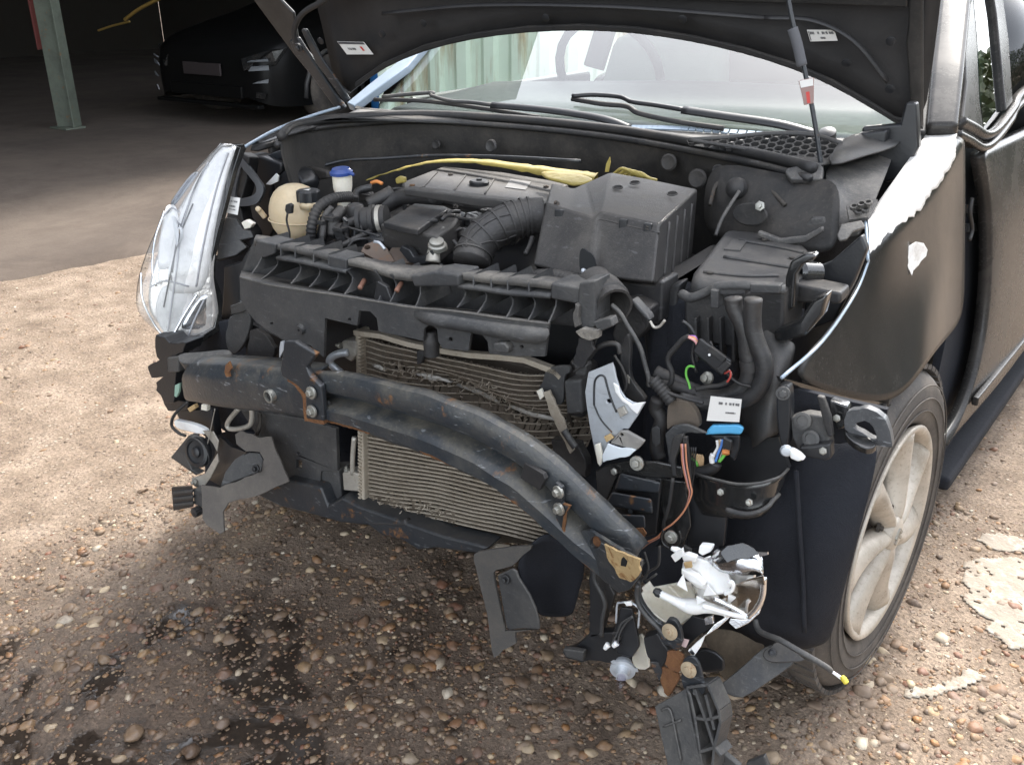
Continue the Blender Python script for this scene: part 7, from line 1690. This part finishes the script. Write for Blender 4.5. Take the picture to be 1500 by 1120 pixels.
for a, b_ in (((515, 768), (590, 1150)), ((550, 775), (600, 915)), ((610, 755), (660, 870)), ((600, 915), (660, 900)), ((556, 905), (600, 915)), ((600, 915), (640, 1040)), ((660, 870), (668, 925)), ((668, 925), (640, 1040)), ((640, 1040), (575, 1060)), ((640, 1040), (670, 1080)), ((515, 768), (610, 755)), ((640, 1040), (630, 1150)), ((550, 775), (548, 800)), ((600, 800), (640, 960))): ribp(a, b_)
slab('side_wing', c2((650, 1040), (700, 1080), (760, 1130), (740, 1200), (640, 1200)), M['plastic2'], rb, th=.01, bevel=.002, Y=.14)
slab('bottom_piece', c2((785, 1112), (868, 1080), (892, 1140), (790, 1150)), M['plastic2'], rb, th=.01, bevel=.002, Y=.16)
# fin plate and brown board at the foot of the arch liner
fin = slab('liner_fin', rnd(c2((630, 782), (690, 735), (780, 660), (862, 588), (930, 570), (990, 610), (1006, 652), (960, 690), (880, 745), (770, 812), (700, 795)), 2), M['plastic2'], car, th=.005, bevel=.002, pl=T(1100, 990, .25, (.1, -1, .9)), label='black fin-shaped plastic plate at the foot of the arch liner')
slab('clip_plate', rnd(c2((868, 600), (895, 580), (942, 548), (985, 585), (1056, 642), (990, 650), (905, 652), (866, 630)), 2), M['plastic'], fin, th=.006, bevel=.002, pl=T(1100, 990, .238, (.1, -1, .9)))
lathe('push_rivet', [(.006, 0), (.006, .002), (.004, .003), (.0035, .001), (0, .001)], VP(*c2((905, 608))[0], V(1100, 990, Y=.236), Vector((.1, -1, .9))), (.1, -1, .9), M['plastic3'], fin, n=16)
slab('brown_board', rnd(c2((592, 520), (680, 500), (760, 520), (830, 560), (870, 580), (780, 660), (690, 735), (640, 640)), 2), mat('muddy_board', (.06, .047, .034), .9, dust=(.16, .125, .085), damt=.8, updust=.1), car, th=.005, bevel=.002, pl=T(1050, 950, .30, (.0, -1, .6)))
hullbox('rubber_duct', [V(u, v, Y=.22) for u, v in c2((545, 600), (600, 585), (650, 605), (690, 640), (690, 690), (600, 700), (550, 670))], [V(u, v, Y=.27) for u, v in c2((545, 596), (600, 580), (650, 600), (690, 634), (690, 684), (600, 694), (550, 664))], M['plastic3'], car, bevel=.006)
tube('sensor_cable', [V(u, v, Y=y) for (u, v), y in zip(c2((828, 460), (838, 495), (865, 520), (940, 550), (1010, 590), (1080, 630), (1150, 672), (1172, 690)), (.26, .25, .24, .225, .22, .22, .225, .23))], .0045, M['plastic2'], car, n=10)
for i, (a, b_) in enumerate((((1170, 686), (1225, 722)), ((1172, 692), (1230, 735)))):
    tube('white_strand', [V(u, v, Y=.23) for u, v in c2(a, b_)], .0014, M['white'], car)
lathe('yellow_terminal', [(.003, -.005), (.0045, 0), (.004, .006), (0, .008)], V(*c2((1232, 728))[0], Y=.229), (.6, -.2, -.5), M['w_yellow'], car, n=10)
# ================================================================== SMALL DETAIL IN THE BAY
rd = random.Random(21)
# firewall: pressed ovals, grommets, a pipe and small brackets
for (u, v, y, r) in ((462, 215, .80, .020), (500, 208, .86, .014), (560, 205, .93, .018), (640, 212, .95, .012), (720, 214, .95, .016), (980, 238, .90, .018), (1022, 262, .86, .02), (1052, 250, .84, .012)):
    lathe('firewall_plug', [(r, 0), (r, .003), (r*.8, .006), (r*.4, .004), (0, .004)], V(u, v, Y=y), (0, -1, .15), rd.choice([M['rubber'], m_fw, M['plastic']]), fwall, n=18)
tube('brake_pipe', [V(u, v, Y=y) for u, v, y in ((452, 250, .70), (500, 236, .76), (560, 232, .84), (640, 228, .88), (740, 230, .88), (850, 236, .86))], .004, M['steel2'], car)
tube('brake_pipe', [V(u, v, Y=y) for u, v, y in ((1040, 300, .74), (1050, 270, .78), (1075, 256, .80), (1110, 262, .78), (1150, 300, .72))], .004, M['disc'], car)
slab('bay_bracket', [(424, 196), (437, 190), (438, 205), (430, 208), (428, 222), (420, 224), (420, 206)], m_dusty, car, th=.012, bevel=.002, Y=.66)
slab('bay_bracket', [(428, 250), (452, 244), (478, 252), (480, 262), (440, 268)], m_fw, car, th=.02, bevel=.004, Y=.66)
slab('tower_stamp', rnd([(1080, 300), (1110, 298), (1124, 316), (1110, 330), (1084, 328), (1072, 314)], 3), m_fw, car, th=.006, bevel=.003, pl=T(1100, 314, .69, (-.2, -1, .2)))
slab('tower_edge', [(1110, 338), (1142, 350), (1178, 346), (1204, 332), (1206, 340), (1180, 356), (1142, 360), (1108, 346)], m_dusty, car, th=.012, bevel=.003, Y=.66)
lathe('tower_nut', [(.009, 0), (.009, .005), (.005, .006), (.005, .012), (0, .013)], V(1114, 302, Y=.685), (0, -1, .3), M['zinc'], car, n=6)
# wires and connectors among the engine parts
def rwire(p, y, r, m): tube('engine_wire', [V(u, v, Y=y+d) for u, v, d in p], r, m, car, n=6)
rwire([(476, 300, 0), (486, 288, .03), (506, 286, .05), (524, 290, .07)], .48, .004, M['rubber'])
rwire([(470, 352, 0), (482, 338, .02), (496, 340, .02), (514, 352, .0)], .41, .003, M['rubber'])
rwire([(510, 362, 0), (520, 352, .01), (540, 350, .02), (552, 356, .0)], .40, .003, M['plastic'])
rwire([(590, 350, 0), (608, 352, .01), (622, 356, .0), (632, 362, -.01)], .42, .0035, M['rubber'])
rwire([(664, 318, 0), (690, 322, .03), (716, 318, .06), (748, 308, .08)], .50, .0035, M['rubber'])
rwire([(660, 345, 0), (672, 336, .02), (684, 338, .03), (694, 352, .0)], .46, .003, M['plastic'])
rwire([(770, 372, 0), (776, 360, .02), (780, 348, .04)], .42, .005, M['rubber'])
rwire([(560, 285, 0), (580, 276, .02), (600, 280, .03), (620, 288, .02)], .60, .003, M['rubber'])
for (u, v, y, sx_, sz_) in ((486, 330, .43, .022, .05), (500, 345, .42, .018, .045), (474, 336, .42, .012, .05), (530, 352, .44, .03, .02), (616, 350, .43, .028, .016), (688, 342, .5, .03, .018), (718, 312, .58, .03, .018), (766, 300, .6, .03, .02), (652, 330, .50, .03, .02), (538, 288, .6, .024, .018)):
    o = obox('connector', V(u, v, Y=y), (sx_, .022, sz_), rd.choice([M['plastic'], M['plastic3'], M['cover']]), car, rot=(rd.uniform(-.25, .25), rd.uniform(-.3, .3), rd.uniform(-.5, .5)), bevel=.002)
    obox('connector_lip', V(u, v, Y=y-.008)+Vector((0, 0, sz_*.3)), (sx_*1.25, .02, sz_*.16), M['plastic'], o, bevel=.001)
for (u, v, y) in ((566, 336, .425), (604, 346, .42), (650, 338, .43), (600, 304, .60), (668, 304, .56), (486, 312, .46), (752, 300, .6), (816, 300, .45), (950, 335, .40)):
    lathe('small_bolt', [(.0055, 0), (.0055, .003), (.0035, .004), (.0035, .007), (0, .0075)], V(u, v, Y=y), (rd.uniform(-.3, .3), -.5, .8), rd.choice([M['zinc'], M['disc'], M['zinc']]), car, n=6)
for (u, v) in ((598, 352), (612, 357), (506, 322), (640, 340)):
    lathe('cable_tie', [(.006, -.002), (.007, -.002), (.007, .002), (.006, .002)], V(u, v, Y=.43), (rd.random(), .3, rd.random()), M['plastic3'], car, n=10)
# radiator fan cowl between the engine and the slam panel
slab('fan_cowl', [(384, 360), (520, 380), (640, 400), (780, 410), (860, 420), (862, 440), (640, 430), (400, 392)], M['plastic3'], car, th=.02, bevel=.003, Y=.385)
# right corner: scraps, clips and bolts
for pts, y, m_ in (([(902, 600), (912, 596), (918, 606), (908, 612)], .228, M['alu']), ([(884, 640), (892, 636), (898, 642), (888, 648)], .226, M['rust_pale']), ([(946, 700), (960, 704), (958, 712), (944, 708)], .23, M['plastic2']),
                  ([(870, 744), (882, 750), (880, 764), (868, 760)], .24, M['plastic']), ([(1000, 800), (1012, 806), (1010, 816), (996, 812)], .24, M['plastic2']), ([(1060, 640), (1072, 646), (1070, 660), (1058, 656)], .255, M['plastic']),
                  ([(984, 812), (1000, 802), (1002, 812), (990, 822)], .17, M['white']), ([(940, 860), (950, 852), (956, 862), (944, 868)], .18, M['cream']), ([(1032, 905), (1044, 902), (1046, 912), (1034, 914)], .17, M['chrome'])):
    slab('broken_scrap', pts, m_, car, th=.006, bevel=.001, rag=1.0, Y=y)
for u, v, y in ((1000, 742, .26), (1056, 720, .232), (1098, 735, .212), (900, 690, .23), (1206, 660, .274), (1226, 612, .31)):
    lathe('small_bolt', [(.0055, 0), (.0055, .003), (.0035, .004), (.0035, .006), (0, .0065)], V(u, v, Y=y), (0, -1, .2), M['zinc'], car, n=6)
wire([(930, 800), (936, 820), (938, 850), (930, 870)], .20, .0022, M['w_black']); wire([(944, 808), (950, 830), (946, 850), (962, 840)], .20, .0018, M['plastic2'], 'thin_wire')
wire([(986, 700), (980, 740), (972, 770), (976, 800)], .23, .003, M['rubber'], 'thin_wire'); wire([(878, 470), (872, 500), (858, 530), (840, 545)], .25, .002, M['rubber'], 'thin_wire')
slab('hanging_strip', [(1000, 640), (1006, 640), (1012, 700), (1006, 706), (998, 690)], M['plastic'], car, th=.006, bevel=.001, Y=.228)
# bonnet: pressed panel edges, plugs and fixing holes
for pts in ([(560, 20), (700, 8), (900, 10), (1120, 26)], [(1120, 26), (1190, 30), (1250, 60), (1300, 120)]):
    tube('pressed_ridge', [hp(u, v, .012) for u, v in pts], .006, M['hood'], bonnet, n=8, flat=.5)
for u, v in ((1305, 60), (1304, 130), (560, 50), (620, 34), (800, 26), (1000, 28), (1240, 92), (470, 60)):
    lathe('panel_plug', [(.009, 0), (.009, .002), (.006, .003), (0, .003)], hp(u, v, .016), HN, M['plastic3'], bonnet, n=14)

# seams, clips and ribs on the big covers
tube('lid_seam', [V(u, v+13, Y=y-.006) for u, v, y in fa], .0022, M['plastic'], air, n=6)
for u, v, y in ((818, 316, .425), (912, 330, .402), (948, 336, .395)):
    slab('lid_clip', [(u-6, v-9), (u+6, v-8), (u+6, v+12), (u-6, v+11)], M['plastic3'], air, th=.006, bevel=.0015, Y=y)
for k in range(4):
    a, b_ = F0[-1].lerp(F2[-1], .2+.2*k), F1[-1].lerp(F3[-1], .2+.2*k); tube('side_rib', [a.lerp(b_, .08)+Vector((.002, 0, 0)), a.lerp(b_, .9)+Vector((.002, 0, 0))], .003, M['cover'], air, n=6)
for u, v in ((905, 275), (930, 268), (985, 284)): lathe('moulded_ring', [(.010, 0), (.010, .0015), (.008, .0018), (.008, 0)], V(u, v, Z=(F2[3].z+F0[3].z)/2+.004), (0, -.2, 1), M['cover'], air, n=18)
for k in range(3): tube('cover_rib', [V(640+k*42, 252+k*5, Z=.8465), V(618+k*46, 276+k*4, Z=.8465)], .0022, M['cover'], ecov, n=6)
lathe('oil_cap', [(.021, -.004), (.022, .006), (.019, .009), (.006, .009), (.006, .013), (0, .013)], V(702, 270, Z=.846), (0, 0, 1), M['plastic3'], ecov, n=20)
slab('sticker', [(748, 262), (778, 266), (770, 278), (740, 274)], mat('worn_grey_sticker', (.16, .155, .15), .6), ecov, th=.0008, bevel=0, Z=.8468)
for u, v in ((604, 272), (660, 256), (800, 274), (812, 284)): lathe('cover_bolt', [(.006, 0), (.006, .003), (.003, .003), (.003, .001), (0, .001)], V(u, v, Z=.846), (0, 0, 1), M['disc'], ecov, n=12)
for pts in ([(1082, 352), (1140, 362), (1176, 370)], [(1060, 376), (1110, 384), (1160, 392)], [(1030, 398), (1090, 404), (1140, 404)]):
    tube('lid_ridge', [V(u, v, Z=.8365) for u, v in pts], .003, m_cowl, fbx, n=6)
for u, v in ((1120, 352), (1160, 378), (1040, 400)): lathe('lid_screw', [(.005, 0), (.005, .002), (.002, .002), (0, .002)], V(u, v, Z=.8365), (0, 0, 1), M['disc'], fbx, n=12)
for pts, y, r in (([(470, 318), (500, 330), (528, 338), (556, 346)], .425, .0025), ([(520, 318), (530, 336), (524, 352)], .44, .003), ([(680, 300), (720, 300), (770, 306), (800, 310)], .55, .003), ([(664, 352), (676, 366), (684, 380)], .40, .0035),
                  ([(1000, 470), (1012, 480), (1018, 496), (1014, 520), (1020, 545)], .30, .0025), ([(1040, 500), (1060, 540), (1080, 560), (1100, 566)], .285, .002), ([(960, 560), (980, 575), (1000, 582), (1030, 590)], .262, .003), ([(900, 520), (912, 540), (918, 560), (912, 580)], .255, .002)):
    wire(pts, y, r, random.choice([M['rubber'], M['plastic']]), 'thin_wire')
